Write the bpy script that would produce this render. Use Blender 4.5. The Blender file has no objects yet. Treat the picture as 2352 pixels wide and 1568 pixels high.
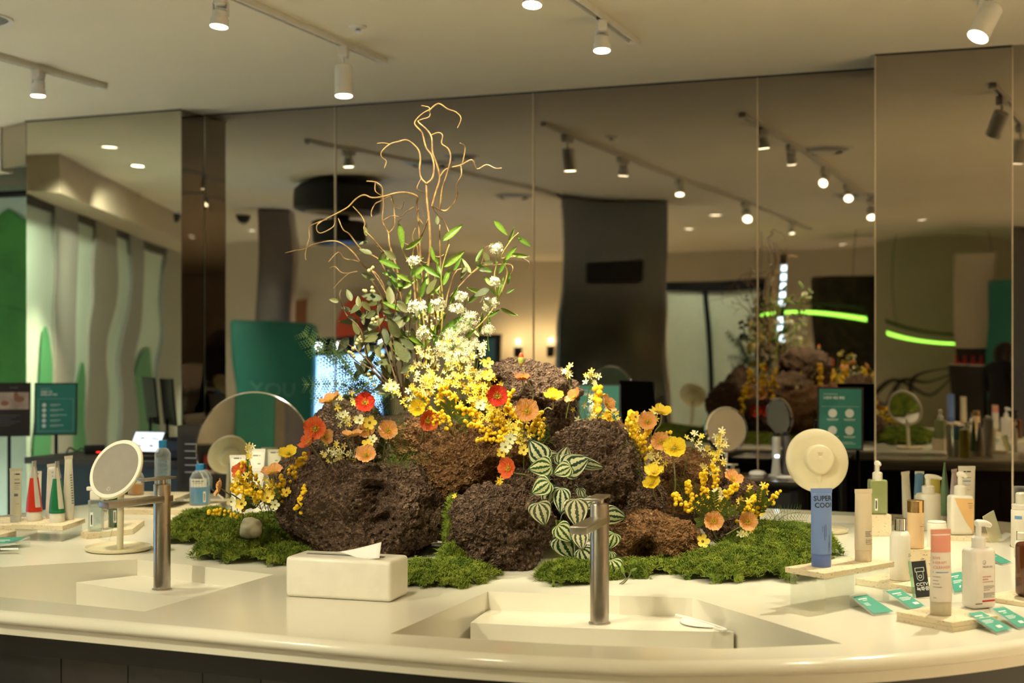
import bpy, bmesh, math, random
import numpy as np
from mathutils import Vector, Matrix, noise, Quaternion

# ------------------------------------------------------------------ camera, world, light, exposure
scene = bpy.context.scene
COL = scene.collection
F = 3267.0            # focal length in pixels of the 2352 x 1568 frame (50 mm on 36 mm)
CZ = 1.46             # eye height
CEIL = 2.71
TOP = 0.85            # counter top height

cam_d = bpy.data.cameras.new('camera')
cam_d.lens = 50.0
cam_d.sensor_width = 36.0
cam_d.clip_start = 0.05
cam_d.dof.use_dof = True
cam_d.dof.focus_distance = 3.75
cam_d.dof.aperture_fstop = 3.2
cam = bpy.data.objects.new('camera', cam_d)
COL.objects.link(cam)
cam.location = (0, 0, CZ)
cam.rotation_euler = (math.pi / 2, 0, 0)
scene.camera = cam

world = bpy.data.worlds.new('world')
scene.world = world
world.use_nodes = True
world.node_tree.nodes['Background'].inputs[0].default_value = (1.0, 0.86, 0.66, 1)
world.node_tree.nodes['Background'].inputs[1].default_value = 0.10

vs = scene.view_settings
vs.view_transform = 'Standard'
vs.look = 'None'
vs.gamma = 1.0
vs.use_curve_mapping = False
vs.exposure = 0.55
scene.cycles.use_denoising = True
scene.cycles.max_bounces = 6
scene.cycles.diffuse_bounces = 3
scene.cycles.glossy_bounces = 4
scene.cycles.transmission_bounces = 7
scene.cycles.transparent_max_bounces = 12
scene.cycles.sample_clamp_indirect = 6.0
scene.cycles.adaptive_threshold = 0.09
scene.cycles.caustics_reflective = False
scene.cycles.caustics_refractive = False

WARM = (1.0, 0.91, 0.63)
SPOT_W = 33.0

def area_lamp(name, loc, size, watts, color, rot=(0, 0, 0)):
    d = bpy.data.lights.new(name, 'AREA')
    d.energy = watts
    d.color = color
    d.size = size
    o = bpy.data.objects.new(name, d)
    o.location = loc
    o.rotation_euler = rot
    COL.objects.link(o)
    return o

def spot(name, loc, target, watts, ang=46, blend=0.6, color=WARM, rad=0.03):
    d = bpy.data.lights.new(name, 'SPOT')
    d.energy = watts
    d.color = color
    d.spot_size = math.radians(ang)
    d.spot_blend = blend
    d.shadow_soft_size = rad
    o = bpy.data.objects.new(name, d)
    o.location = loc
    o.rotation_euler = (Vector(target) - Vector(loc)).to_track_quat('-Z', 'Y').to_euler()
    COL.objects.link(o)
    return o

# added fill spots brightening the hall behind and beside the photographer
FILL_SPOTS = []
for x, y, w, c in [(-4.2, 0.0, 450, (1.0, .84, .58)), (-6.0, 3.2, 450, (1.0, .86, .62)), (-3.6, 2.2, 350, (1.0, .84, .58)),
                   (3.3, 2.6, 900, (1.0, .82, .54)), (3.3, 0.2, 700, (1.0, .82, .54)), (-4.4, -3.6, 500, (1.0, .86, .66)),
                   (-8.6, 5.2, 800, (.90, 1.0, .82)), (-9.3, 2.0, 700, (.90, 1.0, .84)), (-4.2, 6.6, 500, (1.0, .92, .70)),
                   (-4.6, 8.6, 500, (.88, 1.0, .86)), (1.0, -3.0, 320, (1.0, .82, .55)), (-0.2, -1.8, 240, (1.0, .84, .58)), (-1.9, -2.4, 260, (1.0, .88, .66))]:
    spot('hall_fill', (x, y, CEIL - 0.02), (x, y, 0), w, 78, 0.5, c, 0.05)
    FILL_SPOTS.append((x, y))

# ------------------------------------------------------------------ coordinates
def P(px, py, Y):
    return Vector(((px - 1176.0) * Y / F, Y, CZ - (py - 784.0) * Y / F))

def PC(px, py, z=TOP):
    Y = (CZ - z) * F / (py - 784.0)
    return Vector(((px - 1176.0) * Y / F, Y, z))

# mirror wall planes: point and unit normal towards the room
MP, MN = Vector((0, 7.167, 0)), Vector((-0.3714, -0.9285, 0))
RP, RN = Vector((1.582, 6.197, 0)), Vector((-0.3387, -0.9409, 0))
LP, LN = Vector((-1.777, 7.648, 0)), Vector((-0.395, -0.9187, 0))

def refl(p, q=MP, n=MN):
    p = Vector(p)
    return p - 2 * ((p - q).dot(n)) * n

def V(px, py, Y, q=MP, n=MN):
    """where a thing stands whose mirror image lies at pixel px, py and distance Y"""
    return refl(P(px, py, Y), q, n)

# ------------------------------------------------------------------ materials
MATS = {}
def mat(name, col=(0.8, 0.8, 0.8), rough=0.5, metal=0.0, col2=None, nscale=20.0, bump=0.0, bscale=80.0,
        trans=0.0, ior=1.45, emit=None, estr=0.0, coat=0.0, sss=0.0, spec=0.5, alpha=1.0, detail=4.0, bdist=0.01, lo=0.35, hi=0.65):
    if name in MATS:
        return MATS[name]
    m = bpy.data.materials.new(name)
    m.use_nodes = True
    nt = m.node_tree
    b = nt.nodes['Principled BSDF']
    b.inputs['Roughness'].default_value = rough
    b.inputs['Metallic'].default_value = metal
    b.inputs['IOR'].default_value = ior
    b.inputs['Transmission Weight'].default_value = trans
    b.inputs['Coat Weight'].default_value = coat
    b.inputs['Specular IOR Level'].default_value = spec
    b.inputs['Alpha'].default_value = alpha
    if sss:
        b.inputs['Subsurface Weight'].default_value = sss
        b.inputs['Subsurface Scale'].default_value = 0.01
    if emit:
        b.inputs['Emission Color'].default_value = (*emit, 1)
        b.inputs['Emission Strength'].default_value = estr
    if col2 is None:
        col2 = tuple(c * 0.93 for c in col)
    tc = nt.nodes.new('ShaderNodeTexCoord')
    nz = nt.nodes.new('ShaderNodeTexNoise')
    nz.inputs['Scale'].default_value = nscale
    nz.inputs['Detail'].default_value = detail
    nt.links.new(tc.outputs['Object'], nz.inputs['Vector'])
    rp = nt.nodes.new('ShaderNodeValToRGB')
    rp.color_ramp.elements[0].position = lo
    rp.color_ramp.elements[1].position = hi
    rp.color_ramp.elements[0].color = (*col2, 1)
    rp.color_ramp.elements[1].color = (*col, 1)
    nt.links.new(nz.outputs['Fac'], rp.inputs['Fac'])
    nt.links.new(rp.outputs['Color'], b.inputs['Base Color'])
    if bump:
        bz = nt.nodes.new('ShaderNodeTexNoise')
        bz.inputs['Scale'].default_value = bscale
        bz.inputs['Detail'].default_value = 5
        nt.links.new(tc.outputs['Object'], bz.inputs['Vector'])
        bp = nt.nodes.new('ShaderNodeBump')
        bp.inputs['Strength'].default_value = bump
        bp.inputs['Distance'].default_value = bdist
        nt.links.new(bz.outputs['Fac'], bp.inputs['Height'])
        nt.links.new(bp.outputs['Normal'], b.inputs['Normal'])
    MATS[name] = m
    return m

# ------------------------------------------------------------------ mesh building
class MB:
    def __init__(s):
        s.v = []; s.f = []; s.uv = None
    def add(s, vs, fs):
        o = len(s.v)
        s.v += [tuple(p) for p in vs]
        s.f += [tuple(i + o for i in f) for f in fs]
        return s
    def box(s, c, d, rz=0.0, M=None):
        x, y, z = d[0] / 2, d[1] / 2, d[2] / 2
        vs = [Vector((a * x, b * y, e * z)) for a in (-1, 1) for b in (-1, 1) for e in (-1, 1)]
        R = M if M is not None else Matrix.Rotation(rz, 3, 'Z')
        vs = [R @ p + Vector(c) for p in vs]
        return s.add(vs, [(0, 1, 3, 2), (4, 6, 7, 5), (0, 4, 5, 1), (2, 3, 7, 6), (0, 2, 6, 4), (1, 5, 7, 3)])
    def rbox(s, c, d, bev, rz=0.0, seg=3, M=None, vert_only=False):
        bm = bmesh.new()
        bmesh.ops.create_cube(bm, size=1.0)
        for v in bm.verts:
            v.co = Vector((v.co.x * d[0], v.co.y * d[1], v.co.z * d[2]))
        if vert_only:
            es = [e for e in bm.edges if abs(e.verts[0].co.z - e.verts[1].co.z) > 1e-6]
        else:
            es = list(bm.edges)
        bmesh.ops.bevel(bm, geom=es, offset=bev, offset_type='OFFSET', segments=seg, profile=0.5, affect='EDGES', clamp_overlap=True)
        R = M if M is not None else Matrix.Rotation(rz, 3, 'Z')
        bm.verts.index_update()
        s.add([R @ v.co + Vector(c) for v in bm.verts], [[v.index for v in f.verts] for f in bm.faces])
        bm.free()
        return s
    def lathe(s, prof, seg=24, c=(0, 0, 0), M=None, sx=1.0, sy=1.0, cap=True):
        """prof: list of (r, z) from bottom to top"""
        R = M if M is not None else Matrix.Identity(3)
        n = len(prof); vs = []
        for r, z in prof:
            for k in range(seg):
                a = 2 * math.pi * k / seg
                vs.append(R @ Vector((r * sx * math.cos(a), r * sy * math.sin(a), z)) + Vector(c))
        fs = []
        for i in range(n - 1):
            for k in range(seg):
                k2 = (k + 1) % seg
                fs.append((i * seg + k, i * seg + k2, (i + 1) * seg + k2, (i + 1) * seg + k))
        if cap:
            fs.append(tuple(range(seg))[::-1])
            fs.append(tuple((n - 1) * seg + k for k in range(seg)))
        return s.add(vs, fs)
    def cyl(s, a, b, r, seg=16, r2=None):
        a, b = Vector(a), Vector(b)
        d = b - a
        q = d.to_track_quat('Z', 'Y').to_matrix()
        return s.lathe([(r, 0), (r if r2 is None else r2, d.length)], seg, a, q)
    def tube(s, pts, rad, seg=6, cap=True):
        pts = [Vector(p) for p in pts]
        n = len(pts)
        rads = rad if isinstance(rad, (list, tuple)) else [rad] * n
        vs = []; prev = None
        for i in range(n):
            t = (pts[min(i + 1, n - 1)] - pts[max(i - 1, 0)])
            if t.length < 1e-9: t = Vector((0, 0, 1))
            t.normalize()
            if prev is None:
                u = t.orthogonal().normalized()
            else:
                u = prev - t * prev.dot(t)
                u = t.orthogonal().normalized() if u.length < 1e-6 else u.normalized()
            prev = u
            w = t.cross(u)
            for k in range(seg):
                a = 2 * math.pi * k / seg
                vs.append(pts[i] + (u * math.cos(a) + w * math.sin(a)) * rads[i])
        fs = []
        for i in range(n - 1):
            for k in range(seg):
                k2 = (k + 1) % seg
                fs.append((i * seg + k, i * seg + k2, (i + 1) * seg + k2, (i + 1) * seg + k))
        if cap:
            fs.append(tuple(range(seg))[::-1]); fs.append(tuple((n - 1) * seg + k for k in range(seg)))
        return s.add(vs, fs)
    def prism(s, poly, z0, z1):
        n = len(poly)
        vs = [(p[0], p[1], z0) for p in poly] + [(p[0], p[1], z1) for p in poly]
        fs = [tuple(range(n))[::-1], tuple(range(n, 2 * n))]
        fs += [(i, (i + 1) % n, n + (i + 1) % n, n + i) for i in range(n)]
        return s.add(vs, fs)
    def mesh(s, name, sharp=35, smooth=True):
        me = bpy.data.meshes.new(name)
        me.from_pydata(s.v, [], s.f)
        me.validate()
        if smooth:
            me.polygons.foreach_set('use_smooth', [True] * len(me.polygons))
            if sharp is not None:
                me.set_sharp_from_angle(angle=math.radians(sharp))
        if s.uv is not None:
            ul = me.uv_layers.new(name='UVMap')
            li = np.zeros(len(me.loops), dtype=np.int32)
            me.loops.foreach_get('vertex_index', li)
            ul.data.foreach_set('uv', np.array(s.uv, dtype=np.float32)[li].ravel())
        return me
    def build(s, name, m, parent=None, sharp=35, smooth=True):
        return link(name, s.mesh(name, sharp, smooth), m, parent)

def link(name, me, m=None, parent=None, M=None):
    o = bpy.data.objects.new(name, me)
    COL.objects.link(o)
    if m is not None and me is not None:
        if len(me.materials) == 0:
            me.materials.append(m)
        elif me.materials[0] is not m:
            o.material_slots[0].link = 'OBJECT'
            o.material_slots[0].material = m
    if parent is not None:
        o.parent = parent
    if M is not None:
        o.matrix_local = M
    return o

def tag(o, label=None, cat=None, group=None, kind=None):
    if label: o['label'] = label
    if cat: o['category'] = cat
    if group: o['group'] = group
    if kind: o['kind'] = kind
    return o

def thing(name, label, cat, loc=(0, 0, 0), rz=0.0, group=None):
    o = bpy.data.objects.new(name, None)
    o.empty_display_size = 0.05
    COL.objects.link(o)
    o.location = loc
    o.rotation_euler = (0, 0, rz)
    return tag(o, label, cat, group)

def struct(o):
    o['kind'] = 'structure'
    return o

def smooth_path(pts, k=4):
    """Catmull-Rom through the points"""
    pts = [Vector(p) for p in pts]
    out = []
    n = len(pts)
    for i in range(n - 1):
        p0, p1, p2, p3 = pts[max(i - 1, 0)], pts[i], pts[i + 1], pts[min(i + 2, n - 1)]
        for j in range(k):
            t = j / k
            out.append(0.5 * ((2 * p1) + (p2 - p0) * t + (2 * p0 - 5 * p1 + 4 * p2 - p3) * t * t + (3 * p1 - p0 - 3 * p2 + p3) * t ** 3))
    out.append(pts[-1])
    return out

def closed_spline(pts, k=8):
    pts = [Vector((p[0], p[1], 0)) for p in pts]
    n = len(pts); out = []
    for i in range(n):
        p0, p1, p2, p3 = pts[i - 1], pts[i], pts[(i + 1) % n], pts[(i + 2) % n]
        for j in range(k):
            t = j / k
            out.append(0.5 * ((2 * p1) + (p2 - p0) * t + (2 * p0 - 5 * p1 + 4 * p2 - p3) * t * t + (3 * p1 - p0 - 3 * p2 + p3) * t ** 3))
    return out

def text_geo(body, size, align='LEFT', bold=0.0, spacing=1.0):
    c = bpy.data.curves.new('text', 'FONT')
    c.body = body
    c.size = size
    c.align_x = align
    c.offset = bold
    c.space_character = spacing
    c.resolution_u = 2
    c.fill_mode = 'FRONT'
    o = bpy.data.objects.new('text', c)
    me = bpy.data.meshes.new_from_object(o)
    vs = [v.co.copy() for v in me.vertices]
    fs = [tuple(p.vertices) for p in me.polygons]
    bpy.data.objects.remove(o); bpy.data.curves.remove(c); bpy.data.meshes.remove(me)
    return vs, fs

def text_on(mb, body, size, fn, u0, v0, align='LEFT', bold=0.0):
    vs, fs = text_geo(body, size, align, bold)
    mb.add([fn(u0 + p.x, v0 + p.y) for p in vs], fs)

def bar_on(mb, fn, u0, u1, v0, v1, k=6):
    vs = []; fs = []
    for i in range(k + 1):
        u = u0 + (u1 - u0) * i / k
        vs += [fn(u, v0), fn(u, v1)]
    for i in range(k):
        fs.append((2 * i, 2 * i + 2, 2 * i + 3, 2 * i + 1))
    mb.add(vs, fs)

def frame_to(d, up=(0, 0, 1)):
    """matrix whose local +Z points along d"""
    d = Vector(d).normalized()
    u = Vector(up)
    x = u.cross(d)
    if x.length < 1e-4:
        x = Vector((1, 0, 0))
    x.normalize()
    y = d.cross(x)
    return Matrix((x, y, d)).transposed()
# ------------------------------------------------------------------ room shell
M_ceil = mat('ceiling paint', (.84, .77, .63), .85, col2=(.81, .745, .605), nscale=1.5)
M_wall = mat('beige plaster', (.70, .62, .48), .85, nscale=2)
M_dark = mat('charcoal paint', (.035, .033, .032), .6)
M_black = mat('black plastic', (.012, .012, .013), .45)
M_blackmetal = mat('black metal', (.015, .015, .017), .4, .6)
M_white = mat('white plastic', (.86, .84, .80), .35)
M_trackwhite = mat('track white', (.80, .77, .72), .5)
M_chrome = mat('chrome', (.85, .85, .86), .08, 1.0)
M_steel = mat('brushed steel', (.47, .42, .37), .30, 1.0, col2=(.43, .385, .34), nscale=60)
M_floor = mat('floor stone', (.58, .53, .45), .4, col2=(.52, .48, .41), nscale=6)

def mirror_mat(name, tint, wave, scale, rough=.012):
    m = bpy.data.materials.new(name); m.use_nodes = True
    nt = m.node_tree; b = nt.nodes['Principled BSDF']
    b.inputs['Metallic'].default_value = 1.0
    b.inputs['Roughness'].default_value = rough
    tc = nt.nodes.new('ShaderNodeTexCoord')
    mp = nt.nodes.new('ShaderNodeMapping')
    mp.inputs['Scale'].default_value = scale
    nz = nt.nodes.new('ShaderNodeTexNoise')
    nz.inputs['Scale'].default_value = 1.0; nz.inputs['Detail'].default_value = 0.5
    bp = nt.nodes.new('ShaderNodeBump')
    bp.inputs['Strength'].default_value = 1.0; bp.inputs['Distance'].default_value = wave
    nt.links.new(tc.outputs['Object'], mp.inputs['Vector'])
    nt.links.new(mp.outputs['Vector'], nz.inputs['Vector'])
    nt.links.new(nz.outputs['Fac'], bp.inputs['Height'])
    nt.links.new(bp.outputs['Normal'], b.inputs['Normal'])
    n2 = nt.nodes.new('ShaderNodeTexNoise'); n2.inputs['Scale'].default_value = .6
    rp = nt.nodes.new('ShaderNodeValToRGB')
    rp.color_ramp.elements[0].color = (*[c * .97 for c in tint], 1)
    rp.color_ramp.elements[1].color = (*tint, 1)
    nt.links.new(tc.outputs['Object'], n2.inputs['Vector'])
    nt.links.new(n2.outputs['Fac'], rp.inputs['Fac'])
    nt.links.new(rp.outputs['Color'], b.inputs['Base Color'])
    return m
M_mirror = mirror_mat('mirror steel', (.38, .345, .305), .006, (1.1, 1.1, 1.7))
M_mirror_wavy = mirror_mat('mirror steel wavy', (.46, .44, .365), .010, (1.2, 1.2, 1.4))

struct(MB().box((-4.5, 1.0, -.05), (22, 24, .1)).build('floor', M_floor))
struct(MB().box((-4.5, 1.0, CEIL + .05), (22, 24, .1)).build('ceiling', M_ceil))

def seg_box(mb, a, b, z0, z1, th, side=0.0):
    a, b = Vector((a[0], a[1], 0)), Vector((b[0], b[1], 0))
    d = b - a
    n = Vector((-d.y, d.x, 0)).normalized()
    c = (a + b) / 2 + n * side
    mb.box((c.x, c.y, (z0 + z1) / 2), (d.length, th, z1 - z0), math.atan2(d.y, d.x))
    return mb

def on_main(u):            # point of the main mirror plane seen at pixel column u
    k = (u - 1176.0) / F
    Y = 7.167 / (1 + .4 * k)
    return Vector((k * Y, Y, 0))
def on_right(u):
    k = (u - 1176.0) / F
    Y = (6.197 + .36 * 1.582) / (1 + .36 * k)
    return Vector((k * Y, Y, 0))
def on_left(u):
    k = (u - 1176.0) / F
    Y = (7.648 - .43 * 1.777) / (1 + .43 * k)
    return Vector((k * Y, Y, 0))

def set_origin(o, c):
    """move an object's origin so that object coordinates stay near it"""
    c = Vector(c)
    o.data.transform(Matrix.Translation(-c))
    o.location = c
    return o

wall_back = thing('wall_back', 'wall of polished bronze-tinted steel mirror panels', 'wall', (0, 7.3, 0))
del wall_back['category']; struct(wall_back)
wall_back['label'] = 'wall of polished bronze-tinted steel mirror panels'
def mpanel(a, b, m, name='mirror_panel', z1=CEIL, z0=0):
    o = MB()
    d = (b - a).normalized()
    seg_box(o, a + d * .002, b - d * .002, z0, z1 - .004, .02, .01)
    o = o.build(name, m)
    o.parent = wall_back
    o.matrix_parent_inverse = Matrix.Translation((0, -7.3, 0))
    return o
us = [470, 770, 1225, 1740, 2120]
for i in range(4):
    mpanel(on_main(us[i]), on_main(us[i + 1]), M_mirror)
mpanel(on_right(2010), on_right(2325), M_mirror)
mpanel(on_right(2325), on_right(2325) + Vector((2.6, -.9, 0)), M_mirror)
mpanel(on_right(2010) + Vector((.36, .94, 0)) * .5, on_right(2010), M_mirror)      # return of the projecting bay
mpanel(on_left(60), on_left(417), M_mirror_wavy)
mpanel(on_left(417), on_main(470), M_mirror)                                       # narrow return
mpanel(on_left(60) + Vector((-.22, .22, 0)), on_left(60), M_mirror, z0=2.46)
# bright joint strips between the panels
M_joint = mat('joint steel', (.75, .70, .62), .25, 1.0)
for u, fn in ((770, on_main), (1225, on_main), (1740, on_main), (2010, on_right), (2325, on_right)):
    p = fn(u)
    j = MB().box((p.x - .001, p.y - .004, CEIL / 2), (.005, .006, CEIL - .01)).build('joint_strip', M_joint)
    j.parent = wall_back; j.matrix_parent_inverse = Matrix.Translation((0, -7.3, 0))
# dark strips painting in the shadow gap under the ceiling
for a, b in ((on_main(470), on_main(2120)), (on_right(2010), on_right(2325)), (on_left(60), on_left(417))):
    g = seg_box(MB(), a, b, CEIL - .006, CEIL, .008, -.006).build('shadow_gap_strip', M_dark)
    g.parent = wall_back; g.matrix_parent_inverse = Matrix.Translation((0, -7.3, 0))

# far walls of the hall
def vbox(mb, x0, x1, z0, z1, Y0, Y1, q=MP, n=MN):
    """box of the hall given by pixel columns x0..x1 of its mirror image at distance Y0..Y1"""
    Ym = Y0
    a = Vector(((x0 - 1176) * Ym / F, Y0, 0)); b = Vector(((x1 - 1176) * Ym / F, Y1, 0))
    c = refl(((a.x + b.x) / 2, (Y0 + Y1) / 2, 0), q, n)
    ex = Vector((1, 0, 0)) - 2 * n.x * n
    mb.box((c.x, c.y, (z0 + z1) / 2), (abs(b.x - a.x), abs(Y1 - Y0), z1 - z0), math.atan2(ex.y, ex.x))
    return mb
def vz(py, Y):
    return CZ - (py - 784) * Y / F

struct(vbox(MB(), -600, 2900, 0, CEIL, 19, 19.12).build('wall_left', M_wall))
struct(seg_box(MB(), (4.6, -9), (4.6, 5.2), 0, CEIL, .1).build('wall_right', M_wall))
struct(seg_box(MB(), (-12, -9.5), (5, -9.5), 0, CEIL, .1).build('wall_front', M_wall))
struct(seg_box(MB(), (-14, 11.5), (-1, 11.5), 0, CEIL, .1).build('wall_far', mat('pale green wall', (.66, .80, .68), .8)))

# header and glass screen with a green tree decal, left edge of the picture
hd = seg_box(MB(), on_left(60) + Vector((-.2, .26, 0)), on_left(60) + Vector((-2.4, 1.3, 0)), 2.45, CEIL, .1).build('trim_1', M_wall)
struct(hd)
glass = mat('pale green glass', (.70, .86, .74), .12, trans=.35, col2=(.66, .83, .72))
gs = thing('glass_screen', 'pale green glass screen with a painted tree at the left edge', 'glass screen', (-3.4, 9.4, 0))
seg_box(MB(), (-4.6 + 3.4, .5), (-2.35 + 3.4, -.3), .05, 2.42, .02).build('pane', glass, gs)
MB().cyl((-4.6 + 3.4, .42, 2.43), (-2.3 + 3.4, -.38, 2.43), .022).build('rail', M_blackmetal, gs)
rng = random.Random(5)
def blob_poly(cx, cy, rx, ry, n=36, j=.07, seed=1):
    r = random.Random(seed); ph = [r.uniform(0, 6.28) for _ in range(4)]
    out = []
    for k in range(n):
        a = 2 * math.pi * k / n
        s = 1 + j * (math.sin(3 * a + ph[0]) + .7 * math.sin(5 * a + ph[1]) + .5 * math.sin(9 * a + ph[2]))
        out.append((cx + rx * s * math.cos(a), cy + ry * s * math.sin(a)))
    return out
def upright(mb, poly, a, b, off, th=.004):
    """flat upright shape: poly in (along, height) metres from a towards b"""
    a = Vector((a[0], a[1], 0)); d = (Vector((b[0], b[1], 0)) - a).normalized()
    n = Vector((-d.y, d.x, 0))
    k = len(poly)
    vs = [a + d * x + n * off + Vector((0, 0, z)) for x, z in poly] + [a + d * x + n * (off + th) + Vector((0, 0, z)) for x, z in poly]
    fs = [tuple(range(k)), tuple(range(k, 2 * k))[::-1]] + [(i, (i + 1) % k, k + (i + 1) % k, k + i) for i in range(k)]
    mb.add(vs, fs); return mb
M_leafdecal = mat('green paint', (.05, .23, .045), .5, col2=(.035, .17, .035), nscale=4)
dec = MB()
for cx, cy, rx, ry, sd in ((1.40, 1.98, .30, .34, 1), (1.30, 1.66, .36, .28, 2), (1.34, 1.40, .32, .30, 3)):
    upright(dec, blob_poly(cx, cy, rx, ry, seed=sd), (-1.2, .5), (1.05, -.3), -.018 - .005 * sd)
dec.build('tree_decal', M_leafdecal, gs)

# glazed corridor seen wavily in the left mirror panel
corr = thing('wall_corridor', 'row of pale green panes and grey pillars', 'wall'); del corr['category']; struct(corr)
M_pane = mat('frosted green pane', (.66, .82, .68), .3, col2=(.61, .78, .64), nscale=2)
M_pillar = mat('grey pillar', (.33, .33, .28), .5)
bounds = [(20, 0), (108, 1), (158, 0), (196, 1), (246, 0), (276, 1), (306, 0), (352, 1), (420, None)]
def cpt(u):
    t = (u - 60) / 270.0
    Y = 1 / ((1 - t) / 10.0 + t / 14.2)
    return refl(P(u, 784, Y), LP, LN)
for (u0, kd), (u1, _) in zip(bounds[:-1], bounds[1:]):
    a, b = cpt(u0), cpt(u1)
    o = seg_box(MB(), a, b, 0, 2.46, .06 if kd == 0 else .12).build('pane' if kd == 0 else 'pillar', M_pane if kd == 0 else M_pillar, corr)
o = seg_box(MB(), cpt(20), cpt(420), 2.46, CEIL, .7).build('soffit', mat('soffit paint', (.62, .50, .36), .8), corr)
o = seg_box(MB(), cpt(20), cpt(420), 2.40, 2.46, .1).build('top_rail', M_blackmetal, corr)
for u_ in (130, 250):
    p = cpt(u_) * .5 + Vector(LP) * .5
    FILL_SPOTS.append((p.x, p.y))
    spot('corridor_fill', (p.x, p.y, CEIL - .02), (cpt(u_).x, cpt(u_).y, 1.0), 210, 70, .7, (.92, 1.0, .84), .05)  # fill spot added to brighten the corridor panes
for u0, u1, h, sd in ((62, 108, 1.5, 4), (160, 196, 1.2, 5), (300, 350, 1.3, 6)):
    a, b = cpt(u0), cpt(u1)
    L = (b - a).length
    poly = [(0, .1), (L, .1)] + [(L * (1 - k / 10), .1 + h * math.sin(math.pi * (.12 + .8 * k / 10)) ** .6) for k in range(11)]
    for s_ in (-.05, .05):
        upright(MB(), poly, a, b, s_).build('hill_decal', mat('hill green', (.07, .30, .12), .5), corr)

# ------------------------------------------------------------------ things of the hall that only the mirrors show
def hall(name, label, cat, px, Y, group=None):
    p = V(px, 784, Y); p.z = 0
    ex = Vector((1, 0, 0)) - 2 * MN.x * MN
    return thing(name, label, cat, p, math.atan2(ex.y, ex.x), group)
def lbox(name, m, par, cx, cy, z0, z1, w, d, bev=0):
    mb = MB()
    if bev: mb.rbox((cx, cy, (z0 + z1) / 2), (w, d, z1 - z0), bev)
    else: mb.box((cx, cy, (z0 + z1) / 2), (w, d, z1 - z0))
    return mb.build(name, m, par)
# (local x runs along the picture, local y away from the counter side)
M_teal = mat('teal print', (.03, .235, .185), .5, col2=(.028, .22, .172))
t = hall('display_pillar', 'wide teal display pillar mirrored behind the round counter mirror', 'display pillar', 633, 12.5)
lbox('pillar_body', M_teal, t, 0, 0, 0, 1.66, .74, .35, .04)
lt = MB()
for s_ in (-1, 1):
    text_on(lt, 'YOU', .2, lambda u, v: Vector((s_ * u, s_ * .177, v)), -.25, 1.0)
lt.build('lettering', mat('pale lettering', (.12, .36, .30), .5), t)
t = hall('light_box', 'glowing blue-white light box beside the teal pillar', 'light box', 812, 12.6)
lbox('cabinet', M_black, t, 0, .05, 0, 1.56, .70, .3)
for s_ in (-.125, .215):
    lbox('screen', mat('screen blue white', (.7, .85, 1), .3, emit=(.22, .48, 1.0), estr=6), t, 0, s_, .55, 1.42, .58, .03)
for k in range(4):
    for s_ in (-.12, .21):
        lbox('bulb', mat('cold bulb', (1, 1, 1), .3, emit=(.65, .85, 1.0), estr=9), t, -.27 + k * .18, s_, 1.47, 1.52, .06, .03)
t = hall('pillar', 'brown steel pillar mirrored left of the willow twigs', 'pillar', 640, 14)
lbox('shaft', mat('brown steel', (.20, .17, .15), .3, .8), t, 0, 0, 0, CEIL - .01, .34, .34, .02)
lbox('plinth', M_dark, t, 0, 0, .0, .1, .38, .38)
t = hall('pillar', 'wide dark steel pillar mirrored right of the willow twigs', 'pillar', 1405, 12.5)
lbox('shaft', mat('dark blue steel', (.24, .26, .27), .2, .9), t, 0, 0, 0, CEIL - .01, .92, .5, .03)
lbox('plinth', M_dark, t, 0, 0, 0, .12, .98, .56)
lbox('bracket', M_black, t, 0, -.3, 2.0, 2.2, .5, .12, .02)
lbox('bracket', M_black, t, 0, .3, 2.0, 2.2, .5, .12, .02)
t = hall('wall_picture', 'red-orange round picture on the warm lit wall', 'picture', 838, 18.85)
for s_ in (-1,):
    MB().lathe([(.36, -.02), (.36, .02)], 32, (0, 0, 1.75), Matrix.Rotation(math.pi / 2, 3, 'X'), 1, .62).build('disc', mat('red orange paint', (.75, .11, .05), .5), t)
    lbox('hanger', M_dark, t, 0, .03, 1.7, 1.8, .1, .06)
t = hall('picture_frame', 'small brown picture frame on the warm lit wall', 'picture', 696, 18.85)
lbox('frame', mat('brown frame', (.30, .12, .04), .5), t, 0, 0, 1.70, 1.97, .17, .04)
lbox('picture', M_wall, t, 0, -.025, 1.73, 1.94, .11, .01)
t = hall('display_case', 'small blue display case against the warm lit wall', 'display case', 1120, 18.4)
lbox('case', M_dark, t, 0, 0, 0, 1.51, .36, .35)
for s_ in (-.18, .18):
    lbox('backlight', mat('blue paint', (.10, .30, .42), .4), t, 0, s_, 1.0, 1.44, .20, .02)
for k, px in enumerate((1192, 1274)):
    t = hall('wall_washer', ('left' if k == 0 else 'right') + ' warm wall washer glowing beside the dark mirrored pillar', 'wall lamp', px, 18.6)
    MB().lathe([(.05, 1.15), (.06, 1.2), (.06, 1.28), (.05, 1.3)], 16).build('housing', M_blackmetal, t)
    MB().lathe([(.045, 1.3), (.045, 1.305)], 16).build('lens', mat('lamp lens', (1, .9, .7), .3, emit=(1, .82, .5), estr=8), t)
    d = bpy.data.lights.new('washer_glow', 'POINT'); d.energy = 14; d.color = (1, .78, .42); d.shadow_soft_size = .006
    o = bpy.data.objects.new('washer_glow', d); COL.objects.link(o); o.parent = t; o.location = (0, -.05, 1.38)
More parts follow.
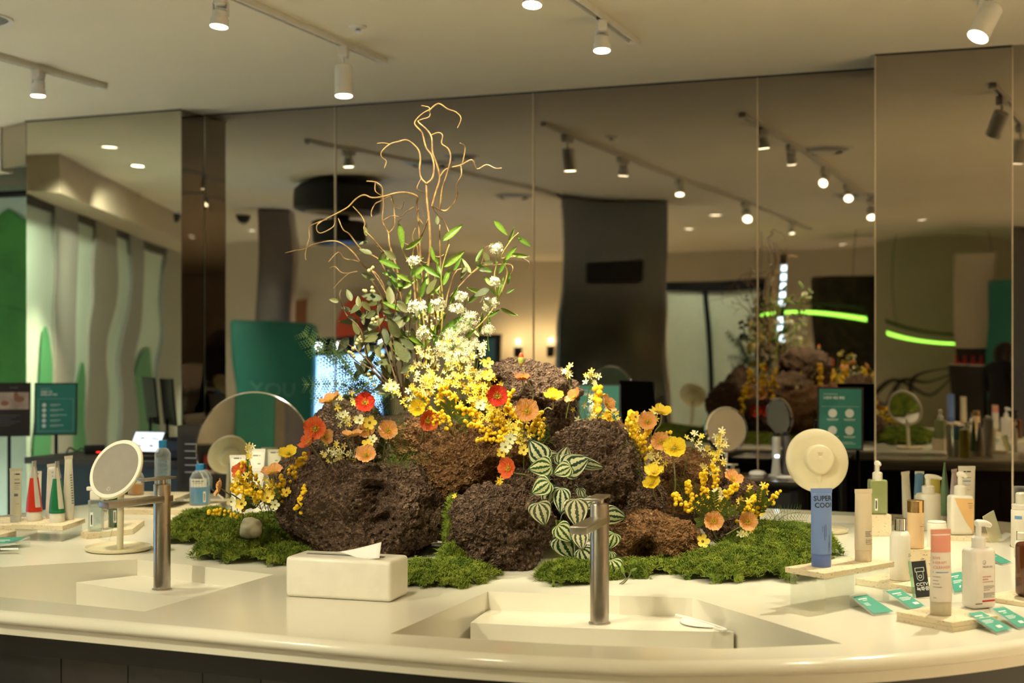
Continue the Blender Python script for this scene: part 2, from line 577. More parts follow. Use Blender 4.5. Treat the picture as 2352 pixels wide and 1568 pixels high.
# pale glazing and dark bars to the right
t = thing('wall_glazing', 'pale greenish glazed screen', 'wall'); del t['category']; struct(t)
for u0, u1 in ((1535, 1618), (1628, 1735)):
    vbox(MB(), u0, u1, 0, 2.0, 14.5, 14.55).build('pane', mat('bright pane', (.72, .82, .66), .3), t)
for u0 in (1618, 1735):
    vbox(MB(), u0, u0 + 10, 0, 2.06, 14.45, 14.6).build('post', M_blackmetal, t)
vbox(MB(), 1530, 1745, 2.0, 2.1, 14.45, 14.6).build('head_rail', M_blackmetal, t)
p = V(1640, 784, 13.7)
FILL_SPOTS.append((p.x, p.y))
spot('glazing_fill', (p.x, p.y, CEIL - .02), (p.x, p.y, 0), 60, 150, .8, (.95, 1.0, .78), .05)  # fill added above the glazed screen to lift its panes
# led strip column, neon bars, rail
t = hall('led_column', 'vertical strip of blinking blue-white leds mirrored behind the flowers', 'led strip', 1792, 12.8)
lbox('back_bar', M_black, t, 0, 0, 0, 2.25, .07, .04)
for k in range(9):
    if k in (3,): continue
    for s_ in (-.03, .03):
        lbox('led', mat('led blue white', (1, 1, 1), .3, emit=(.6, .85, 1.0), estr=7), t, 0, s_, 1.40 + k * .085, 1.455 + k * .085, .055, .02)
M_neon = mat('green neon', (.3, 1, .1), .3, emit=(.32, 1.0, .08), estr=5.0)
for k, (u0, u1, py, bow, q_, n_, Yn) in enumerate(((1700, 2003, 736, .02, MP, MN, 15.5), (2050, 2296, 745, -.05, RP, RN, 17.5))):
    p_ = V((u0 + u1) / 2, 784, Yn, q_, n_); ex_ = Vector((1, 0, 0)) - 2 * n_.x * n_
    t = thing('neon_bar', ('left' if k == 0 else 'right') + ' glowing green neon bar mirrored across the dark tree trunk', 'neon light', (p_.x, p_.y, 0), math.atan2(ex_.y, ex_.x))
    L = (u1 - u0) * Yn / F
    z = vz(py, Yn)
    q = [Vector((-L / 2 + L * i / 10, 0, z + bow * (1 - (i / 5 - 1) ** 2))) for i in range(11)]
    MB().tube(q, .017, 8).build('tube', M_neon, t)
    MB().tube([v + Vector((0, 0, .11)) for v in q], .016, 6).build('carrier_rail', M_blackmetal, t)
    for i in (1, 9):
        MB().cyl(q[i] + Vector((0, 0, .1)), (q[i].x, 0, CEIL), .004, 6).build('wire', M_black, t)
# big dark tree stump with roots
t = hall('tree_stump', 'huge dark tree stump with spreading roots mirrored at the right', 'tree stump', 1975, 16.5)
M_bark = mat('dark bark', (.030, .020, .012), .9, col2=(.012, .009, .006), nscale=9, bump=.8, bscale=14, bdist=.05)
prof = [(1.2, 0), (1.08, .2), (.90, .45), (.72, .7), (.60, 1.0), (.53, 1.3), (.50, 1.7), (.51, 2.12), (.46, 2.14), (.0, 2.13)]
mb = MB(); seg = 64; vs_ = []
prof = smooth_path([Vector((r, z, 0)) for r, z in prof], 5)
for q in prof:
    for k in range(seg):
        a = 2 * math.pi * k / seg
        g = noise.noise(Vector((math.cos(a) * 2.2, math.sin(a) * 2.2, q.y * .6)))
        g2 = noise.noise(Vector((math.cos(a) * 7, math.sin(a) * 7, q.y * 1.2)))
        r = q.x * (1 + .22 * g + .08 * g2)
        vs_.append((r * math.cos(a), r * math.sin(a), max(q.y, 0)))
mb.add(vs_, [(i * seg + k, i * seg + (k + 1) % seg, (i + 1) * seg + (k + 1) % seg, (i + 1) * seg + k) for i in range(len(prof) - 1) for k in range(seg)])
mb.build('trunk', M_bark, t, sharp=None)
rg = random.Random(3)
for k in range(6):
    a = .4 + k * 1.05
    q = [Vector((math.cos(a) * r, math.sin(a) * r, z)) for r, z in ((.5, .85), (.95, .62 + rg.uniform(-.1, .1)), (1.3, .36), (1.6, .1))]
    MB().tube(smooth_path(q, 5), [.28 - .014 * i for i in range(16)], 10).build('root', M_bark, t, sharp=None)
for k in range(3):
    q = [Vector((1.0 + .2 * k, -.2 + .1 * k, .7)), Vector((1.3 + .1 * k, -.2, .95)), Vector((1.65, -.1, .8 + .15 * k)), Vector((1.9 + .1 * k, 0, 1.05 + .1 * k))]
    MB().tube(smooth_path(q, 5), [.035 - .002 * i for i in range(16)], 6).build('twig', M_bark, t, sharp=None)

# black drum fitting under the ceiling
p = V(780, 784, 11.2)
t = thing('ceiling_drum', 'large black two-tier drum fitting hanging from the ceiling, mirrored behind the twigs', 'ceiling fitting', (p.x, p.y, CEIL))
MB().lathe([(.30, -.24), (.34, -.22), (.34, -.06), (.30, -.03), (.22, 0)], 32).build('upper_drum', M_black, t)
MB().lathe([(.26, -.25), (.26, -.238)], 32).build('glow_ring', mat('warm grey panel', (.5, .38, .26), .4), t)
MB().cyl((0, 0, -.3), (0, 0, -.24), .07).build('neck', M_black, t)
MB().lathe([(.18, -.50), (.22, -.48), (.22, -.32), (.18, -.30)], 32).build('lower_drum', M_black, t)

# round air diffusers, sprinkler, dome cameras
def diffuser(loc, r, label):
    t = thing('ceiling_diffuser', label, 'air diffuser', loc, 0, 'round ceiling air diffusers')
    MB().lathe([(r * .86, -.004), (r, -.006), (r, 0), (r * .86, 0)], 40, cap=False).build('flange', M_trackwhite, t)
    MB().lathe([(r * .60, -.022), (r * .84, -.002), (r * .86, 0), (r * .6, -.018)], 40, cap=False).build('cone', mat('diffuser grey', (.35, .36, .40), .4), t)
    MB().lathe([(r * .1, -.03), (r * .36, -.026), (r * .5, -.008), (r * .3, -.004)], 40).build('hub', M_trackwhite, t)
diffuser((-2.07, 5.50, CEIL), .135, 'round white ceiling air diffuser at the top left corner')
for px, Y, lb in ((985, 10.2, 'round ceiling air diffuser mirrored behind the willow tip'), (1185, 12.6, 'round ceiling air diffuser mirrored right of the willow twigs'),
                  (1895, 9.3, 'round ceiling air diffuser mirrored at the upper right'), (1975, 11.7, 'farther round ceiling air diffuser mirrored at the upper right')):
    p = V(px, 784, Y); diffuser((p.x, p.y, CEIL), .2, lb)
p = P(822, 60, 1.25 * F / 724)
t = thing('sprinkler', 'small ceiling sprinkler head between the light tracks', 'sprinkler', (p.x, p.y, CEIL))
MB().lathe([(.012, -.012), (.034, -.006), (.036, 0)], 20).build('plate', M_trackwhite, t)
MB().lathe([(.011, -.022), (.013, -.018), (.008, -.012), (.008, -.008)], 12).build('head', M_steel, t)
for px, Y, q, n, lb in ((380, 13.6, LP, LN, 'black dome camera mirrored in the left wavy panel'), (556, 15.0, MP, MN, 'black dome camera mirrored beside the narrow steel return')):
    p = V(px, 784, Y, q, n)
    t = thing('dome_camera', lb, 'camera', (p.x, p.y, CEIL))
    MB().lathe([(.02, -.10), (.06, -.08), (.085, -.04), (.09, 0)], 20).build('dome', M_black, t)
    MB().lathe([(.095, -.015), (.1, 0)], 20).build('collar', M_trackwhite, t)

M_fill_lens = mat('fill spot lens', (1, .95, .85), .3, emit=(1.0, .88, .62), estr=8)
for x, y in FILL_SPOTS:  # made-up ceiling fixtures for the added fill spots
    t = thing('fill_downlight', 'small round downlight added to the hall ceiling as fill light', 'downlight', (x, y, CEIL), 0, 'added fill downlights of the hall')
    MB().lathe([(.050, -.006), (.066, -.004), (.068, 0), (.050, 0)], 24, cap=False).build('trim_ring', M_trackwhite, t)
    MB().lathe([(.050, -.003), (.050, -.001)], 24).build('lens', M_fill_lens, t)
# ------------------------------------------------------------------ track lights
def track(name_label, a, b):
    a, b = Vector(a), Vector(b)
    d = (b - a).normalized()
    c = (a + b) / 2
    t = thing('light_track', name_label, 'light track', (c.x, c.y, CEIL), math.atan2(d.y, d.x), 'ceiling light tracks')
    L = (b - a).length
    MB().box((0, .014, -.012), (L, .008, .024)).box((0, -.014, -.012), (L, .008, .024)).box((0, 0, -.004), (L, .03, .008)).build('rail', M_trackwhite, t)
    MB().box((0, 0, -.010), (L - .1, .014, .004)).build('slot', M_black, t)
    for s in (-1, 1):
        MB().rbox((s * (L / 2 - .03), 0, -.013), (.06, .038, .027), .003).build('end_cap', M_trackwhite, t)
    return t
def along(a, b, Y):
    k = (Y - a[1]) / (b[1] - a[1])
    return Vector((a[0] + (b[0] - a[0]) * k, Y, CEIL))
T1 = ((-3.6, 2.3), (-1.98, 6.91)); T2 = ((-3.12, -.7), (-.57, 6.29)); T3 = ((-1.85, -.4), (.513, 5.90)); T4 = ((.55, -.2), (1.72, 5.2))
track('ceiling light track at the far left', *T1)
track('ceiling light track ending above the willow tip', *T2)
track('ceiling light track right of the willow tip', *T3)
track('ceiling light track above the product display', *T4)

M_lens = mat('lit lens', (1, .95, .8), .3, emit=(1.0, .86, .58), estr=14)
def lamp(kind, pos, target, watts, label, ang=46):
    pos = Vector(pos)
    t = thing('track_spotlight', label, 'spotlight', pos, 0, 'white track spotlights')
    d = (Vector(target) - pos).normalized()
    if kind == 'can':          # long cylinder on a thin stem
        MB().rbox((0, 0, -.045), (.036, .075, .045), .004).build('adapter', M_trackwhite, t)
        MB().cyl((0, 0, -.11), (0, 0, -.06), .006, 8).build('stem', M_trackwhite, t)
        R = frame_to(-d)
        c = Vector((0, 0, -.10)) - Vector((0, 0, .0))
        top = c + d * .0
        MB().lathe([(.030, -.126), (.0375, -.130), (.0375, -.004), (.034, 0)], 24, top, R).build('body', M_trackwhite, t)
        MB().lathe([(.033, -.1315), (.033, -.129)], 24, top, R).build('lens', M_lens, t)
        lp = pos + top + d * .15
    else:                      # short head held in a bracket
        MB().rbox((0, 0, -.045), (.036, .09, .042), .004).build('adapter', M_trackwhite, t)
        R = frame_to(-d)
        c = Vector((0, 0, -.075))
        for sx in (-.026, .026): MB().box((sx, 0, -.078), (.004, .018, .05)).build('bracket_arm', M_trackwhite, t)
        MB().lathe([(.030, -.062), (.033, -.064), (.033, -.036), (.028, -.034), (.028, -.012), (.022, -.004), (.014, 0)], 24, c, R).build('body', M_trackwhite, t)
        MB().lathe([(.029, -.066), (.029, -.0605)], 24, c, R).build('lens', M_lens, t)
        MB().tube(smooth_path([Vector((.008, .02, -.05)), Vector((.012, .03, -.07)), c + Vector((0, .012, -.004))], 3), .003, 6).build('cable', M_trackwhite, t)
        lp = pos + c + d * .085
    s = spot('spot_beam', lp, Vector(target), watts, ang)
    s.parent = t
    s.matrix_parent_inverse = Matrix.Translation(-pos)
    return t
W = SPOT_W
lamp('head', along(*T1, 6.44), (-2.15, 6.35, 0), W * .6, 'short white spotlight at the far left of the ceiling')
lamp('head', along(*T2, 5.03), (-1.2, 4.85, TOP), W * 1.2, 'short white spotlight cut by the top edge, left of centre')
lamp('can', along(*T2, 5.93), (-.68, 5.75, TOP), W * 1.0, 'long white cylinder spotlight left of the willow tip')
lamp('head', along(*T3, 5.45), (.34, 5.2, 1.0), W * 1.0, 'short white spotlight right of the willow tip')
lamp('head', along(*T3, 4.72), (-.02, 4.42, 1.3), W * 4.2, 'short white spotlight just peeping over the top edge', 46)
lamp('can', along(*T4, 4.9), (.60, 4.30, TOP), W * 1.5, 'tilted white cylinder spotlight at the upper right corner', 50)
lamp('head', along(*T2, 3.8), (-1.15, 4.3, TOP), W * 1.5, 'track spotlight mirrored beside the dark pillar, nearer one', 54)
lamp('can', along(*T2, 2.1), (-.48, 3.95, 1.0), W * 2.4, 'track spotlight mirrored beside the dark pillar, farther one', 54)
lamp('head', along(*T2, .3), (-2.6, .2, 0), W * .7, 'track spotlight mirrored farthest along the left track')
lamp('head', along(*T3, 3.6), (-.18, 4.45, 1.76), W * 4.6, 'third mirrored track spotlight above the flowers', 58)
lamp('head', along(*T3, 2.7), (.25, 3.95, 1.0), W * 1.7, 'fourth mirrored track spotlight above the flowers')
lamp('can', along(*T3, 1.7), (.1, 3.3, TOP), W * 1.2, 'mirrored cylinder spotlight above the flowers')
lamp('head', along(*T3, .8), (-1.4, .6, 0), W * .8, 'farthest mirrored track spotlight above the flowers')
lamp('can', along(*T4, 3.9), (1.08, 3.62, TOP), W * 2.2, 'upper of two mirrored cylinder spotlights in the projecting bay', 70)
lamp('can', along(*T4, 2.6), (.75, 3.2, TOP), W * .9, 'lower of two mirrored cylinder spotlights in the projecting bay')

# ------------------------------------------------------------------ wash counter
OUT = [(.341, 2.71), (.694, 2.753), (1.046, 2.905), (1.42, 3.18), (1.75, 3.60), (1.92, 4.12), (1.82, 4.66), (1.42, 5.00), (.92, 5.22), (.3, 5.5),
       (-.4, 5.78), (-1.05, 5.80), (-1.5, 5.46), (-1.80, 5.0), (-2.05, 4.55), (-2.12, 4.05), (-1.92, 3.64), (-1.56, 3.38), (-1.157, 3.215), (-.696, 3.03), (-.151, 2.81), (.141, 2.73)]
ring = closed_spline(OUT, 8)
NR = len(ring)
nrm = []
for i in range(NR):
    tg = (ring[(i + 1) % NR] - ring[i - 1]).normalized()
    nrm.append(Vector((tg.y, -tg.x, 0)))
def off(i, o, z):
    p = ring[i] + nrm[i] * o
    return (p.x, p.y, z)
M_solid = mat('solid surface cream', (.84, .80, .68), .15, col2=(.815, .775, .655), nscale=2.5, spec=.38)
counter = thing('wash_counter', 'large rounded cream wash counter with built-in sinks and dark tiled base', 'counter')
SINKS = {
 'a': dict(poly=[(-.254, 2.97), (.109, 2.864), (.418, 2.823), (.667, 2.872), (.429, 3.384), (-.0595, 3.472)], back=(5, 4), led=(( -.097, 3.313), (.489, 3.203))),
 'b': dict(poly=[(-.83, 3.215), (-.624, 3.725), (-1.05, 3.986), (-1.385, 3.847), (-1.75, 3.67), (-1.224, 3.40)], back=(2, 1), led=None),
 'c': dict(poly=[(.74, 5.10), (1.20, 4.98), (1.38, 4.72), (.78, 4.86)], back=None, led=None)}
bm = bmesh.new()
edges = []
def loop(pts):
    vs_ = [bm.verts.new(p) for p in pts]
    for i in range(len(vs_)):
        edges.append(bm.edges.new((vs_[i], vs_[(i + 1) % len(vs_)])))
loop([off(i, -.014, TOP) for i in range(NR)])
for s in SINKS.values():
    loop([(x, y, TOP) for x, y in s['poly']])
bmesh.ops.triangle_fill(bm, use_beauty=True, use_dissolve=False, edges=edges)
bmesh.ops.recalc_face_normals(bm, faces=bm.faces)
if sum(f.normal.z for f in bm.faces) < 0:
    bmesh.ops.reverse_faces(bm, faces=bm.faces)
bm.verts.index_update()
mb = MB().add([v.co for v in bm.verts], [[v.index for v in f.verts] for f in bm.faces])
bm.free()
prof = [(-.014, TOP), (-.006, TOP - .001), (.002, TOP - .005), (.007, TOP - .011), (.009, TOP - .018), (.007, TOP - .024), (.001, TOP - .028), (-.004, TOP - .030),
        (-.004, TOP - .052), (-.030, TOP - .054), (-.16, TOP - .055)]
vs_ = [off(i, o, z) for o, z in prof for i in range(NR)]
mb.add(vs_, [(j * NR + i, (j + 1) * NR + i, (j + 1) * NR + (i + 1) % NR, j * NR + (i + 1) % NR) for j in range(len(prof) - 1) for i in range(NR)])
top_o = mb.build('countertop', M_solid, counter, sharp=50)
# basins
M_basin = M_solid
def lerp2(a, b, t): return (a[0] + (b[0] - a[0]) * t, a[1] + (b[1] - a[1]) * t)
for kname, s in SINKS.items():
    poly = s['poly']; n = len(poly)
    zb = TOP - .15
    b = MB()
    b.add([(x, y, TOP) for x, y in poly] + [(x, y, zb) for x, y in poly], [(i, n + i, n + (i + 1) % n, (i + 1) % n) for i in range(n)] + [tuple(range(n, 2 * n))])
    o = b.build('basin', M_basin, counter, smooth=False)
    if kname == 'a':
        lg = [(-.097, 3.313), (.10, 3.262), (.30, 3.226), (.500, 3.208), (.429, 3.384), (-.0595, 3.472)]
    elif kname == 'b':
        # ledge mapped from the other sink onto the left one
        A, B = Vector((-1.05, 3.986)), Vector((-.624, 3.725))
        nn = Vector((-.261, -.426)).normalized()
        e = (B - A).normalized()
        f0 = A + nn * .17 + (-e) * .055; f1 = B + nn * .17 + e * (-.05)
        lg = [tuple(f0), tuple((f0 * .67 + f1 * .33) + nn * .014), tuple((f0 * .33 + f1 * .67) + nn * .014), tuple(B + (Vector((-.83, 3.215)) - B) * .31), tuple(B), tuple(A)]
        lg = [(-1.205, 3.90)] + lg[1:] if False else lg
    else:
        continue
    MB().prism(lg, zb + .0005, TOP - .045).build('faucet_ledge', M_basin, counter, smooth=False)
    cx = sum(p[0] for p in poly) / n; cy = sum(p[1] for p in poly) / n
    MB().lathe([(.028, 0), (.03, .002), (.022, .004), (.004, .002)], 20, (cx, cy, zb + .0005)).build('drain', M_steel, counter)
# dark recess band and tiled base
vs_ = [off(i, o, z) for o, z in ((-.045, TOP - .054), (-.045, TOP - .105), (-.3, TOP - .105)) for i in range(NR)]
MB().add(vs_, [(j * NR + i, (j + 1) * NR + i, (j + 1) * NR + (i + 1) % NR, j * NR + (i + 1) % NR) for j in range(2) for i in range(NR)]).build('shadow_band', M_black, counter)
vs_ = [off(i, -.085, z) for z in (TOP - .07, 0.0) for i in range(NR)]
MB().add(vs_, [(i, NR + i, NR + (i + 1) % NR, (i + 1) % NR) for i in range(NR)]).build('base_core', M_dark, counter)
M_tile = [mat('base tile %d' % k, c, .35, col2=tuple(x * .7 for x in c), nscale=9, bump=.15, bscale=40) for k, c in enumerate(((.030, .027, .026), (.024, .024, .026), (.034, .029, .025)))]
acc = 0.0; last = 0
tl = []
for i in range(1, NR + 1):
    acc += (ring[i % NR] - ring[i - 1]).length
    if acc >= .135 or i == NR:
        tl.append((last, i)); last = i; acc = 0
for r, (z0, z1) in enumerate(((.50, TOP - .107), (.10, .497))):
    for q, (i0, i1) in enumerate(tl):
        a = Vector(off(i0, -.072, 0)); b = Vector(off(i1 % NR, -.072, 0))
        if r == 1 and q % 2: continue
        if r == 1:
            b = Vector(off(tl[min(q + 1, len(tl) - 1)][1] % NR, -.072, 0))
        d = (b - a).normalized()
        seg_box(MB(), a + d * .0015, b - d * .0015, z0, z1, .016).build('tile', M_tile[(q * 7 + r) % 3], counter, smooth=False)

# ------------------------------------------------------------------ faucets
def faucet(base, dirv, label, lever):
    t = thing('faucet', label, 'faucet', base, math.atan2(dirv[1], dirv[0]), 'tall column faucets')
    r = .0222
    MB().lathe([(r, 0), (r, .276), (r - .001, .278), (0.004, .278)], 40).build('column', M_steel, t)
    MB().lathe([(r + .0035, 0), (r + .0035, .003), (r, .004)], 40).build('base_ring', M_steel, t)
    MB().rbox((.085, 0, .240), (.215, .040, .017), .002).build('spout', M_steel, t)
    MB().lathe([(.009, .229), (.010, .232)], 16, (.172, 0, 0)).build('aerator', M_blackmetal, t)
    MB().cyl((0, 0, .276), (0, 0, .290), .010, 16).build('lever_neck', M_steel, t)
    MB().rbox((.018, 0, .294), (.110, .036, .006), .0015).build('lever', M_steel, t)
    return t
faucet(PC(1377, 1431, TOP - .045), (-.30, -.955), 'brushed steel column faucet in the front sink', 0)
faucet(PC(372, 1353, TOP - .045), (-.56, -.83), 'brushed steel column faucet in the left sink', 0)
# ------------------------------------------------------------------ rock garden
def rock_mat(name, c1, c2, c3):
    m = bpy.data.materials.new(name); m.use_nodes = True
    nt = m.node_tree; b = nt.nodes['Principled BSDF']
    b.inputs['Roughness'].default_value = .92
    b.inputs['Specular IOR Level'].default_value = .15
    tc = nt.nodes.new('ShaderNodeTexCoord')
    n1 = nt.nodes.new('ShaderNodeTexNoise'); n1.inputs['Scale'].default_value = 7; n1.inputs['Detail'].default_value = 5
    n2 = nt.nodes.new('ShaderNodeTexNoise'); n2.inputs['Scale'].default_value = 90; n2.inputs['Detail'].default_value = 4
    vo = nt.nodes.new('ShaderNodeTexVoronoi'); vo.inputs['Scale'].default_value = 170
    r1 = nt.nodes.new('ShaderNodeValToRGB')
    r1.color_ramp.elements[0].position = .36; r1.color_ramp.elements[0].color = (*c1, 1)
    r1.color_ramp.elements[1].position = .66; r1.color_ramp.elements[1].color = (*c2, 1)
    mx = nt.nodes.new('ShaderNodeMix'); mx.data_type = 'RGBA'
    r2 = nt.nodes.new('ShaderNodeValToRGB')
    r2.color_ramp.elements[0].position = .48; r2.color_ramp.elements[0].color = (0, 0, 0, 1)
    r2.color_ramp.elements[1].position = .70; r2.color_ramp.elements[1].color = (1, 1, 1, 1)
    mx.inputs[7].default_value = (*c3, 1)
    for nd in (n1, n2, vo): nt.links.new(tc.outputs['Object'], nd.inputs['Vector'])
    nt.links.new(n1.outputs['Fac'], r1.inputs['Fac'])
    nt.links.new(n2.outputs['Fac'], r2.inputs['Fac'])
    nt.links.new(r2.outputs['Color'], mx.inputs[0])
    nt.links.new(r1.outputs['Color'], mx.inputs[6])
    nt.links.new(mx.outputs[2], b.inputs['Base Color'])
    ad = nt.nodes.new('ShaderNodeMath'); ad.operation = 'ADD'
    nt.links.new(n2.outputs['Fac'], ad.inputs[0]); nt.links.new(vo.outputs['Distance'], ad.inputs[1])
    bp = nt.nodes.new('ShaderNodeBump'); bp.inputs['Strength'].default_value = 1.0; bp.inputs['Distance'].default_value = .014
    nt.links.new(ad.outputs[0], bp.inputs['Height']); nt.links.new(bp.outputs['Normal'], b.inputs['Normal'])
    return m
M_rockd = rock_mat('dark lava', (.098, .059, .040), (.155, .094, .062), (.29, .19, .125))
M_rocko = rock_mat('rusty lava', (.14, .064, .026), (.27, .13, .05), (.42, .24, .11))

def ico(sub):
    bm = bmesh.new(); bmesh.ops.create_icosphere(bm, subdivisions=sub, radius=1.0)
    bm.verts.index_update()
    v = np.array([x.co[:] for x in bm.verts]); f = [[q.index for q in p.verts] for p in bm.faces]
    bm.free(); return v, f
ICO = {}
ROCKS = []
def rock(c, rad, label, sub=5, seed=1, m=None, dents=(), rot=0.0, pit=1.0, sq=.85):
    if sub not in ICO: ICO[sub] = ico(sub)
    v0, f = ICO[sub]
    c = Vector(c); rng = random.Random(seed)
    so = Vector((rng.uniform(-50, 50), rng.uniform(-50, 50), rng.uniform(-50, 50)))
    ca, sa = math.cos(rot), math.sin(rot)
    out = []
    rm = (rad[0] * rad[1] * rad[2]) ** (1 / 3)
    for x, y, z in v0:
        d = Vector((x, y, z))
        # squarer than an ellipsoid
        e = (abs(x) ** (2 / sq) + abs(y) ** (2 / sq) + abs(z) ** (2 / sq)) ** (-sq / 2)
        low = noise.noise(d * 1.3 + so) * .20 + noise.noise(d * 2.7 + so) * .10
        p = d * e * (1 + low)
        q = Vector((p.x * rad[0], p.y * rad[1], p.z * rad[2]))
        w = q + so
        fine = noise.noise(w * 22) * .010 + noise.noise(w * 46) * .0095 + noise.noise(w * 95) * .0075 + noise.noise(w * 180) * .004
        f1 = noise.voronoi(w * 46)[0][0]
        f2 = noise.voronoi(w * 105)[0][0]
        pits = -max(0.0, .42 - f1) * .034 - max(0.0, .40 - f2) * .020
        q = q + d * (fine + pits) * pit
        q = Vector((q.x * ca - q.z * sa, q.y, q.x * sa + q.z * ca)) + c
        for (dp, dr, dd) in dents:
            k = (q - dp).length / dr
            if k < 1:
                q.y += dd * (1 - k * k) ** 2 * (1.0 + .3 * noise.noise(w * 20))
        if q.z < TOP + .0005: q.z = TOP + .0005
        out.append(q - c)
    me = bpy.data.meshes.new('lava_rock')
    me.from_pydata([p[:] for p in out], [], f)
    me.polygons.foreach_set('use_smooth', [True] * len(me.polygons))
    o = link('lava_rock', me, m or M_rockd)
    o.location = c
    tag(o, label, 'rock', 'lava rocks of the planted mound')
    ROCKS.append((c, rad))
    return o
k1 = 4.12 / F
rock(P(848, 1182, 4.12), (.225, .19, .150), 'biggest dark lava rock with a deep hollow, behind the tissue box', 7, 11, M_rockd,
     dents=((P(862, 1150, 3.96), .085, .11), (P(872, 1200, 3.94), .065, .09), (P(800, 1105, 3.98), .05, .03)), rot=.05)
rock(P(1150, 1218, 3.90), (.131, .15, .128), 'dark rounded lava rock at the front centre, left of the striped leaves', 7, 23, M_rockd, rot=-.1)
rock(P(1092, 1062, 4.20), (.185, .16, .105), 'rusty orange-brown lava rock under the yellow flowers', 6, 31, M_rocko, dents=((P(1150, 1095, 4.06), .09, .05),), rot=.15)
rock(P(1358, 1085, 4.16), (.135, .17, .160), 'tall dark lava rock behind the striped leaves', 7, 47, M_rockd, rot=-.35)
rock(P(1205, 915, 4.50), (.170, .16, .112), 'topmost dark lava rock under the orange poppy bud', 6, 53, M_rockd, dents=((P(1130, 895, 4.36), .06, .09), (P(1240, 940, 4.36), .05, .03)), rot=-.12)
rock(P(1513, 1244, 3.96), (.125, .13, .080), 'low rust-brown lava rock at the front right with an arched hollow', 6, 67, M_rocko, dents=((P(1490, 1275, 3.86), .06, .07),), rot=-.18)
rock(P(800, 1008, 4.42), (.115, .12, .125), 'dark lava rock behind the peach poppies on the left', 5, 71)
rock(P(692, 1112, 4.36), (.105, .11, .085), 'small dark lava rock left of the biggest rock', 5, 73)
rock(P(955, 1015, 4.36), (.070, .08, .070), 'small rusty lava rock under the red poppy at the centre', 5, 79, M_rocko)
rock(P(1572, 1102, 4.42), (.125, .13, .095), 'brown lava rock behind the tall yellow poppies', 5, 83, M_rocko)
rock(P(1690, 1152, 4.40), (.085, .10, .075), 'brown lava rock behind the right yellow sprigs', 5, 89)
rock(P(1462, 1150, 4.12), (.085, .10, .100), 'dark lava rock between the tall rock and the low front right rock', 5, 97)
rock(P(1215, 1120, 4.14), (.085, .10, .07), 'dark lava rock half hidden under the orange poppy by the striped leaves', 5, 101)
rock(P(1000, 1090, 4.75), (.24, .2, .2), 'lava rock on the far side of the mound, left one, seen in the mirror', 5, 103)
rock(P(1370, 1090, 4.80), (.2, .18, .17), 'lava rock on the far side of the mound, middle one, seen in the mirror', 5, 107, M_rocko)
rock(P(1520, 1130, 4.72), (.16, .16, .12), 'lava rock on the far side of the mound, right one, seen in the mirror', 5, 109)
rock(P(1190, 1010, 4.66), (.15, .14, .14), 'lava rock holding up the topmost rock from behind', 5, 113)
rock(P(1665, 1212, 4.14), (.06, .06, .05), 'small dark lava rock under the two front peach poppies', 5, 115)
# small pale pebble on the moss
pb = rock(P(576, 1214, 3.97), (.030, .024, .030), 'small smooth pale stone resting on the left moss', 4, 127, mat('pale stone', (.34, .30, .21), .6, col2=(.20, .19, .12), nscale=30), pit=.12)
pb.name = 'pebble'; pb['category'] = 'stone'; del pb['group']

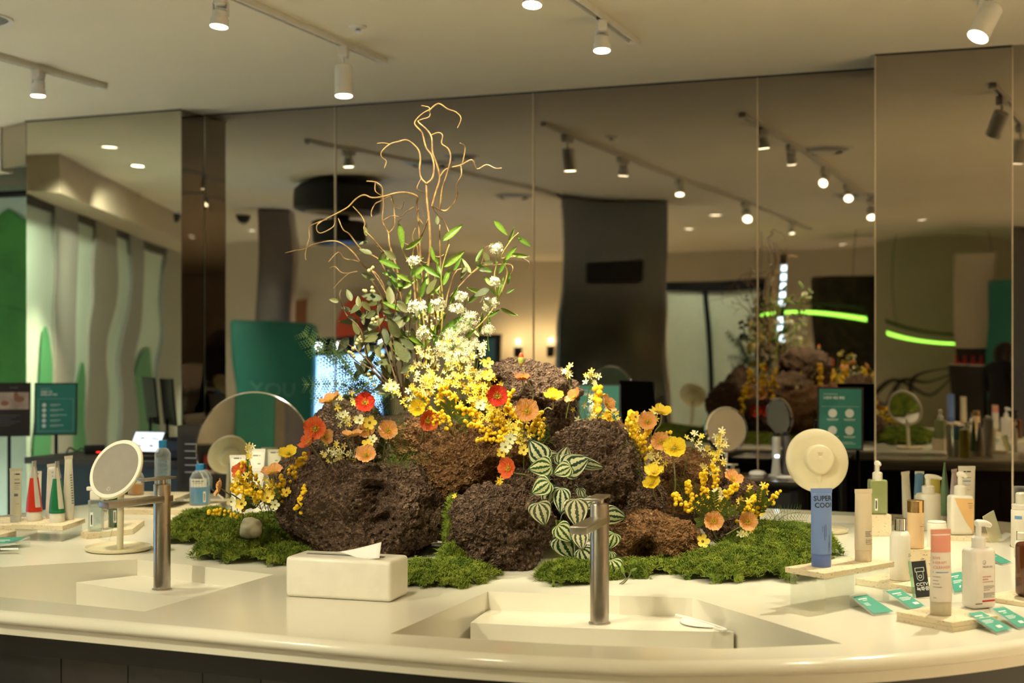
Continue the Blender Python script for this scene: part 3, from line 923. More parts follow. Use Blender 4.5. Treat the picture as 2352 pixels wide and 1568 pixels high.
# ------------------------------------------------------------------ moss
M_moss = mat('moss', (.24, .29, .040), .9, col2=(.085, .14, .018), nscale=22, sss=0.0, spec=.1)
M_mossbase = M_moss
def moss(label, blobs, n, seed, ln=.013):
    """blobs: (x, y, rx, ry, h, zbase) heaps; n tufts"""
    rg = np.random.default_rng(seed)
    V_, F_ = [], []
    nbump = int(1500 * sum(3.14 * b[2] * b[3] for b in blobs)) + 8
    bb = []
    for k in range(nbump):
        b_ = blobs[rg.integers(len(blobs))]
        aa, rr = rg.uniform(0, 6.283), np.sqrt(rg.uniform(0, 1))
        bb.append((b_[0] + b_[2] * rr * np.cos(aa), b_[1] + b_[3] * rr * np.sin(aa), rg.uniform(.012, .030), rg.uniform(.006, .019)))
    def height(x, y):
        h = np.full(np.shape(x), -1.0)
        for bx, by, rx, ry, hh, zb in blobs:
            ang = np.arctan2((y - by) / ry, (x - bx) / rx)
            wob = 1 + .10 * np.sin(5 * ang + seed + bx * 7) + .07 * np.sin(9 * ang + seed * 2) + .05 * np.sin(17 * ang)
            d = np.sqrt(((x - bx) / rx) ** 2 + ((y - by) / ry) ** 2) / wob
            t = np.clip(1 - d ** 2, 0, 1)
            h = np.maximum(h, np.where(d < 1, zb + hh * t ** .6 * .82 + .001, -1))
        add = np.zeros(np.shape(x))
        for bx, by, br, bh in bb:
            dd = ((x - bx) ** 2 + (y - by) ** 2) / (br * br)
            add = np.maximum(add, bh * np.sqrt(np.clip(1 - dd, 0, 1)))
        return np.where(h > 0, h + add, h)
    x0 = min(b[0] - b[2] for b in blobs) - .02; x1 = max(b[0] + b[2] for b in blobs) + .02
    y0 = min(b[1] - b[3] for b in blobs) - .02; y1 = max(b[1] + b[3] for b in blobs) + .02
    st = .006
    xs = np.arange(x0, x1, st); ys = np.arange(y0, y1, st)
    X, Y = np.meshgrid(xs, ys); H = height(X, Y)
    idx = {}; vl = []; fl = []
    for j in range(len(ys)):
        for i in range(len(xs)):
            if H[j, i] > 0:
                idx[(j, i)] = len(vl); vl.append((X[j, i], Y[j, i], H[j, i] - .004))
    for j in range(len(ys) - 1):
        for i in range(len(xs) - 1):
            q = [(j, i), (j, i + 1), (j + 1, i + 1), (j + 1, i)]
            if all(k in idx for k in q): fl.append(tuple(idx[k] for k in q))
    nb = len(vl)
    # curly tufts
    px = rg.uniform(x0, x1, n * 3); py = rg.uniform(y0, y1, n * 3)
    hz = height(px, py)
    ok = np.where(hz > 0)[0][:n]
    px, py, hz = px[ok], py[ok], hz[ok]
    m = len(ok)
    e = .004
    gx = np.clip((height(px + e, py) - height(px - e, py)) / (2 * e), -2, 2); gy = np.clip((height(px, py + e) - height(px, py - e)) / (2 * e), -2, 2)
    nx, ny, nz = -gx, -gy, np.ones(m)
    l = np.sqrt(nx ** 2 + ny ** 2 + 1); N = np.stack([nx / l, ny / l, nz / l], 1)
    th = rg.uniform(0, 2 * np.pi, m)
    A = np.stack([np.cos(th), np.sin(th), rg.uniform(-.4, .4, m)], 1)
    B = np.stack([-np.sin(th), np.cos(th), rg.uniform(-.4, .4, m)], 1)
    L = ln * rg.uniform(.5, 1.4, m)[:, None]
    w = (.0007 * rg.uniform(.8, 1.8, m))[:, None]
    p0 = np.stack([px, py, hz - .003], 1)
    curl = rg.uniform(.3, 1.2, m)[:, None]
    p1 = p0 + N * L * .55 + A * L * .35 * curl
    p2 = p0 + N * L * (.8 - .4 * curl) + A * L * .95 * curl
    tv = np.stack([p0 - B * w, p0 + B * w, p1 + B * w, p1 - B * w, p2], 1).reshape(-1, 3)
    tv[:, 2] = np.maximum(tv[:, 2], TOP + .0004)
    for k in range(m):
        o = nb + 5 * k
        fl.append((o, o + 1, o + 2, o + 3)); fl.append((o + 3, o + 2, o + 4))
    me = bpy.data.meshes.new('moss_clump')
    me.from_pydata(vl + tv.tolist(), [], fl)
    o = link('moss_clump', me, M_moss)
    c = Vector((sum(b[0] for b in blobs) / len(blobs), sum(b[1] for b in blobs) / len(blobs), TOP))
    set_origin(o, c)
    return tag(o, label, 'moss', 'clumps of green moss on the counter', 'stuff')
def blob(px, py, rxp, Y, ry, h, zb=None):
    x = (px - 1176) * Y / F
    return (x, Y, rxp * Y / F, ry, h, TOP if zb is None else zb)
moss('clump of green moss farthest left, by the round mirror', [blob(470, 0, 82, 4.60, .22, .065), blob(440, 0, 62, 4.42, .16, .04)], 9000, 1)
moss('mound of green moss carrying a small stone at the left front', [blob(600, 0, 120, 4.25, .28, .095), blob(560, 0, 110, 4.05, .14, .055), blob(650, 0, 75, 3.98, .12, .03), blob(520, 0, 62, 4.12, .12, .03)], 24000, 2)
moss('flat patch of green moss beside the tissue box', [blob(1015, 0, 122, 3.70, .15, .028), blob(960, 0, 80, 3.64, .12, .022), blob(1040, 0, 75, 3.62, .11, .02)], 12000, 3)
moss('small patch of green moss under the striped leaves', [blob(1310, 0, 75, 3.66, .12, .035), blob(1370, 0, 60, 3.72, .1, .03)], 8000, 4)
moss('low strip of green moss in front of the low rust-brown rock', [blob(1440, 0, 70, 3.74, .09, .025), blob(1520, 0, 60, 3.80, .08, .02)], 6000, 5)
moss('large mound of green moss at the right of the rocks', [blob(1775, 0, 112, 4.02, .30, .095), blob(1690, 0, 122, 3.80, .19, .055), blob(1640, 0, 82, 3.72, .13, .035), blob(1810, 0, 72, 3.76, .16, .045), blob(1840, 0, 82, 4.18, .2, .07)], 34000, 6)
moss('narrow moss filling the gap between the two front rocks', [blob(1042, 0, 26, 4.0, .12, .20), blob(1045, 0, 40, 3.86, .1, .06)], 5000, 7)
moss('dark moss strip above the biggest rock on its left', [blob(770, 0, 60, 4.34, .10, .19), blob(900, 0, 90, 4.4, .09, .235)], 5000, 8)
moss('moss tucked under the blossoms on top of the mound', [blob(960, 0, 130, 4.5, .13, .33), blob(1150, 0, 130, 4.42, .1, .28)], 7000, 9)
moss('moss on the far side of the mound seen in the mirror', [(.0, 5.08, .5, .2, .06, TOP), (-.5, 5.0, .3, .25, .07, TOP), (.55, 4.9, .22, .14, .05, TOP)], 14000, 10)
# ------------------------------------------------------------------ plants
def c3(x, y, Y=4.45):   # traced from an enlarged view of the twigs
    return P(640 + x / 2.703, 220 + y / 2.703, Y)
def c4(x, y, Y=4.4):
    return P(660 + x / 3.563, 660 + y / 3.563, Y)

M_twig = mat('willow bark', (.30, .19, .065), .55, col2=(.13, .065, .025), nscale=40)
M_stemw = mat('woody stem', (.16, .09, .035), .7, col2=(.08, .045, .02), nscale=60)
willow = thing('twisted_willow', 'tall bundle of twisted bare willow twigs rising from the flowers', 'branches', P(985, 900, 4.45))
W0 = P(985, 900, 4.45)
PATHS = [
 ([(930,1700),(932,1568),(935,1300),(925,1100),(940,950),(935,780),(920,640),(918,545)], .0062, .0042),
 ([(918,545),(885,510),(875,450),(880,390),(865,330),(800,275),(740,285),(690,300),(640,345),(640,380),(668,405),(655,450)], .0040, .0016),
 ([(690,300),(650,292),(610,296)], .0022, .0014),
 ([(918,545),(955,510),(965,440),(950,370),(915,320),(895,240),(880,215),(845,175),(860,140),(900,105),(935,85),(930,70),(885,60)], .0042, .0018),
 ([(930,95),(990,48),(1050,82),(1100,100),(1133,140),(1110,200)], .0030, .0017),
 ([(950,690),(975,600),(1000,510),(980,420),(955,350),(950,260),(920,210),(870,165),(875,150),(935,130),(938,92)], .0044, .0020),
 ([(945,245),(990,228),(1018,245),(1012,295),(1050,325),(1068,370),(1060,430),(1040,500),(1015,580),(1000,710)], .0022, .0036),
 ([(1000,505),(1040,455),(1130,430),(1200,398),(1230,455),(1290,428),(1345,450),(1385,448)], .0036, .0015),
 ([(1140,425),(1158,320),(1125,293)], .0024, .0014),
 ([(950,680),(1000,708),(1045,710),(1100,645),(1110,590),(1105,550),(1135,490),(1130,430)], .0038, .0022),
 ([(900,1250),(880,1000),(870,800),(855,680),(860,625),(790,600),(720,605),(650,625),(580,632),(530,615),(480,640),(430,690),(360,730),(300,760),(240,800),(240,840),(270,850),(340,810),(350,760)], .0040, .0016),
 ([(300,765),(200,805),(188,840),(190,880),(175,930),(165,990),(170,1018)], .0022, .0014),
 ([(545,530),(600,535),(640,565),(645,610),(650,680),(645,780),(680,850),(690,930),(740,1100),(760,1300)], .0018, .0040),
 ([(600,540),(600,590),(640,620)], .0018, .0016),
 ([(700,610),(715,700),(720,800),(685,850)], .0022, .0026),
 ([(690,620),(640,650),(600,670),(575,720),(578,750)], .0022, .0014),
 ([(740,1330),(640,1040),(520,960),(440,860),(400,830),(370,760)], .0036, .0018),
 ([(40,975),(100,960),(160,950),(220,920),(330,900),(400,920),(470,980),(530,1060),(620,1120),(720,1330)], .0012, .0034),
 ([(340,1195),(380,1150),(440,1100),(490,1090),(400,1100),(350,1060),(315,1070)], .0014, .0014),
 ([(310,1030),(370,970),(410,1010),(500,1030),(590,1100),(680,1250)], .0014, .0028),
 ([(460,685),(510,740),(535,790),(530,830),(580,880),(640,950),(700,1020)], .0016, .0022),
 ([(1040,1300),(1050,1230),(1110,1080),(1200,1100),(1260,1040),(1280,950),(1310,930)], .0034, .0016),
 ([(1060,1250),(1170,1130),(1250,1060),(1330,1050),(1430,1045),(1455,1070),(1440,1115)], .0028, .0014),
 ([(1380,1010),(1450,1000),(1520,1010),(1560,1040),(1550,1075)], .0018, .0012),
 ([(850,820),(830,880),(860,940),(870,1000),(900,1035),(945,1030),(950,990)], .0022, .0030),
 ([(1055,880),(1050,930),(1040,970),(1000,1000),(960,990),(940,940)], .0020, .0030),
 ([(1055,880),(1055,840),(1020,770),(980,730),(950,680)], .0020, .0024),
 ([(760,760),(740,800),(780,850),(760,900),(820,930)], .0016, .0018),
 ([(780,650),(765,700),(720,690),(700,640)], .0014, .0016),
 ([(840,690),(790,720),(760,750),(700,745),(640,780)], .0020, .0014),
 ([(905,600),(860,580),(870,540),(885,515)], .0020, .0018),
 ([(900,800),(860,740),(870,700)], .0022, .0014),
 ([(860,1700),(850,1300),(830,1000),(890,860),(930,760)], .0044, .0026),
 ([(1010,1600),(1000,1300),(1005,1050),(1000,900),(1000,800)], .0036, .0024),
 ([(800,1700),(780,1400),(740,1200),(700,1050),(610,930)], .0044, .0022),
 ([(890,1700),(900,1450),(860,1200),(880,1050),(850,900)], .0046, .0024),
 ([(970,1700),(985,1450),(960,1250),(975,1100)], .0046, .0030),
 ([(760,1650),(690,1450),(640,1250),(560,1120)], .0036, .0018),
]
rgw = random.Random(8)
for i, (pts, r0, r1) in enumerate(PATHS):
    ph = rgw.uniform(0, 6.28); am = .05 if i not in (0, 1, 3, 5) else .015
    dY = rgw.uniform(-.06, .08) if i > 5 else 0
    q = []
    for k, (x, y) in enumerate(pts):
        t_ = k / max(1, len(pts) - 1)
        q.append(c3(x, y, 4.45 + dY * math.sin(math.pi * min(1, t_ * 1.2)) + am * math.sin(ph + k * .7) * .6) - W0)
    q = smooth_path(q, 4)
    n = len(q)
    MB().tube(q, [(r0 + (r1 - r0) * k / (n - 1)) * .85 for k in range(n)], 6).build('branch', M_twig, willow, sharp=None)

# ---- leaves
def leaf_mesh(name, L=1.0, W=.22, curl=.12, fold=.10, n=10):
    """leaf along +X from the origin, unit length, uv = (across -1..1, along 0..1)"""
    mb = MB(); mb.uv = []
    cols = (-1, -.5, 0, .5, 1)
    for i in range(n + 1):
        t_ = i / n
        w = W * (math.sin(math.pi * t_ ** .8) ** .8 if 0 < t_ < 1 else 0) + .0015
        for a in cols:
            mb.v.append((t_ * L, a * w, fold * W * abs(a) ** 1.5 * 2 - curl * t_ * t_))
            mb.uv.append((a, t_))
    m = len(cols)
    for i in range(n):
        for j in range(m - 1):
            mb.f.append((i * m + j, i * m + j + 1, (i + 1) * m + j + 1, (i + 1) * m + j))
    return mb.mesh(name, sharp=None)
ME_LEAF = leaf_mesh('leaf', 1, .13, .10, .25)
ME_LEAFW = leaf_mesh('leaf', 1, .22, .12, .10)
M_euc = [mat('dusty leaf %d' % k, c, .55, col2=tuple(v * .75 for v in c), nscale=18) for k, c in enumerate(((.13, .135, .045), (.10, .115, .04), (.085, .105, .05)))]
M_grn = [mat('fresh leaf %d' % k, c, .4, col2=tuple(v * .7 for v in c), nscale=12) for k, c in enumerate(((.14, .25, .025), (.19, .28, .04), (.10, .20, .02)))]
def place_leaf(par, org, me, m, center, length, ang_deg, yaw, roll):
    """centre of leaf, tip direction as a picture angle (counter-clockwise), tilt towards the camera, roll about its axis"""
    a = math.radians(ang_deg)
    d = Vector((math.cos(a) * math.cos(yaw), -math.sin(yaw), math.sin(a) * math.cos(yaw)))
    toward = Vector((0, -1, 0))
    zc = (toward - d * toward.dot(d)).normalized()
    yc = zc.cross(d)
    R = Matrix((d, yc, zc)).transposed() @ Matrix.Rotation(roll, 3, 'X')
    M = Matrix.Translation(Vector(center) - org - d * length * .5) @ R.to_4x4() @ Matrix.Scale(length, 4)
    return link('leaf', me, m, par, M)

EUC = [(380,105,85,195),(505,60,115,250),(480,175,90,205),(580,110,100,260),(635,215,78,300),(520,245,70,190),(560,330,130,250),(690,310,125,280),
       (690,80,190,195),(840,60,170,265),(870,330,190,245),(800,390,150,260),(680,420,150,170),(690,375,130,165),(695,500,135,190),(805,640,205,262),
       (930,520,220,240),(980,460,150,220),(940,160,135,215),(820,195,92,185),(970,660,125,320),(640,570,60,180),(770,560,60,280),(985,800,140,260),
       (740,520,120,250),(860,560,150,250),(1010,700,120,300),(900,430,120,140)]
EUC3 = [(540,840,62,265),(540,965,92,205),(525,912,60,165),(690,985,105,215),(700,1100,115,220),(695,1190,110,255),(640,1000,90,120),(555,1120,95,200),
        (1260,1220,110,160),(1290,1000,80,250),(1300,1035,72,180),(1270,1080,62,0),(1150,1095,85,120),(985,770,60,270),(760,1300,110,230),(950,1180,120,300)]
S4 = [[(960,1000),(930,900),(700,680),(600,350),(480,220),(430,80),(440,20)], [(940,960),(900,800),(800,480),(750,300),(740,100)],
      [(900,900),(700,680),(560,600),(410,430)], [(960,950),(850,500),(870,300),(900,50)], [(940,900),(620,560),(480,455)], [(960,980),(940,600),(985,450),(1010,200)]]
eo = P(925, 910, 4.36)
euca = thing('berry_branch', 'dusty green leafy branch with pale berries left of the willow twigs', 'branch', eo)
for s in S4:
    q = smooth_path([c4(x, y, 4.36 - .05 * (k % 2)) - eo for k, (x, y) in enumerate(s)], 4)
    MB().tube(q, [.0035 - .0022 * k / len(q) for k in range(len(q))], 6).build('stem', M_stemw, euca, sharp=None)
rgl = random.Random(21)
for i, (x, y, l, a) in enumerate(EUC):
    place_leaf(euca, eo, ME_LEAFW, M_euc[i % 3], c4(x, y, 4.36 + rgl.uniform(-.08, .06)), l / 3.563 * 4.36 / F, a if False else -a, rgl.uniform(-.4, .5), rgl.uniform(-.7, .7))
for i, (x, y, l, a) in enumerate(EUC3):
    place_leaf(euca, eo, ME_LEAFW, M_euc[i % 3], c3(x, y, 4.38 + rgl.uniform(-.06, .06)), l / 2.703 * 4.38 / F, -a, rgl.uniform(-.4, .5), rgl.uniform(-.7, .7))
for k in range(62):
    x, y = rgl.uniform(440, 1100), rgl.uniform(120, 900)
    if x < 560 and y > 500: continue
    place_leaf(euca, eo, ME_LEAFW, M_euc[k % 3], c4(x, y, 4.40 + rgl.uniform(-.06, .08)), rgl.uniform(90, 180) / 3.563 * 4.4 / F, rgl.uniform(20, 340), rgl.uniform(-.5, .5), rgl.uniform(-.9, .9))
M_berry = mat('pale berry', (.42, .40, .20), .45, col2=(.34, .32, .14), nscale=60)
ME_BERRY = MB().lathe([(.2, -1.0), (.6, -.8), (.95, -.3), (.95, .3), (.65, .78), (.25, 1.0), (.12, 1.12)], 12).mesh('berry', sharp=60)
BER = [(575,435,15),(600,425,13),(590,410,12),(565,460,17),(540,500,18),(505,530,16),(520,535,14),(545,565,15),(500,570,10),(600,600,12),(665,712,16),(682,740,15),(712,800,15),
       (735,245,16),(700,262,18),(690,290,13),(640,30,16),(625,25,13),(690,30,14),(775,560,22),(600,398,12),(720,285,12),(535,545,13)]
for x, y, r in BER:
    s = r / 3.563 * 4.32 / F
    link('berry', ME_BERRY, M_berry, euca, Matrix.Translation(c4(x, y, 4.32) - eo) @ Matrix.Rotation(rgl.uniform(-1, 1), 4, 'Y') @ Matrix.Scale(s, 4))
for x, y, r in ((560,1085,12),(585,1065,11),(575,1075,9),(540,1215,12),(580,1190,11),(590,1215,12),(615,1380,11),(590,1385,10),(510,1525,11),(490,1510,10)):
    s = r / 2.703 * 4.34 / F
    link('berry', ME_BERRY, M_berry, euca, Matrix.Translation(c3(x, y, 4.34) - eo) @ Matrix.Scale(s, 4))

GRN = [(760,870,155,-80),(840,915,135,30),(690,1045,155,-20),(1080,850,165,40),(1090,1010,175,35),(1110,1040,105,60),(1045,1120,125,70),(780,1130,115,-30),(895,1190,135,75),(830,1090,70,80),
       (980,1210,85,-50),(950,1090,145,-35),(1380,820,130,-48),(1445,860,95,65),(1525,905,110,-35),(1440,980,125,50),(1500,990,115,-10),(1390,1060,105,60),(1430,1130,85,80),
       (1380,1180,135,75),(1440,1210,65,30),(1340,1220,85,-50),(1430,1340,125,-28),(1330,1350,110,25),(965,1470,105,80),(930,1450,135,-40),(1080,1420,205,40),(850,1520,125,-30),
       (1230,1210,130,165),(1000,1080,90,110),(760,1470,120,-40),(1180,1480,120,35)]
go = P(1050, 860, 4.42)
green = thing('leafy_branch', 'fresh green long-leaved branch reaching up to the right', 'branch', go)
for s in ([(1000,1750),(1100,1568),(1270,1400),(1360,1270),(1420,1100),(1380,1010),(1440,900),(1490,850)], [(960,1700),(1000,1568),(1020,1300),(1010,1100),(1060,920)], [(940,1650),(900,1400),(860,1150),(770,960),(760,880)], [(1360,1270),(1340,1120),(1360,1030)]):
    q = smooth_path([c3(x, y, 4.40) - go for x, y in s], 4)
    MB().tube(q, [.0034 - .002 * k / len(q) for k in range(len(q))], 6).build('stem', mat('green stem', (.30, .26, .06), .6), green, sharp=None)
for i, (x, y, l, a) in enumerate(GRN):
    place_leaf(green, go, ME_LEAF, M_grn[i % 3], c3(x, y, 4.40 + rgl.uniform(-.06, .05)), l / 2.703 * 4.4 / F, a, rgl.uniform(-.4, .5), rgl.uniform(-.5, .9))

for k in range(44):
    x, y = rgl.uniform(640, 1320), rgl.uniform(950, 1560)
    place_leaf(green, go, ME_LEAF, M_grn[k % 3], c3(x, y, 4.44 + rgl.uniform(-.05, .06)), rgl.uniform(80, 150) / 2.703 * 4.44 / F, rgl.uniform(15, 165), rgl.uniform(-.5, .5), rgl.uniform(-.9, .9))
# ---- white blossom clusters (florets too small to pick apart)
M_whitefl = mat('white petals', (.80, .80, .66), .6, col2=(.72, .70, .45), nscale=60)
def fluffy(label, pc, r, n, seed, m, star=.0075, wp=.26):
    rg = random.Random(seed)
    t = thing('white_blossom', label, 'flower', pc + Vector((0, .02, -r * 1.6)), 0, 'white blossom clusters among the leaves')
    o = t.location
    mb = MB(); sx_, sz_ = rg.uniform(.9, 1.25), rg.uniform(.7, 1.0)
    for k in range(n):
        d = Vector((rg.gauss(0, 1), rg.gauss(0, 1), rg.gauss(0, .85))).normalized()
        c = pc - o + Vector((d.x * sx_, d.y, d.z * sz_)) * r * rg.uniform(.35, 1.15)
        R = frame_to(d + Vector((rg.uniform(-.4, .4),) * 3))
        s = star * rg.uniform(.8, 1.3)
        a0 = rg.uniform(0, 6)
        for j in range(5):
            a = a0 + j * 1.2566
            e1 = Vector((math.cos(a), math.sin(a), .35)); e2 = Vector((-math.sin(a), math.cos(a), 0))
            pts = [Vector((0, 0, 0)), e1 * .6 + e2 * wp, e1, e1 * .6 - e2 * wp]
            mb.add([R @ (q * s) + c for q in pts], [(0, 1, 2, 3)])
    b = mb.build('florets', m, t, smooth=False); b['kind'] = 'stuff'
    q = smooth_path([Vector((0, 0, -.03)), Vector((rg.uniform(-.01, .01), 0, r * .6)), Vector((0, -.02, r * 1.6))], 4)
    MB().tube(q, .0015, 5).build('stem', M_grn[0], t)
    st = MB()
    for k in range(10):
        d = Vector((rg.gauss(0, 1), rg.gauss(0, 1), rg.gauss(0, 1))).normalized()
        st.tube([pc - o, pc - o + d * r * .75], .0006, 3)
    b = st.build('stalks', M_grn[1], t); b['kind'] = 'stuff'
rgf = random.Random(4)
WF = [(c3(840,1025,4.34), 46, 'white blossom cluster high on the left of the willow stem'), (c3(1350,945,4.36), 46, 'white blossom cluster at the top right among green leaves'), (c3(1345,1150,4.36), 40, 'white blossom cluster below the top right one'),
      (c3(860,1310,4.32), 62, 'white blossom cluster left of the willow stem at mid height'), (c3(990,1295,4.32), 46, 'white blossom cluster right of the willow stem at mid height'),
      (c3(1110,1325,4.34), 46, 'flat white blossom cluster right of the mid height pair'), (c3(1310,1290,4.34), 58, 'big white fluffy blossom at the right by the strap leaves'),
      (c3(1140,1245,4.42), 48, 'shaded pale blossom cluster behind the right leaves'), (c3(900,1475,4.32), 46, 'small white blossom cluster low on the willow stem')]
WF4 = [(1500,250,85,'white fluffy blossom below the big right one'), (1650,345,62,'outermost white fluffy blossom on the right'), (1350,400,90,'white fluffy blossom at the middle of the right cluster'),
       (1530,470,62,'lower right white fluffy blossom'), (1430,450,80,'white fluffy blossom inside the right cluster'), (1290,520,85,'pale fluffy blossom above the yellow flowers'), (1440,330,60,'white fluffy blossom on the upper inside of the right cluster'),
       (1460,600,50,'lowest pale fluffy blossom by the top rock'), (1360,600,70,'creamy fluffy blossom just above the yellow sprays')]
for i, (p, r, lb) in enumerate(WF):
    fluffy(lb, p, r / 2.703 * 4.34 / F * .85, 46, 100 + i, M_whitefl)
for i, (x, y, r, lb) in enumerate(WF4):
    fluffy(lb, c4(x, y, 4.32), r / 3.563 * 4.32 / F * .95, 80, 200 + i, M_whitefl, .0075, .10)

# ---- five-petalled flowers
def petal_mesh(name, w, cup, n=5, notch=0.0, wav=0.0):
    mb = MB(); m = 5
    for i in range(n + 1):
        t_ = i / n
        ww = w * math.sin(math.pi * (.12 + .80 * t_) ) ** .7 * (t_ ** .5 + .08)
        if i == n: ww *= .62
        for j in range(m):
            a = -1 + 2 * j / (m - 1)
            x = t_ - (notch * (1 - abs(a)) if i == n else 0) - (.10 * a * a if i == n else 0)
            mb.v.append((x, a * ww, cup * t_ * t_ + .10 * a * a * ww + wav * math.sin(a * 5 + t_ * 4) * t_))
    for i in range(n):
        for j in range(m - 1):
            mb.f.append((i * m + j, i * m + j + 1, (i + 1) * m + j + 1, (i + 1) * m + j))
    return mb.mesh(name, sharp=None)
ME_PET5 = petal_mesh('petal', .42, .28, notch=.06)
ME_STAR = petal_mesh('petal', .26, .25)
ME_DOT = MB().lathe([(.5, -.3), (1, 0), (.8, .5), (.3, .8)], 10).mesh('flower_centre', sharp=70)
def one_mesh_flower(npet, pm, dot):
    mb = MB()
    for k in range(npet):
        R = Matrix.Rotation(2 * math.pi * k / npet, 3, 'Z')
        mb.add([R @ v.co for v in pm.vertices], [tuple(p.vertices) for p in pm.polygons])
    mb.lathe([(dot, 0), (dot * .9, dot * .8), (dot * .3, dot * 1.5)], 6)
    return mb.mesh('flower', sharp=None)
ME_STARFL = one_mesh_flower(5, ME_STAR, .10)
M_cream = mat('cream petals', (.82, .72, .33), .55, col2=(.80, .64, .20), nscale=25)
M_yell = mat('yellow petals', (.84, .62, .045), .5, col2=(.80, .50, .02), nscale=25)
M_pale = mat('pale petals', (.80, .78, .50), .55, col2=(.74, .70, .38), nscale=25)
M_lemon = mat('lemon petals', (.84, .68, .10), .5, col2=(.80, .58, .05), nscale=25)
M_gold = mat('mimosa gold', (.90, .60, .012), .7, col2=(.88, .54, .010), nscale=40)
M_cen = mat('brown centre', (.20, .12, .02), .8)
M_cengr = mat('green centre', (.20, .25, .05), .8)
M_thin = mat('thin green stem', (.14, .18, .03), .6)
def face_M(p, face, size, spin=0.0):
    return Matrix.Translation(p) @ (frame_to(face) @ Matrix.Rotation(spin, 3, 'Z')).to_4x4() @ Matrix.Scale(size, 4)
def stem_to(par, a, b, r, m, bend=(0, 0, 0), seg=6):
    a, b = Vector(a), Vector(b)
    q = smooth_path([a, a * .6 + b * .4 + Vector(bend), b * .85 + a * .15 + Vector(bend) * .4, b], 4)
    return MB().tube(q, [r * (1 - .25 * k / len(q)) for k in range(len(q))], seg).build('stem', m, par, sharp=None)
def cosmos(px, py, dia, Y, col, label, face=(0, -1, .35), base=(0, .03, -.07), cen=None, name='cosmos_flower'):
    p = P(px, py, Y); b = p + Vector(base)
    t = thing(name, label, 'flower', b, 0, 'small five-petalled flowers')
    s = dia / 2 * Y / F
    rg = random.Random(int(px * 31 + py))
    face = Vector(face) + Vector((rg.uniform(-.3, .3), 0, rg.uniform(-.3, .3)))
    R = frame_to(face).to_4x4()
    for k in range(5):
        link('petal', ME_PET5, col, t, Matrix.Translation(p - b) @ R @ Matrix.Rotation(2 * math.pi * (k + rg.uniform(-.06, .06)) / 5, 4, 'Z') @ Matrix.Scale(s, 4))
    link('flower_centre', ME_DOT, cen or M_cen, t, Matrix.Translation(p - b) @ R @ Matrix.Scale(s * .2, 4))
    stem_to(t, (0, 0, 0), p - b, .0014, M_thin)
def g4(x, y): return 660 + x / 3.563, 660 + y / 3.563
def g2(x, y): return 400 + x / 2.85, 850 + y / 2.85
def g6(x, y): return 1100 + x / 2.529, 780 + y / 2.529
CO = [(g4(1640,620),30,4.28,M_lemon,'lemon yellow flower highest against the top rock'), (g4(1650,722),34,4.26,M_lemon,'yellow flower with brown eye against the top rock'), (g4(1640,815),28,4.28,M_yell,'yellow flower beside the scarlet poppy'),
      (g4(672,1105),36,4.10,M_lemon,'yellow flower with brown eye above a peach poppy on the left'), (g4(592,1085),30,4.12,M_pale,'pale flower left of the brown-eyed yellow one'), (g4(1580,965),30,4.14,M_pale,'white flower with green eye below the scarlet poppy'),
      (g4(1850,1165),34,4.06,M_lemon,'lemon flower above the pale pair by the striped leaves'), (g4(1822,1240),32,4.02,M_pale,'upper pale flower of the pair by the striped leaves'), (g4(1785,1305),32,4.0,M_pale,'lower pale flower of the pair by the striped leaves'),
      (g4(1755,1350),30,4.02,M_lemon,'lemon flower hanging below the pale pair'), (g4(1905,1255),28,4.06,M_lemon,'lemon flower close to the top striped leaf'), (g4(1935,1330),30,4.04,M_lemon,'lemon flower left of the second striped leaf'),
      (g4(870,808),28,4.24,M_pale,'cream flower left of the yellow sprays'), (g4(455,1040),20,4.2,M_pale,'small cream flower on the dark left rock'), (g4(655,1290),32,4.02,M_lemon,'lemon flower above the lowest peach poppy on the left'), (g4(700,1240),24,4.04,M_pale,'pale flower beside that peach poppy cluster'),
      (g2(610,835),33,4.0,M_lemon,'lemon flower with dark eye low in the left bunch'), (g2(440,875),33,3.98,M_lemon,'lemon flower at the bottom left of the left bunch'), (g2(660,880),26,3.98,M_pale,'white flower lowest in the left bunch'), (g2(735,800),28,4.02,M_yell,'yellow flower at the right of the left bunch'),
      (g2(372,860),24,3.99,M_pale,'white flower at the lower left of the left bunch'), (g2(622,775),26,4.04,M_yell,'yellow flower in the middle of the left bunch'), (g2(400,765),30,4.02,M_yell,'yellow flower below the peach poppy at the far left'), (g2(1270,340),0,4.2,M_lemon,''),
      (g6(1300,1170),36,3.86,M_lemon,'lemon flower with dark eye at the foot of the right bunch'), (g6(910,447),28,4.2,M_yell,'yellow flower left of the peach poppy at the upper right'), (g6(822,542),26,4.16,M_lemon,'lemon flower at the end of the upper right mimosa'), (g6(1395,885),26,4.06,M_pale,'white flower among the right mimosa spikes'), (g6(1632,1000),28,4.1,M_lemon,'lemon flower at the right end of the right bunch')]
for (px, py), d, Y, m, lb in CO:
    if d: cosmos(px, py, d, Y, m, lb, cen=M_cengr if m is M_pale else M_cen)

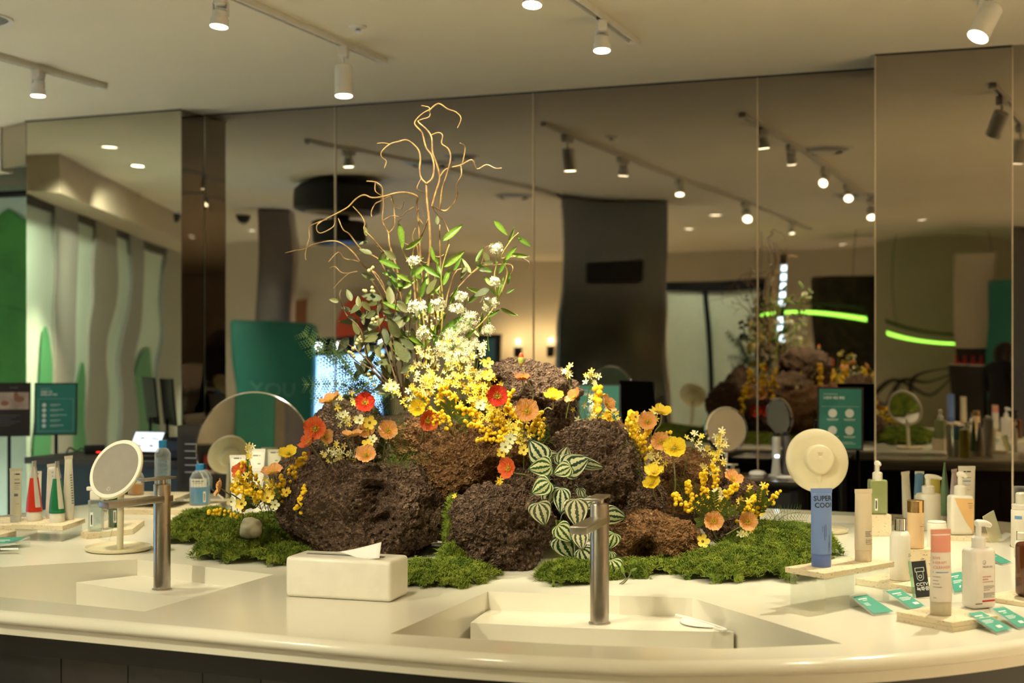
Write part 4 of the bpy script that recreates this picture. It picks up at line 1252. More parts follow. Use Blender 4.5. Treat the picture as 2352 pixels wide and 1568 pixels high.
# ---- sprays of small star flowers
def spray(label, px, py, w, h, Y, n, m, seed, base, size=.0105):
    """n star flowers scattered over a w x h pixel patch, stalks joining at base"""
    rg = random.Random(seed)
    b = P(base[0], base[1], Y + .05)
    t = thing('star_flower_spray', label, 'flower spray', b, 0, 'sprays of small star flowers')
    hub = P(px, py + h * .3, Y + .03) - b
    MB().tube(smooth_path([Vector((0, 0, 0)), hub * .5 + Vector((rg.uniform(-.01, .01), 0, 0)), hub], 4), .0014, 5).build('stem', M_thin, t)
    st = MB()
    for k in range(n):
        a = rg.uniform(0, 6.28); rr = math.sqrt(rg.random())
        p = P(px + rr * w / 2 * math.cos(a), py + rr * h / 2 * math.sin(a), Y + rg.uniform(-.04, .04)) - b
        face = Vector((rg.uniform(-.8, .8), -1, rg.uniform(-.3, .9)))
        mm = m if isinstance(m, (list, tuple)) else [m]
        link('flower', ME_STARFL, mm[k % len(mm)], t, face_M(p, face, size * rg.uniform(.75, 1.25), rg.uniform(0, 6)))
        st.tube([hub, (hub + p) / 2 + Vector((0, 0, -.004)), p], .0006, 3)
    s_ = st.build('stalks', M_thin, t); s_['kind'] = 'stuff'
CR = [M_cream, M_pale, M_lemon]
SP = [(985,800,60,60,4.34,16,CR,'cream star flowers at the left of the white blossoms',(985,900)), (1045,800,70,60,4.32,20,CR,'cream star flowers right under the white blossoms',(1030,900)), (960,850,60,50,4.32,16,CR,'cream star flowers on the left rim of the yellow heap',(970,930)),
      (1020,850,80,60,4.29,24,CR,'cream star flowers at the crown of the yellow heap',(1020,930)), (1085,850,70,70,4.28,22,CR,'cream star flowers at the right crown of the yellow heap',(1070,930)), (1120,880,60,60,4.26,16,[M_lemon, M_yell],'yellow star flowers left of the scarlet poppy',(1100,950)),
      (1010,895,80,50,4.24,22,[M_lemon, M_cream],'yellow star flowers across the middle of the heap',(1020,960)), (1090,935,80,50,4.16,22,[M_lemon, M_yell],'yellow star flowers low in the middle of the heap',(1090,985)), (1160,960,80,50,4.14,20,[M_yell, M_lemon],'yellow star flowers under the scarlet poppy',(1150,1010)),
      (935,915,36,60,4.26,9,CR,'cream star flowers left of the yellow poppy',(930,990)), (905,885,40,36,4.26,8,CR,'cream star flowers beside the fern',(910,950)), (1308,852,28,26,4.3,9,CR,'pale star flowers on a stalk right of the top rock',(1300,960)), (1358,866,44,30,4.28,12,CR,'pale star flowers on the outermost stalk right of the top rock',(1330,960)),
      (790,920,60,60,4.3,12,CR,'cream star flowers on the dark rock at left',(800,1000)), (800,960,50,50,4.24,12,CR,'cream star flowers between the peach poppies at left',(805,1030)), (765,1035,60,50,4.14,16,CR,'cream star flowers below the red poppies at left',(790,1090)), (795,1045,50,50,4.12,12,CR,'cream star flowers left of the lowest peach poppy',(805,1095)), (770,1070,30,30,4.1,8,CR,'cream star flowers hanging over the biggest rock',(790,1100)),
      (1345,945,60,60,4.18,12,[M_lemon, M_pale],'pale star flowers between two peach poppies on the right',(1340,1000)), (1500,950,40,30,4.2,8,CR,'pale star flowers left of the upper right yellow poppy',(1500,1020)), (1505,1060,50,50,4.14,16,CR,'cream star flowers behind the yellow poppies',(1510,1130)), (1595,1008,40,30,4.14,9,CR,'cream star flowers right of the tall yellow poppies',(1570,1090)),
      (1655,1010,26,60,4.2,16,CR,'upright plume of cream star flowers at the right',(1655,1090)), (1625,1035,44,24,4.2,9,CR,'cream star flowers left of the upright plume',(1640,1100)), (1640,1065,60,50,4.16,16,[M_lemon, M_cream],'cream star flowers below the upright plume',(1640,1140)), (1655,1140,60,30,4.08,10,CR,'cream star flowers among the right mimosa',(1650,1190)),
      (1715,1225,40,24,3.98,10,CR,'cream star flowers under the right peach poppy',(1700,1250)), (1745,1130,60,40,4.1,12,[M_lemon, M_yell],'yellow star flowers at the right end of the mimosa',(1720,1190)), (570,1035,34,34,4.06,7,CR,'cream star flowers in front of the white tubes',(580,1110)), (1130,1195,0,0,0,0,None,'',(0,0)),
      (1050,1150,18,30,3.98,5,[M_lemon],'tiny yellow flowers in the moss gap between the front rocks',(1046,1180)), (1027,1275,14,12,3.8,2,[M_yell],'tiny orange-yellow flower at the foot of the front rocks',(1040,1295)), (1150,1108,14,16,4.0,3,[M_yell],'tiny yellow flowers below the orange poppy by the striped leaves',(1156,1130)), (1000,870,70,40,4.24,20,[M_cream, M_lemon],'cream star flowers packed in the centre of the yellow heap',(1005,940)), (1060,885,70,50,4.22,24,[M_lemon, M_yell],'yellow star flowers packed in the centre of the heap',(1060,960)), (1110,910,60,50,4.18,18,[M_lemon, M_yell, M_cream],'yellow star flowers just left of the scarlet poppy',(1105,975)),
      (975,885,60,40,4.2,18,[M_lemon, M_cream],'cream star flowers above the yellow poppy at the heap edge',(980,950)), (1130,955,70,50,4.1,20,[M_yell, M_lemon],'yellow star flowers spilling over the rusty rock',(1130,1005)), (1195,985,70,40,4.06,16,[M_lemon, M_yell],'yellow star flowers below the big peach poppy',(1190,1020)), (1060,820,60,60,4.28,20,[M_cream, M_pale],'cream star flowers under the fluffy whites',(1055,920)), (1100,800,40,50,4.3,14,[M_pale],'pale star flowers right under the fluffy whites',(1090,900)),
      (600,1120,80,50,4.03,18,[M_lemon, M_yell],'yellow star flowers in the middle of the left bunch',(610,1170)), (560,1110,50,50,4.03,12,[M_yell],'yellow star flowers at the left of the left bunch',(575,1165)), (1700,1165,70,40,4.05,16,[M_lemon, M_yell],'yellow star flowers behind the two front peach poppies',(1690,1205)), (1460,985,60,50,4.19,14,[M_yell],'yellow star flowers left of the peach poppy at the upper right',(1465,1050)), (1400,960,40,50,4.17,12,[M_yell],'yellow star flowers in the upright mimosa',(1402,1010))]
for i, (px, py, w, h, Y, n, m, lb, base) in enumerate(SP):
    if n: spray(lb, px, py, w, h, Y, n, m, 300 + i, base)

# ---- mimosa sprigs
ICO1 = ico(1)
def mimosa(label, pts, n, Y, seed, rpx=5.2, spread=9):
    """pts: picture polyline from base to tip; n balls along its upper part"""
    rg = random.Random(seed)
    P3 = [P(x, y, Y + .012 * math.sin(i * 2 + seed)) for i, (x, y) in enumerate(pts)]
    b = P3[0]
    t = thing('mimosa_sprig', label, 'flower sprig', b, 0, 'golden mimosa sprigs')
    q = smooth_path([p - b for p in P3], 6)
    MB().tube(q, .0013, 5).build('stem', M_thin, t)
    mb = MB(); v0, f0 = ICO1
    k0 = .15 if len(pts) > 1 else 0
    for k in range(n):
        u = k0 + (1 - k0) * k / max(1, n - 1)
        c = q[min(len(q) - 1, int(u * (len(q) - 1)))]
        s = spread * Y / F * (1.1 - .6 * u)
        c = c + Vector((rg.gauss(0, .6), rg.gauss(0, .6), rg.gauss(0, .6))) * s
        r = rpx * Y / F * rg.uniform(.75, 1.15)
        mb.add([(c.x + a[0] * r, c.y + a[1] * r, c.z + a[2] * r) for a in v0], f0)
    o = mb.build('blossom_balls', M_gold, t, sharp=None); o['kind'] = 'stuff'
MI = [([(990,945),(965,905),(945,885)],20,4.22,'mimosa sprig at the left tip of the yellow heap'), ([(1020,950),(1010,910),(1030,880)],20,4.22,'mimosa sprig standing in the middle of the yellow heap'), ([(1050,950),(1045,915),(1010,895)],20,4.20,'mimosa sprig leaning left in the yellow heap'),
      ([(1070,960),(1090,930),(1100,890)],20,4.20,'mimosa sprig rising to the right in the yellow heap'), ([(1110,985),(1090,950),(1050,935)],22,4.14,'mimosa sprig above the rusty rock'), ([(1010,985),(1000,960),(985,940)],16,4.12,'mimosa sprig over the red-orange poppy at the centre'), ([(1035,985),(1020,955),(1000,955)],16,4.10,'mimosa sprig right of the red-orange poppy at the centre'),
      ([(1170,1005),(1120,990),(1070,970)],26,4.08,'mimosa sprig stretched left across the rusty rock'), ([(1160,1015),(1130,1008),(1095,1006)],18,4.06,'lower mimosa sprig stretched left across the rusty rock'), ([(1170,1000),(1150,970),(1120,955)],22,4.10,'mimosa sprig left of the big peach poppy'), ([(1180,1000),(1190,965),(1160,935)],22,4.12,'mimosa sprig under the scarlet poppy'),
      ([(1215,1000),(1230,970),(1240,945)],22,4.08,'mimosa sprig right of the big peach poppy'), ([(1225,1005),(1245,985),(1240,960)],14,4.06,'drooping mimosa sprig right of the big peach poppy'), ([(1170,930),(1165,915),(1175,900)],12,4.14,'small mimosa sprig right of the scarlet poppy'),
      ([(1400,1010),(1395,975),(1400,945)],26,4.16,'upright mimosa sprig right of the tall dark rock'), ([(1415,1015),(1410,990),(1385,965)],20,4.15,'bushy mimosa sprig right of the tall dark rock'), ([(1450,1050),(1460,1005),(1450,975)],26,4.18,'mimosa sprig left of the upper right peach poppy'), ([(1480,1050),(1475,1010),(1495,980)],26,4.17,'mimosa sprig behind the upper right peach poppy'), ([(1470,1060),(1500,1020),(1530,990)],16,4.16,'mimosa sprig leaning right below the upper yellow poppy'),
      ([(1590,1180),(1565,1150),(1545,1135)],16,3.98,'mimosa spike leaning left above the low rock'), ([(1595,1180),(1590,1140),(1580,1108)],20,4.02,'left upright mimosa spike of the right bunch'), ([(1620,1170),(1615,1120),(1617,1080)],26,4.04,'tallest mimosa spike of the right bunch'), ([(1645,1170),(1645,1110),(1640,1065)],26,4.06,'mimosa spike right of the tallest one'), ([(1660,1180),(1670,1140),(1690,1110)],20,4.02,'mimosa spike leaning right in the right bunch'),
      ([(1700,1200),(1720,1165),(1735,1140)],18,4.02,'bushy mimosa at the right of the right bunch'), ([(1720,1190),(1760,1160),(1790,1130)],20,4.06,'rightmost mimosa spike of the whole mound'), ([(1710,1180),(1735,1150),(1760,1115)],16,4.08,'mimosa spike next to the rightmost one'),
      ([(600,1150),(570,1120),(545,1085)],26,4.02,'mimosa sprig leaning left in the left bunch'), ([(610,1140),(585,1095),(555,1060)],24,4.06,'upper mimosa sprig of the left bunch'), ([(600,1145),(570,1130),(530,1125)],26,3.99,'lower mimosa sprig of the left bunch'), ([(640,1150),(650,1110),(625,1065)],18,4.05,'upright mimosa sprig of the left bunch'), ([(680,1175),(690,1150),(700,1120)],22,3.97,'drooping mimosa sprig beside the biggest rock'),
      ([(670,1100),(685,1070),(700,1042)],20,4.08,'mimosa sprig right of the yellow poppy in the left bunch'), ([(560,1180),(520,1178),(480,1175)],14,4.03,'mimosa sprig lying on the left moss')]
for i, (pts, n, Y, lb) in enumerate(MI):
    mimosa(lb, pts, int(n * 1.5), Y, 400 + i, 5.4, 10)

# ---- poppies
ME_POP = petal_mesh('petal', .62, .46, n=6, wav=.06)
def stamens():
    mb = MB(); rg = random.Random(3)
    for k in range(34):
        a = rg.uniform(0, 6.28); r = rg.uniform(.18, .40)
        b0 = Vector((.08 * math.cos(a), .08 * math.sin(a), .02)); e = Vector((r * math.cos(a), r * math.sin(a), rg.uniform(.16, .28)))
        mb.tube([b0, e], .014, 3)
        mb.add([e + Vector(q) * .045 for q in ((1, 0, 0), (-.5, .87, 0), (-.5, -.87, 0), (0, 0, 1))], [(0, 1, 3), (1, 2, 3), (2, 0, 3), (0, 2, 1)])
    return mb.mesh('stamens', sharp=None)
ME_STAM = stamens()
ME_PIST = MB().lathe([(.05, 0), (.11, .06), (.13, .14), (.10, .20), (.02, .22)], 12).mesh('pistil', sharp=60)
def poppy_mat(name, base, mid, rim):
    m = bpy.data.materials.new(name); m.use_nodes = True
    nt = m.node_tree; b = nt.nodes['Principled BSDF']; b.inputs['Roughness'].default_value = .5
    tc = nt.nodes.new('ShaderNodeTexCoord'); sp = nt.nodes.new('ShaderNodeSeparateXYZ')
    mp = nt.nodes.new('ShaderNodeMapping'); mp.inputs['Scale'].default_value = (2.0, 16, 2)
    nz = nt.nodes.new('ShaderNodeTexNoise'); nz.inputs['Scale'].default_value = 1.0
    nt.links.new(tc.outputs['Object'], sp.inputs[0]); nt.links.new(tc.outputs['Object'], mp.inputs[0]); nt.links.new(mp.outputs[0], nz.inputs['Vector'])
    ad = nt.nodes.new('ShaderNodeMath'); ad.operation = 'MULTIPLY_ADD'; ad.inputs[1].default_value = .18
    nt.links.new(nz.outputs['Fac'], ad.inputs[0]); nt.links.new(sp.outputs['X'], ad.inputs[2])
    rp = nt.nodes.new('ShaderNodeValToRGB'); e = rp.color_ramp.elements
    e[0].position = .22; e[0].color = (*base, 1); e[1].position = 1.0; e[1].color = (*rim, 1)
    k = e.new(.46); k.color = (*mid, 1)
    nt.links.new(ad.outputs[0], rp.inputs['Fac']); nt.links.new(rp.outputs['Color'], b.inputs['Base Color'])
    bp = nt.nodes.new('ShaderNodeBump'); bp.inputs['Strength'].default_value = .5; bp.inputs['Distance'].default_value = .05
    nt.links.new(nz.outputs['Fac'], bp.inputs['Height']); nt.links.new(bp.outputs['Normal'], b.inputs['Normal'])
    return m
M_pop = {'peach': poppy_mat('peach petals', (.80, .30, .03), (.80, .33, .09), (.84, .44, .17)), 'orange': poppy_mat('orange red petals', (.70, .06, .01), (.78, .09, .016), (.82, .18, .05)),
         'red': poppy_mat('scarlet petals', (.55, .02, .006), (.72, .024, .008), (.80, .06, .018)), 'yellow': poppy_mat('yellow poppy petals', (.80, .42, .004), (.86, .58, .008), (.88, .66, .03))}
M_stam = mat('yellow stamens', (.88, .60, .02), .6)
M_pist = mat('green pistil', (.30, .32, .06), .6)
M_pstem = mat('fuzzy stem', (.26, .23, .10), .8, col2=(.20, .19, .07), nscale=90)
def poppy(px, py, dia, Y, col, face, base, label, spin=None, cup=1.0, bY=.08):
    p = P(px, py, Y); b = P(base[0], base[1], Y + bY)
    t = thing('poppy', label, 'poppy', b, 0, 'paper poppies')
    s = dia / 2 * Y / F * 1.06
    rg = random.Random(int(px * 17 + py * 3))
    face = Vector(face).normalized()
    R = frame_to(face).to_4x4(); o = p - b
    sp = rg.uniform(0, 6) if spin is None else spin
    for k in range(5):
        lift = .06 * (k % 2)
        M = Matrix.Translation(o) @ R @ Matrix.Rotation(sp + k * 2 * math.pi / 5 + rg.uniform(-.12, .12), 4, 'Z') @ Matrix.Translation((0, 0, lift * s)) @ Matrix.Diagonal((s, s * rg.uniform(.95, 1.1), s * cup * rg.uniform(.8, 1.3), 1))
        link('petal', ME_POP, M_pop[col], t, M)
    M = Matrix.Translation(o) @ R @ Matrix.Scale(s, 4)
    link('stamens', ME_STAM, M_stam, t, M)['kind'] = 'stuff'
    link('pistil', ME_PIST, M_pist, t, M)
    back = o - face * s * .05
    q = smooth_path([Vector((0, 0, 0)), o * .5 + Vector((rg.uniform(-.008, .008), .01, 0)), back - face * .022 + Vector((0, .004, -.012)), back], 5)
    MB().tube(q, .0021, 6).build('stem', M_pstem, t, sharp=None)
UP = (0, -.45, 1)
CAMF = (0, -1, .25)
PO = [(725,984,54,3.98,'orange',(-.15,-1,.15),(778,1085),'orange-red poppy facing out, highest of the pair by the round mirror'),
      (711,1017,46,3.99,'orange',(-.6,-.55,.6),(757,1090),'orange-red poppy just below the other by the round mirror'),
      (760,922,50,4.24,'peach',(-.35,-.35,.9),(790,1010),'peach poppy in profile against the bright blue screen'),
      (838,924,46,4.26,'red',(.1,-1,.2),(850,1010),'scarlet poppy half hidden by fern at the left'),
      (744,1003,40,4.1,'peach',(.7,-.6,.3),(765,1060),'peach poppy behind the orange-red pair'),
      (810,1002,54,4.08,'peach',(-.1,-.12,1),(813,1085),'peach poppy seen from the side, left of the small yellow flower'),
      (841,989,42,4.14,'peach',(.0,-1,.5),(838,1050),'peach poppy behind the brown-eyed yellow flower'),
      (890,988,46,4.1,'peach',(.2,-1,.25),(880,1060),'peach poppy facing out above the feathery green at left'),
      (841,1046,48,4.0,'peach',(-.05,-.8,.6),(845,1095),'peach poppy lowest on the left, over the biggest rock'),
      (663,1043,44,4.06,'yellow',(-.2,-.6,.8),(650,1120),'yellow poppy at the top of the left bunch'),
      (626,1086,52,4.0,'peach',(-.1,-.4,.95),(630,1160),'broad peach poppy in the middle of the left bunch'),
      (553,1082,40,4.05,'orange',(-.5,-.7,.5),(570,1140),'orange poppy at the upper left of the left bunch'),
      (507,1121,42,4.0,'peach',(-.85,-.3,.25),(555,1150),'peach poppy facing left at the far left of the left bunch'),
      (960,937,40,4.12,'yellow',(-.2,-1,.2),(975,1010),'yellow poppy at the left of the yellow heap'),
      (980,964,50,4.10,'orange',(.55,-.8,-.1),(965,1020),'orange-red poppy below the yellow poppy at the centre'),
      (1141,909,50,4.08,'red',(.15,-1,.1),(1150,990),'scarlet poppy at the right of the yellow heap'),
      (1200,871,38,4.3,'orange',(0,-.35,1),(1192,960),'small orange poppy in profile against the top rock'),
      (1209,944,56,4.04,'peach',(.05,-1,.3),(1205,1020),'big peach poppy under the small orange one'),
      (1271,914,48,4.16,'yellow',(.05,-.45,.9),(1235,960),'yellow poppy in profile on a bent stem right of the top rock'),
      (1319,914,44,4.16,'peach',(-.6,-.4,.7),(1338,980),'peach poppy leaning left, right of the yellow profile one'),
      (1392,930,46,4.14,'peach',(.75,-.5,.55),(1360,985),'peach poppy leaning right above the upright mimosa'),
      (1169,1075,50,3.92,'orange',(-.55,-.8,.15),(1240,1108),'orange-red poppy left of the striped leaves'),
      (1519,949,46,4.18,'yellow',(.1,-.4,.95),(1500,1040),'topmost yellow poppy at the right'),
      (1487,968,44,4.14,'peach',(-.1,-1,.3),(1495,1080),'peach poppy below the topmost right yellow one'),
      (1517,1014,44,4.10,'peach',(-.1,-1,.25),(1520,1090),'peach poppy left of the big yellow poppy'),
      (1548,1030,54,4.04,'yellow',(0,-.9,.5),(1545,1188),'big yellow poppy on tall straight stems at the right'),
      (1503,1087,46,4.0,'yellow',(-.1,-.55,.85),(1528,1186),'yellow poppy, upper of the lower pair at the right'),
      (1498,1113,42,3.98,'yellow',(-.25,-.6,.7),(1522,1190),'yellow poppy, lower of the lower pair at the right'),
      (1638,1196,46,3.90,'peach',(0,-1,.2),(1645,1235),'peach poppy facing out above the lemon flower at the right front'),
      (1717,1197,44,3.92,'peach',(.05,-1,.15),(1668,1228),'peach poppy on a slanting stem at the right front'),
      (1682,1102,46,4.14,'peach',(.3,-.6,.7),(1670,1170),'peach poppy behind the right mimosa spikes')]
for px, py, dia, Y, col, face, base, lb in PO:
    poppy(px, py, dia, Y, col, face, base, lb)
# bud
b = P(1212, 960, 4.32)
t = thing('poppy_bud', 'closed orange poppy bud above the top rock', 'poppy', b)
pb_ = P(1197, 826, 4.32) - b
MB().lathe([(.002, -.016), (.008, -.012), (.0105, -.002), (.009, .006), (.006, .01)], 12, pb_).build('calyx', M_pist, t)
MB().lathe([(.0075, .004), (.008, .010), (.006, .018), (.002, .022)], 10, pb_).build('petals', M_pop['orange'], t)
MB().tube(smooth_path([Vector((0, 0, 0)), P(1225, 905, 4.32) - b, P(1210, 870, 4.32) - b, pb_ + Vector((0, 0, -.014))], 5), .0021, 6).build('stem', M_pstem, t)

# ---- fern fronds and feathery greens
def frond(par, org, pts, W, n, m, sub=True, droop=0.0, wid=.16):
    q = smooth_path([Vector(p) - org for p in pts], 8)
    MB().tube(q, [.0013 - .0009 * k / len(q) for k in range(len(q))], 5).build('rachis', M_thin, par, sharp=None)
    mb = MB()
    N = len(q)
    for k in range(n):
        u = .18 + .82 * k / n
        i = min(N - 2, int(u * (N - 1)))
        p = q[i]; d = (q[i + 1] - q[i]).normalized()
        side = d.cross(Vector((0, -1, .15))).normalized()
        L = W * (math.sin(math.pi * min(1, .18 + .82 * (1 - u))) ** .8 * .9 + .06)
        for s in (-1, 1):
            e = (side * s + d * .55 + Vector((0, -.1 * s, -droop))).normalized()
            w = d * L * wid
            tip = p + e * L + Vector((0, 0, -droop * L * .3))
            if sub:
                for j in range(5):
                    a = p + (tip - p) * (j / 5.0); l2 = L * .26 * (1 - j / 6.0)
                    e2 = (e + d * 1.1).normalized(); e3 = (e - d * 1.1).normalized(); ww = e * l2 * .22
                    mb.add([a - ww, a + ww, a + e2 * l2], [(0, 1, 2)]); mb.add([a + ww, a - ww, a + e3 * l2], [(0, 1, 2)])
                ws = d * L * .02
                mb.add([p - ws, p + ws, tip], [(0, 1, 2)])
            else:
                mb.add([p, p + (tip - p) * .4 + w * .5, tip, p + (tip - p) * .4 - w * .5], [(0, 1, 2, 3)])
    o = mb.build('leaflets', m, par, smooth=False); o['kind'] = 'stuff'
M_fern = mat('fern green', (.045, .095, .020), .6, col2=(.03, .065, .016), nscale=30)
M_fernl = mat('light fern green', (.12, .20, .035), .6, col2=(.08, .15, .02), nscale=30)
fo = P(900, 930, 4.42)
fern = thing('fern', 'dark green fern fronds spreading left in front of the bright screen', 'fern', fo)
FR = [([(880,900),(640,800),(520,700),(330,560),(210,450),(120,355)],.055,26), ([(900,860),(640,850),(560,760),(470,620),(400,540),(330,470)],.05,22), ([(930,880),(700,840),(560,850),(450,790),(280,790),(120,795)],.045,24),
      ([(950,860),(800,760),(660,780),(560,860),(400,890),(180,910)],.05,26), ([(900,900),(820,700),(720,620),(680,560)],.04,16), ([(930,930),(850,830),(760,830),(660,880),(600,930)],.04,16), ([(560,820),(500,660),(430,560),(390,470)],.035,14), ([(960,950),(900,880),(820,880),(760,960),(700,1010)],.04,14)]
for s, W_, n in FR:
    frond(fern, fo, [c4(x, y, 4.42 - .03 * k / len(s)) for k, (x, y) in enumerate(s)], W_, n, M_fern, True, .05)
def grass_fern(label, base, tips, Y, m, W_=.03, n=16, dY=-.05):
    o = P(base[0], base[1], Y)
    t = thing('feathery_green', label, 'fern', o, 0, 'feathery green tufts')
    for i, (x, y) in enumerate(tips):
        mid = P((base[0] + x) / 2 + 6 * math.sin(i * 3), min(base[1], y) - abs(base[0] - x) * .12 + (base[1] - y) * .35 if y < base[1] else (base[1] + y) / 2 - 12, Y + dY * .4)
        frond(t, o, [P(base[0], base[1], Y), mid, P(x, y, Y + dY)], W_, n, m, False, .05, .05)
grass_fern('feathery green tuft right of the lowest peach poppy on the left', (905, 1085), [(870, 1015), (890, 1000), (925, 1005), (950, 1030), (985, 1052), (940, 1060), (870, 1050)], 4.08, M_fernl)
grass_fern('feathery green tuft right of the tall dark rock', (1455, 1100), [(1425, 1025), (1440, 1010), (1470, 1020), (1425, 1050), (1470, 1080), (1450, 1090)], 4.08, M_fernl)
grass_fern('feathery green tuft behind the tall poppy stems', (1575, 1160), [(1545, 1100), (1570, 1095), (1600, 1110), (1620, 1135)], 4.12, M_fernl)
grass_fern('feathery green fronds over the right moss mound', (1755, 1240), [(1775, 1180), (1800, 1172), (1840, 1175), (1855, 1195), (1840, 1215), (1800, 1200)], 4.02, M_fernl, .035)
grass_fern('feathery green tuft on the moss beside the low rock', (1660, 1280), [(1620, 1250), (1640, 1240), (1690, 1245), (1700, 1270), (1640, 1290), (1690, 1295)], 3.78, M_fernl, .025)
grass_fern('olive feathery leaves under the yellow heap', (1040, 1000), [(1000, 965), (1010, 985), (1060, 960), (1075, 985), (1020, 955)], 4.16, M_fernl, .03, 10)
grass_fern('olive feathery leaves right of the big peach poppy', (1235, 1040), [(1190, 1000), (1200, 985), (1250, 985), (1265, 1000), (1260, 975), (1165, 985)], 4.05, M_fernl, .03, 10)
grass_fern('feathery green tuft in the left bunch', (640, 1170), [(590, 1120), (615, 1110), (660, 1115), (685, 1140), (560, 1150), (700, 1160)], 4.08, M_fernl)
grass_fern('dark feathery green under the fern at the left', (870, 990), [(820, 940), (850, 930), (890, 925), (920, 950), (835, 975), (930, 985)], 4.3, M_fern, .04)
def pinnate(label, base, tips, Y):
    o = P(base[0], base[1], Y)
    t = thing('mimosa_foliage', label, 'foliage', o, 0, 'olive mimosa foliage')
    for x, y in tips:
        q = smooth_path([Vector((0, 0, 0)), (P(x, y, Y - .03) - o) * .5 + Vector((0, 0, .01)), P(x, y, Y - .03) - o], 6)
        MB().tube(q, .001, 5).build('rachis', M_thin, t)
        mb = MB()
        for k in range(3, len(q) - 1):
            d = (q[k + 1] - q[k]).normalized(); sd = d.cross(Vector((0, -1, 0))).normalized()
            for s in (-1, 1):
                e = (sd * s + d * .7).normalized(); L = .017
                w = d.cross(e).cross(e).normalized() * .0032
                p = q[k]
                mb.add([p, p + e * L * .3 + w, p + e * L * .8 + w, p + e * L, p + e * L * .8 - w, p + e * L * .3 - w], [(0, 1, 2, 3, 4, 5)])
        b_ = mb.build('leaflets', mat('olive leaflet', (.10, .13, .02), .5), t, smooth=False); b_['kind'] = 'stuff'
pinnate('olive leaflets under the right mimosa spikes', (1640, 1210), [(1590, 1160), (1610, 1140), (1640, 1130), (1670, 1150), (1690, 1170), (1660, 1185), (1600, 1200)], 4.0)
pinnate('olive leaflets at the right end of the mimosa', (1740, 1190), [(1720, 1130), (1750, 1125), (1765, 1150), (1700, 1160)], 4.06)
pinnate('olive leaflets in the left bunch', (600, 1170), [(555, 1105), (580, 1120), (640, 1130), (560, 1160)], 4.06)
pinnate('olive leaflets in the yellow heap', (1040, 975), [(1010, 930), (1035, 920), (1065, 935), (1080, 960)], 4.18)

# ---- striped peperomia trailing over the rocks
def pep_mat(name, g1, g2, cr):
    m = bpy.data.materials.new(name); m.use_nodes = True
    nt = m.node_tree; b = nt.nodes['Principled BSDF']
    b.inputs['Roughness'].default_value = .38
    uv = nt.nodes.new('ShaderNodeUVMap')
    sp = nt.nodes.new('ShaderNodeSeparateXYZ')
    nt.links.new(uv.outputs['UV'], sp.inputs[0])
    tc = nt.nodes.new('ShaderNodeTexCoord')
    nz = nt.nodes.new('ShaderNodeTexNoise'); nz.inputs['Scale'].default_value = 14; nz.inputs['Detail'].default_value = 3
    nt.links.new(tc.outputs['Object'], nz.inputs['Vector'])
    def mth(op, a=None, b_=None, va=None, vb=None):
        n = nt.nodes.new('ShaderNodeMath'); n.operation = op
        if a is not None: nt.links.new(a, n.inputs[0])
        if b_ is not None: nt.links.new(b_, n.inputs[1])
        if va is not None: n.inputs[0].default_value = va
        if vb is not None: n.inputs[1].default_value = vb
        return n.outputs[0]
    jit = mth('MULTIPLY', mth('SUBTRACT', nz.outputs['Fac'], vb=.5), vb=.16)
    ph = mth('MULTIPLY', mth('ADD', sp.outputs['X'], jit), vb=math.pi * 3.5)
    st = mth('ABSOLUTE', mth('SINE', ph))          # 0 on the dark veins
    edge = mth('ABSOLUTE', sp.outputs['X'])
    st = mth('SUBTRACT', st, mth('MULTIPLY', mth('POWER', edge, vb=6.0), vb=.8))
    tipf = mth('POWER', sp.outputs['Y'], vb=8.0)
    st = mth('SUBTRACT', st, tipf)
    rp = nt.nodes.new('ShaderNodeValToRGB')
    rp.color_ramp.elements[0].position = .50; rp.color_ramp.elements[0].color = (*g1, 1)
    rp.color_ramp.elements[1].position = .70; rp.color_ramp.elements[1].color = (*cr, 1)
    e = rp.color_ramp.elements.new(.58); e.color = (*g2, 1)
    nt.links.new(st, rp.inputs['Fac'])
    nt.links.new(rp.outputs['Color'], b.inputs['Base Color'])
    return m
M_pep = [pep_mat('striped leaf 0', (.015, .050, .026), (.07, .13, .06), (.60, .60, .36)), pep_mat('striped leaf 1', (.025, .080, .018), (.10, .19, .05), (.62, .62, .34)), pep_mat('striped leaf 2', (.050, .065, .030), (.14, .16, .08), (.58, .56, .36))]
def heart_leaf(n=16):
    mb = MB(); mb.uv = []
    cols = [-1 + k / 9 for k in range(19)]
    for i in range(n + 1):
        v = i / n
        for a in cols:
            th = a * 2.35
            p1 = Vector((math.cos(th) * .52, math.sin(th) * .82)); p2 = Vector((.72, a * .40)); p3 = Vector((1, 0))
            q = p1 * (3 * v * (1 - v) ** 2) + p2 * (3 * v * v * (1 - v)) + p3 * v ** 3
            z = .06 * math.cos(a * math.pi * 3.5) * math.sin(math.pi * v) * .35 - .10 * (2.2 * q.y) ** 2 * .5 - .16 * (q.x - .35) ** 2
            mb.v.append((q.x, q.y, z)); mb.uv.append((a, v))
    m = len(cols)
    for i in range(n):
        for j in range(m - 1):
            mb.f.append((i * m + j, i * m + j + 1, (i + 1) * m + j + 1, (i + 1) * m + j))
    return mb.mesh('leaf', sharp=None)
ME_PEP = heart_leaf()
def c7(x, y, Y): return P(1180 + x / 4.127, 980 + y / 4.127, Y)
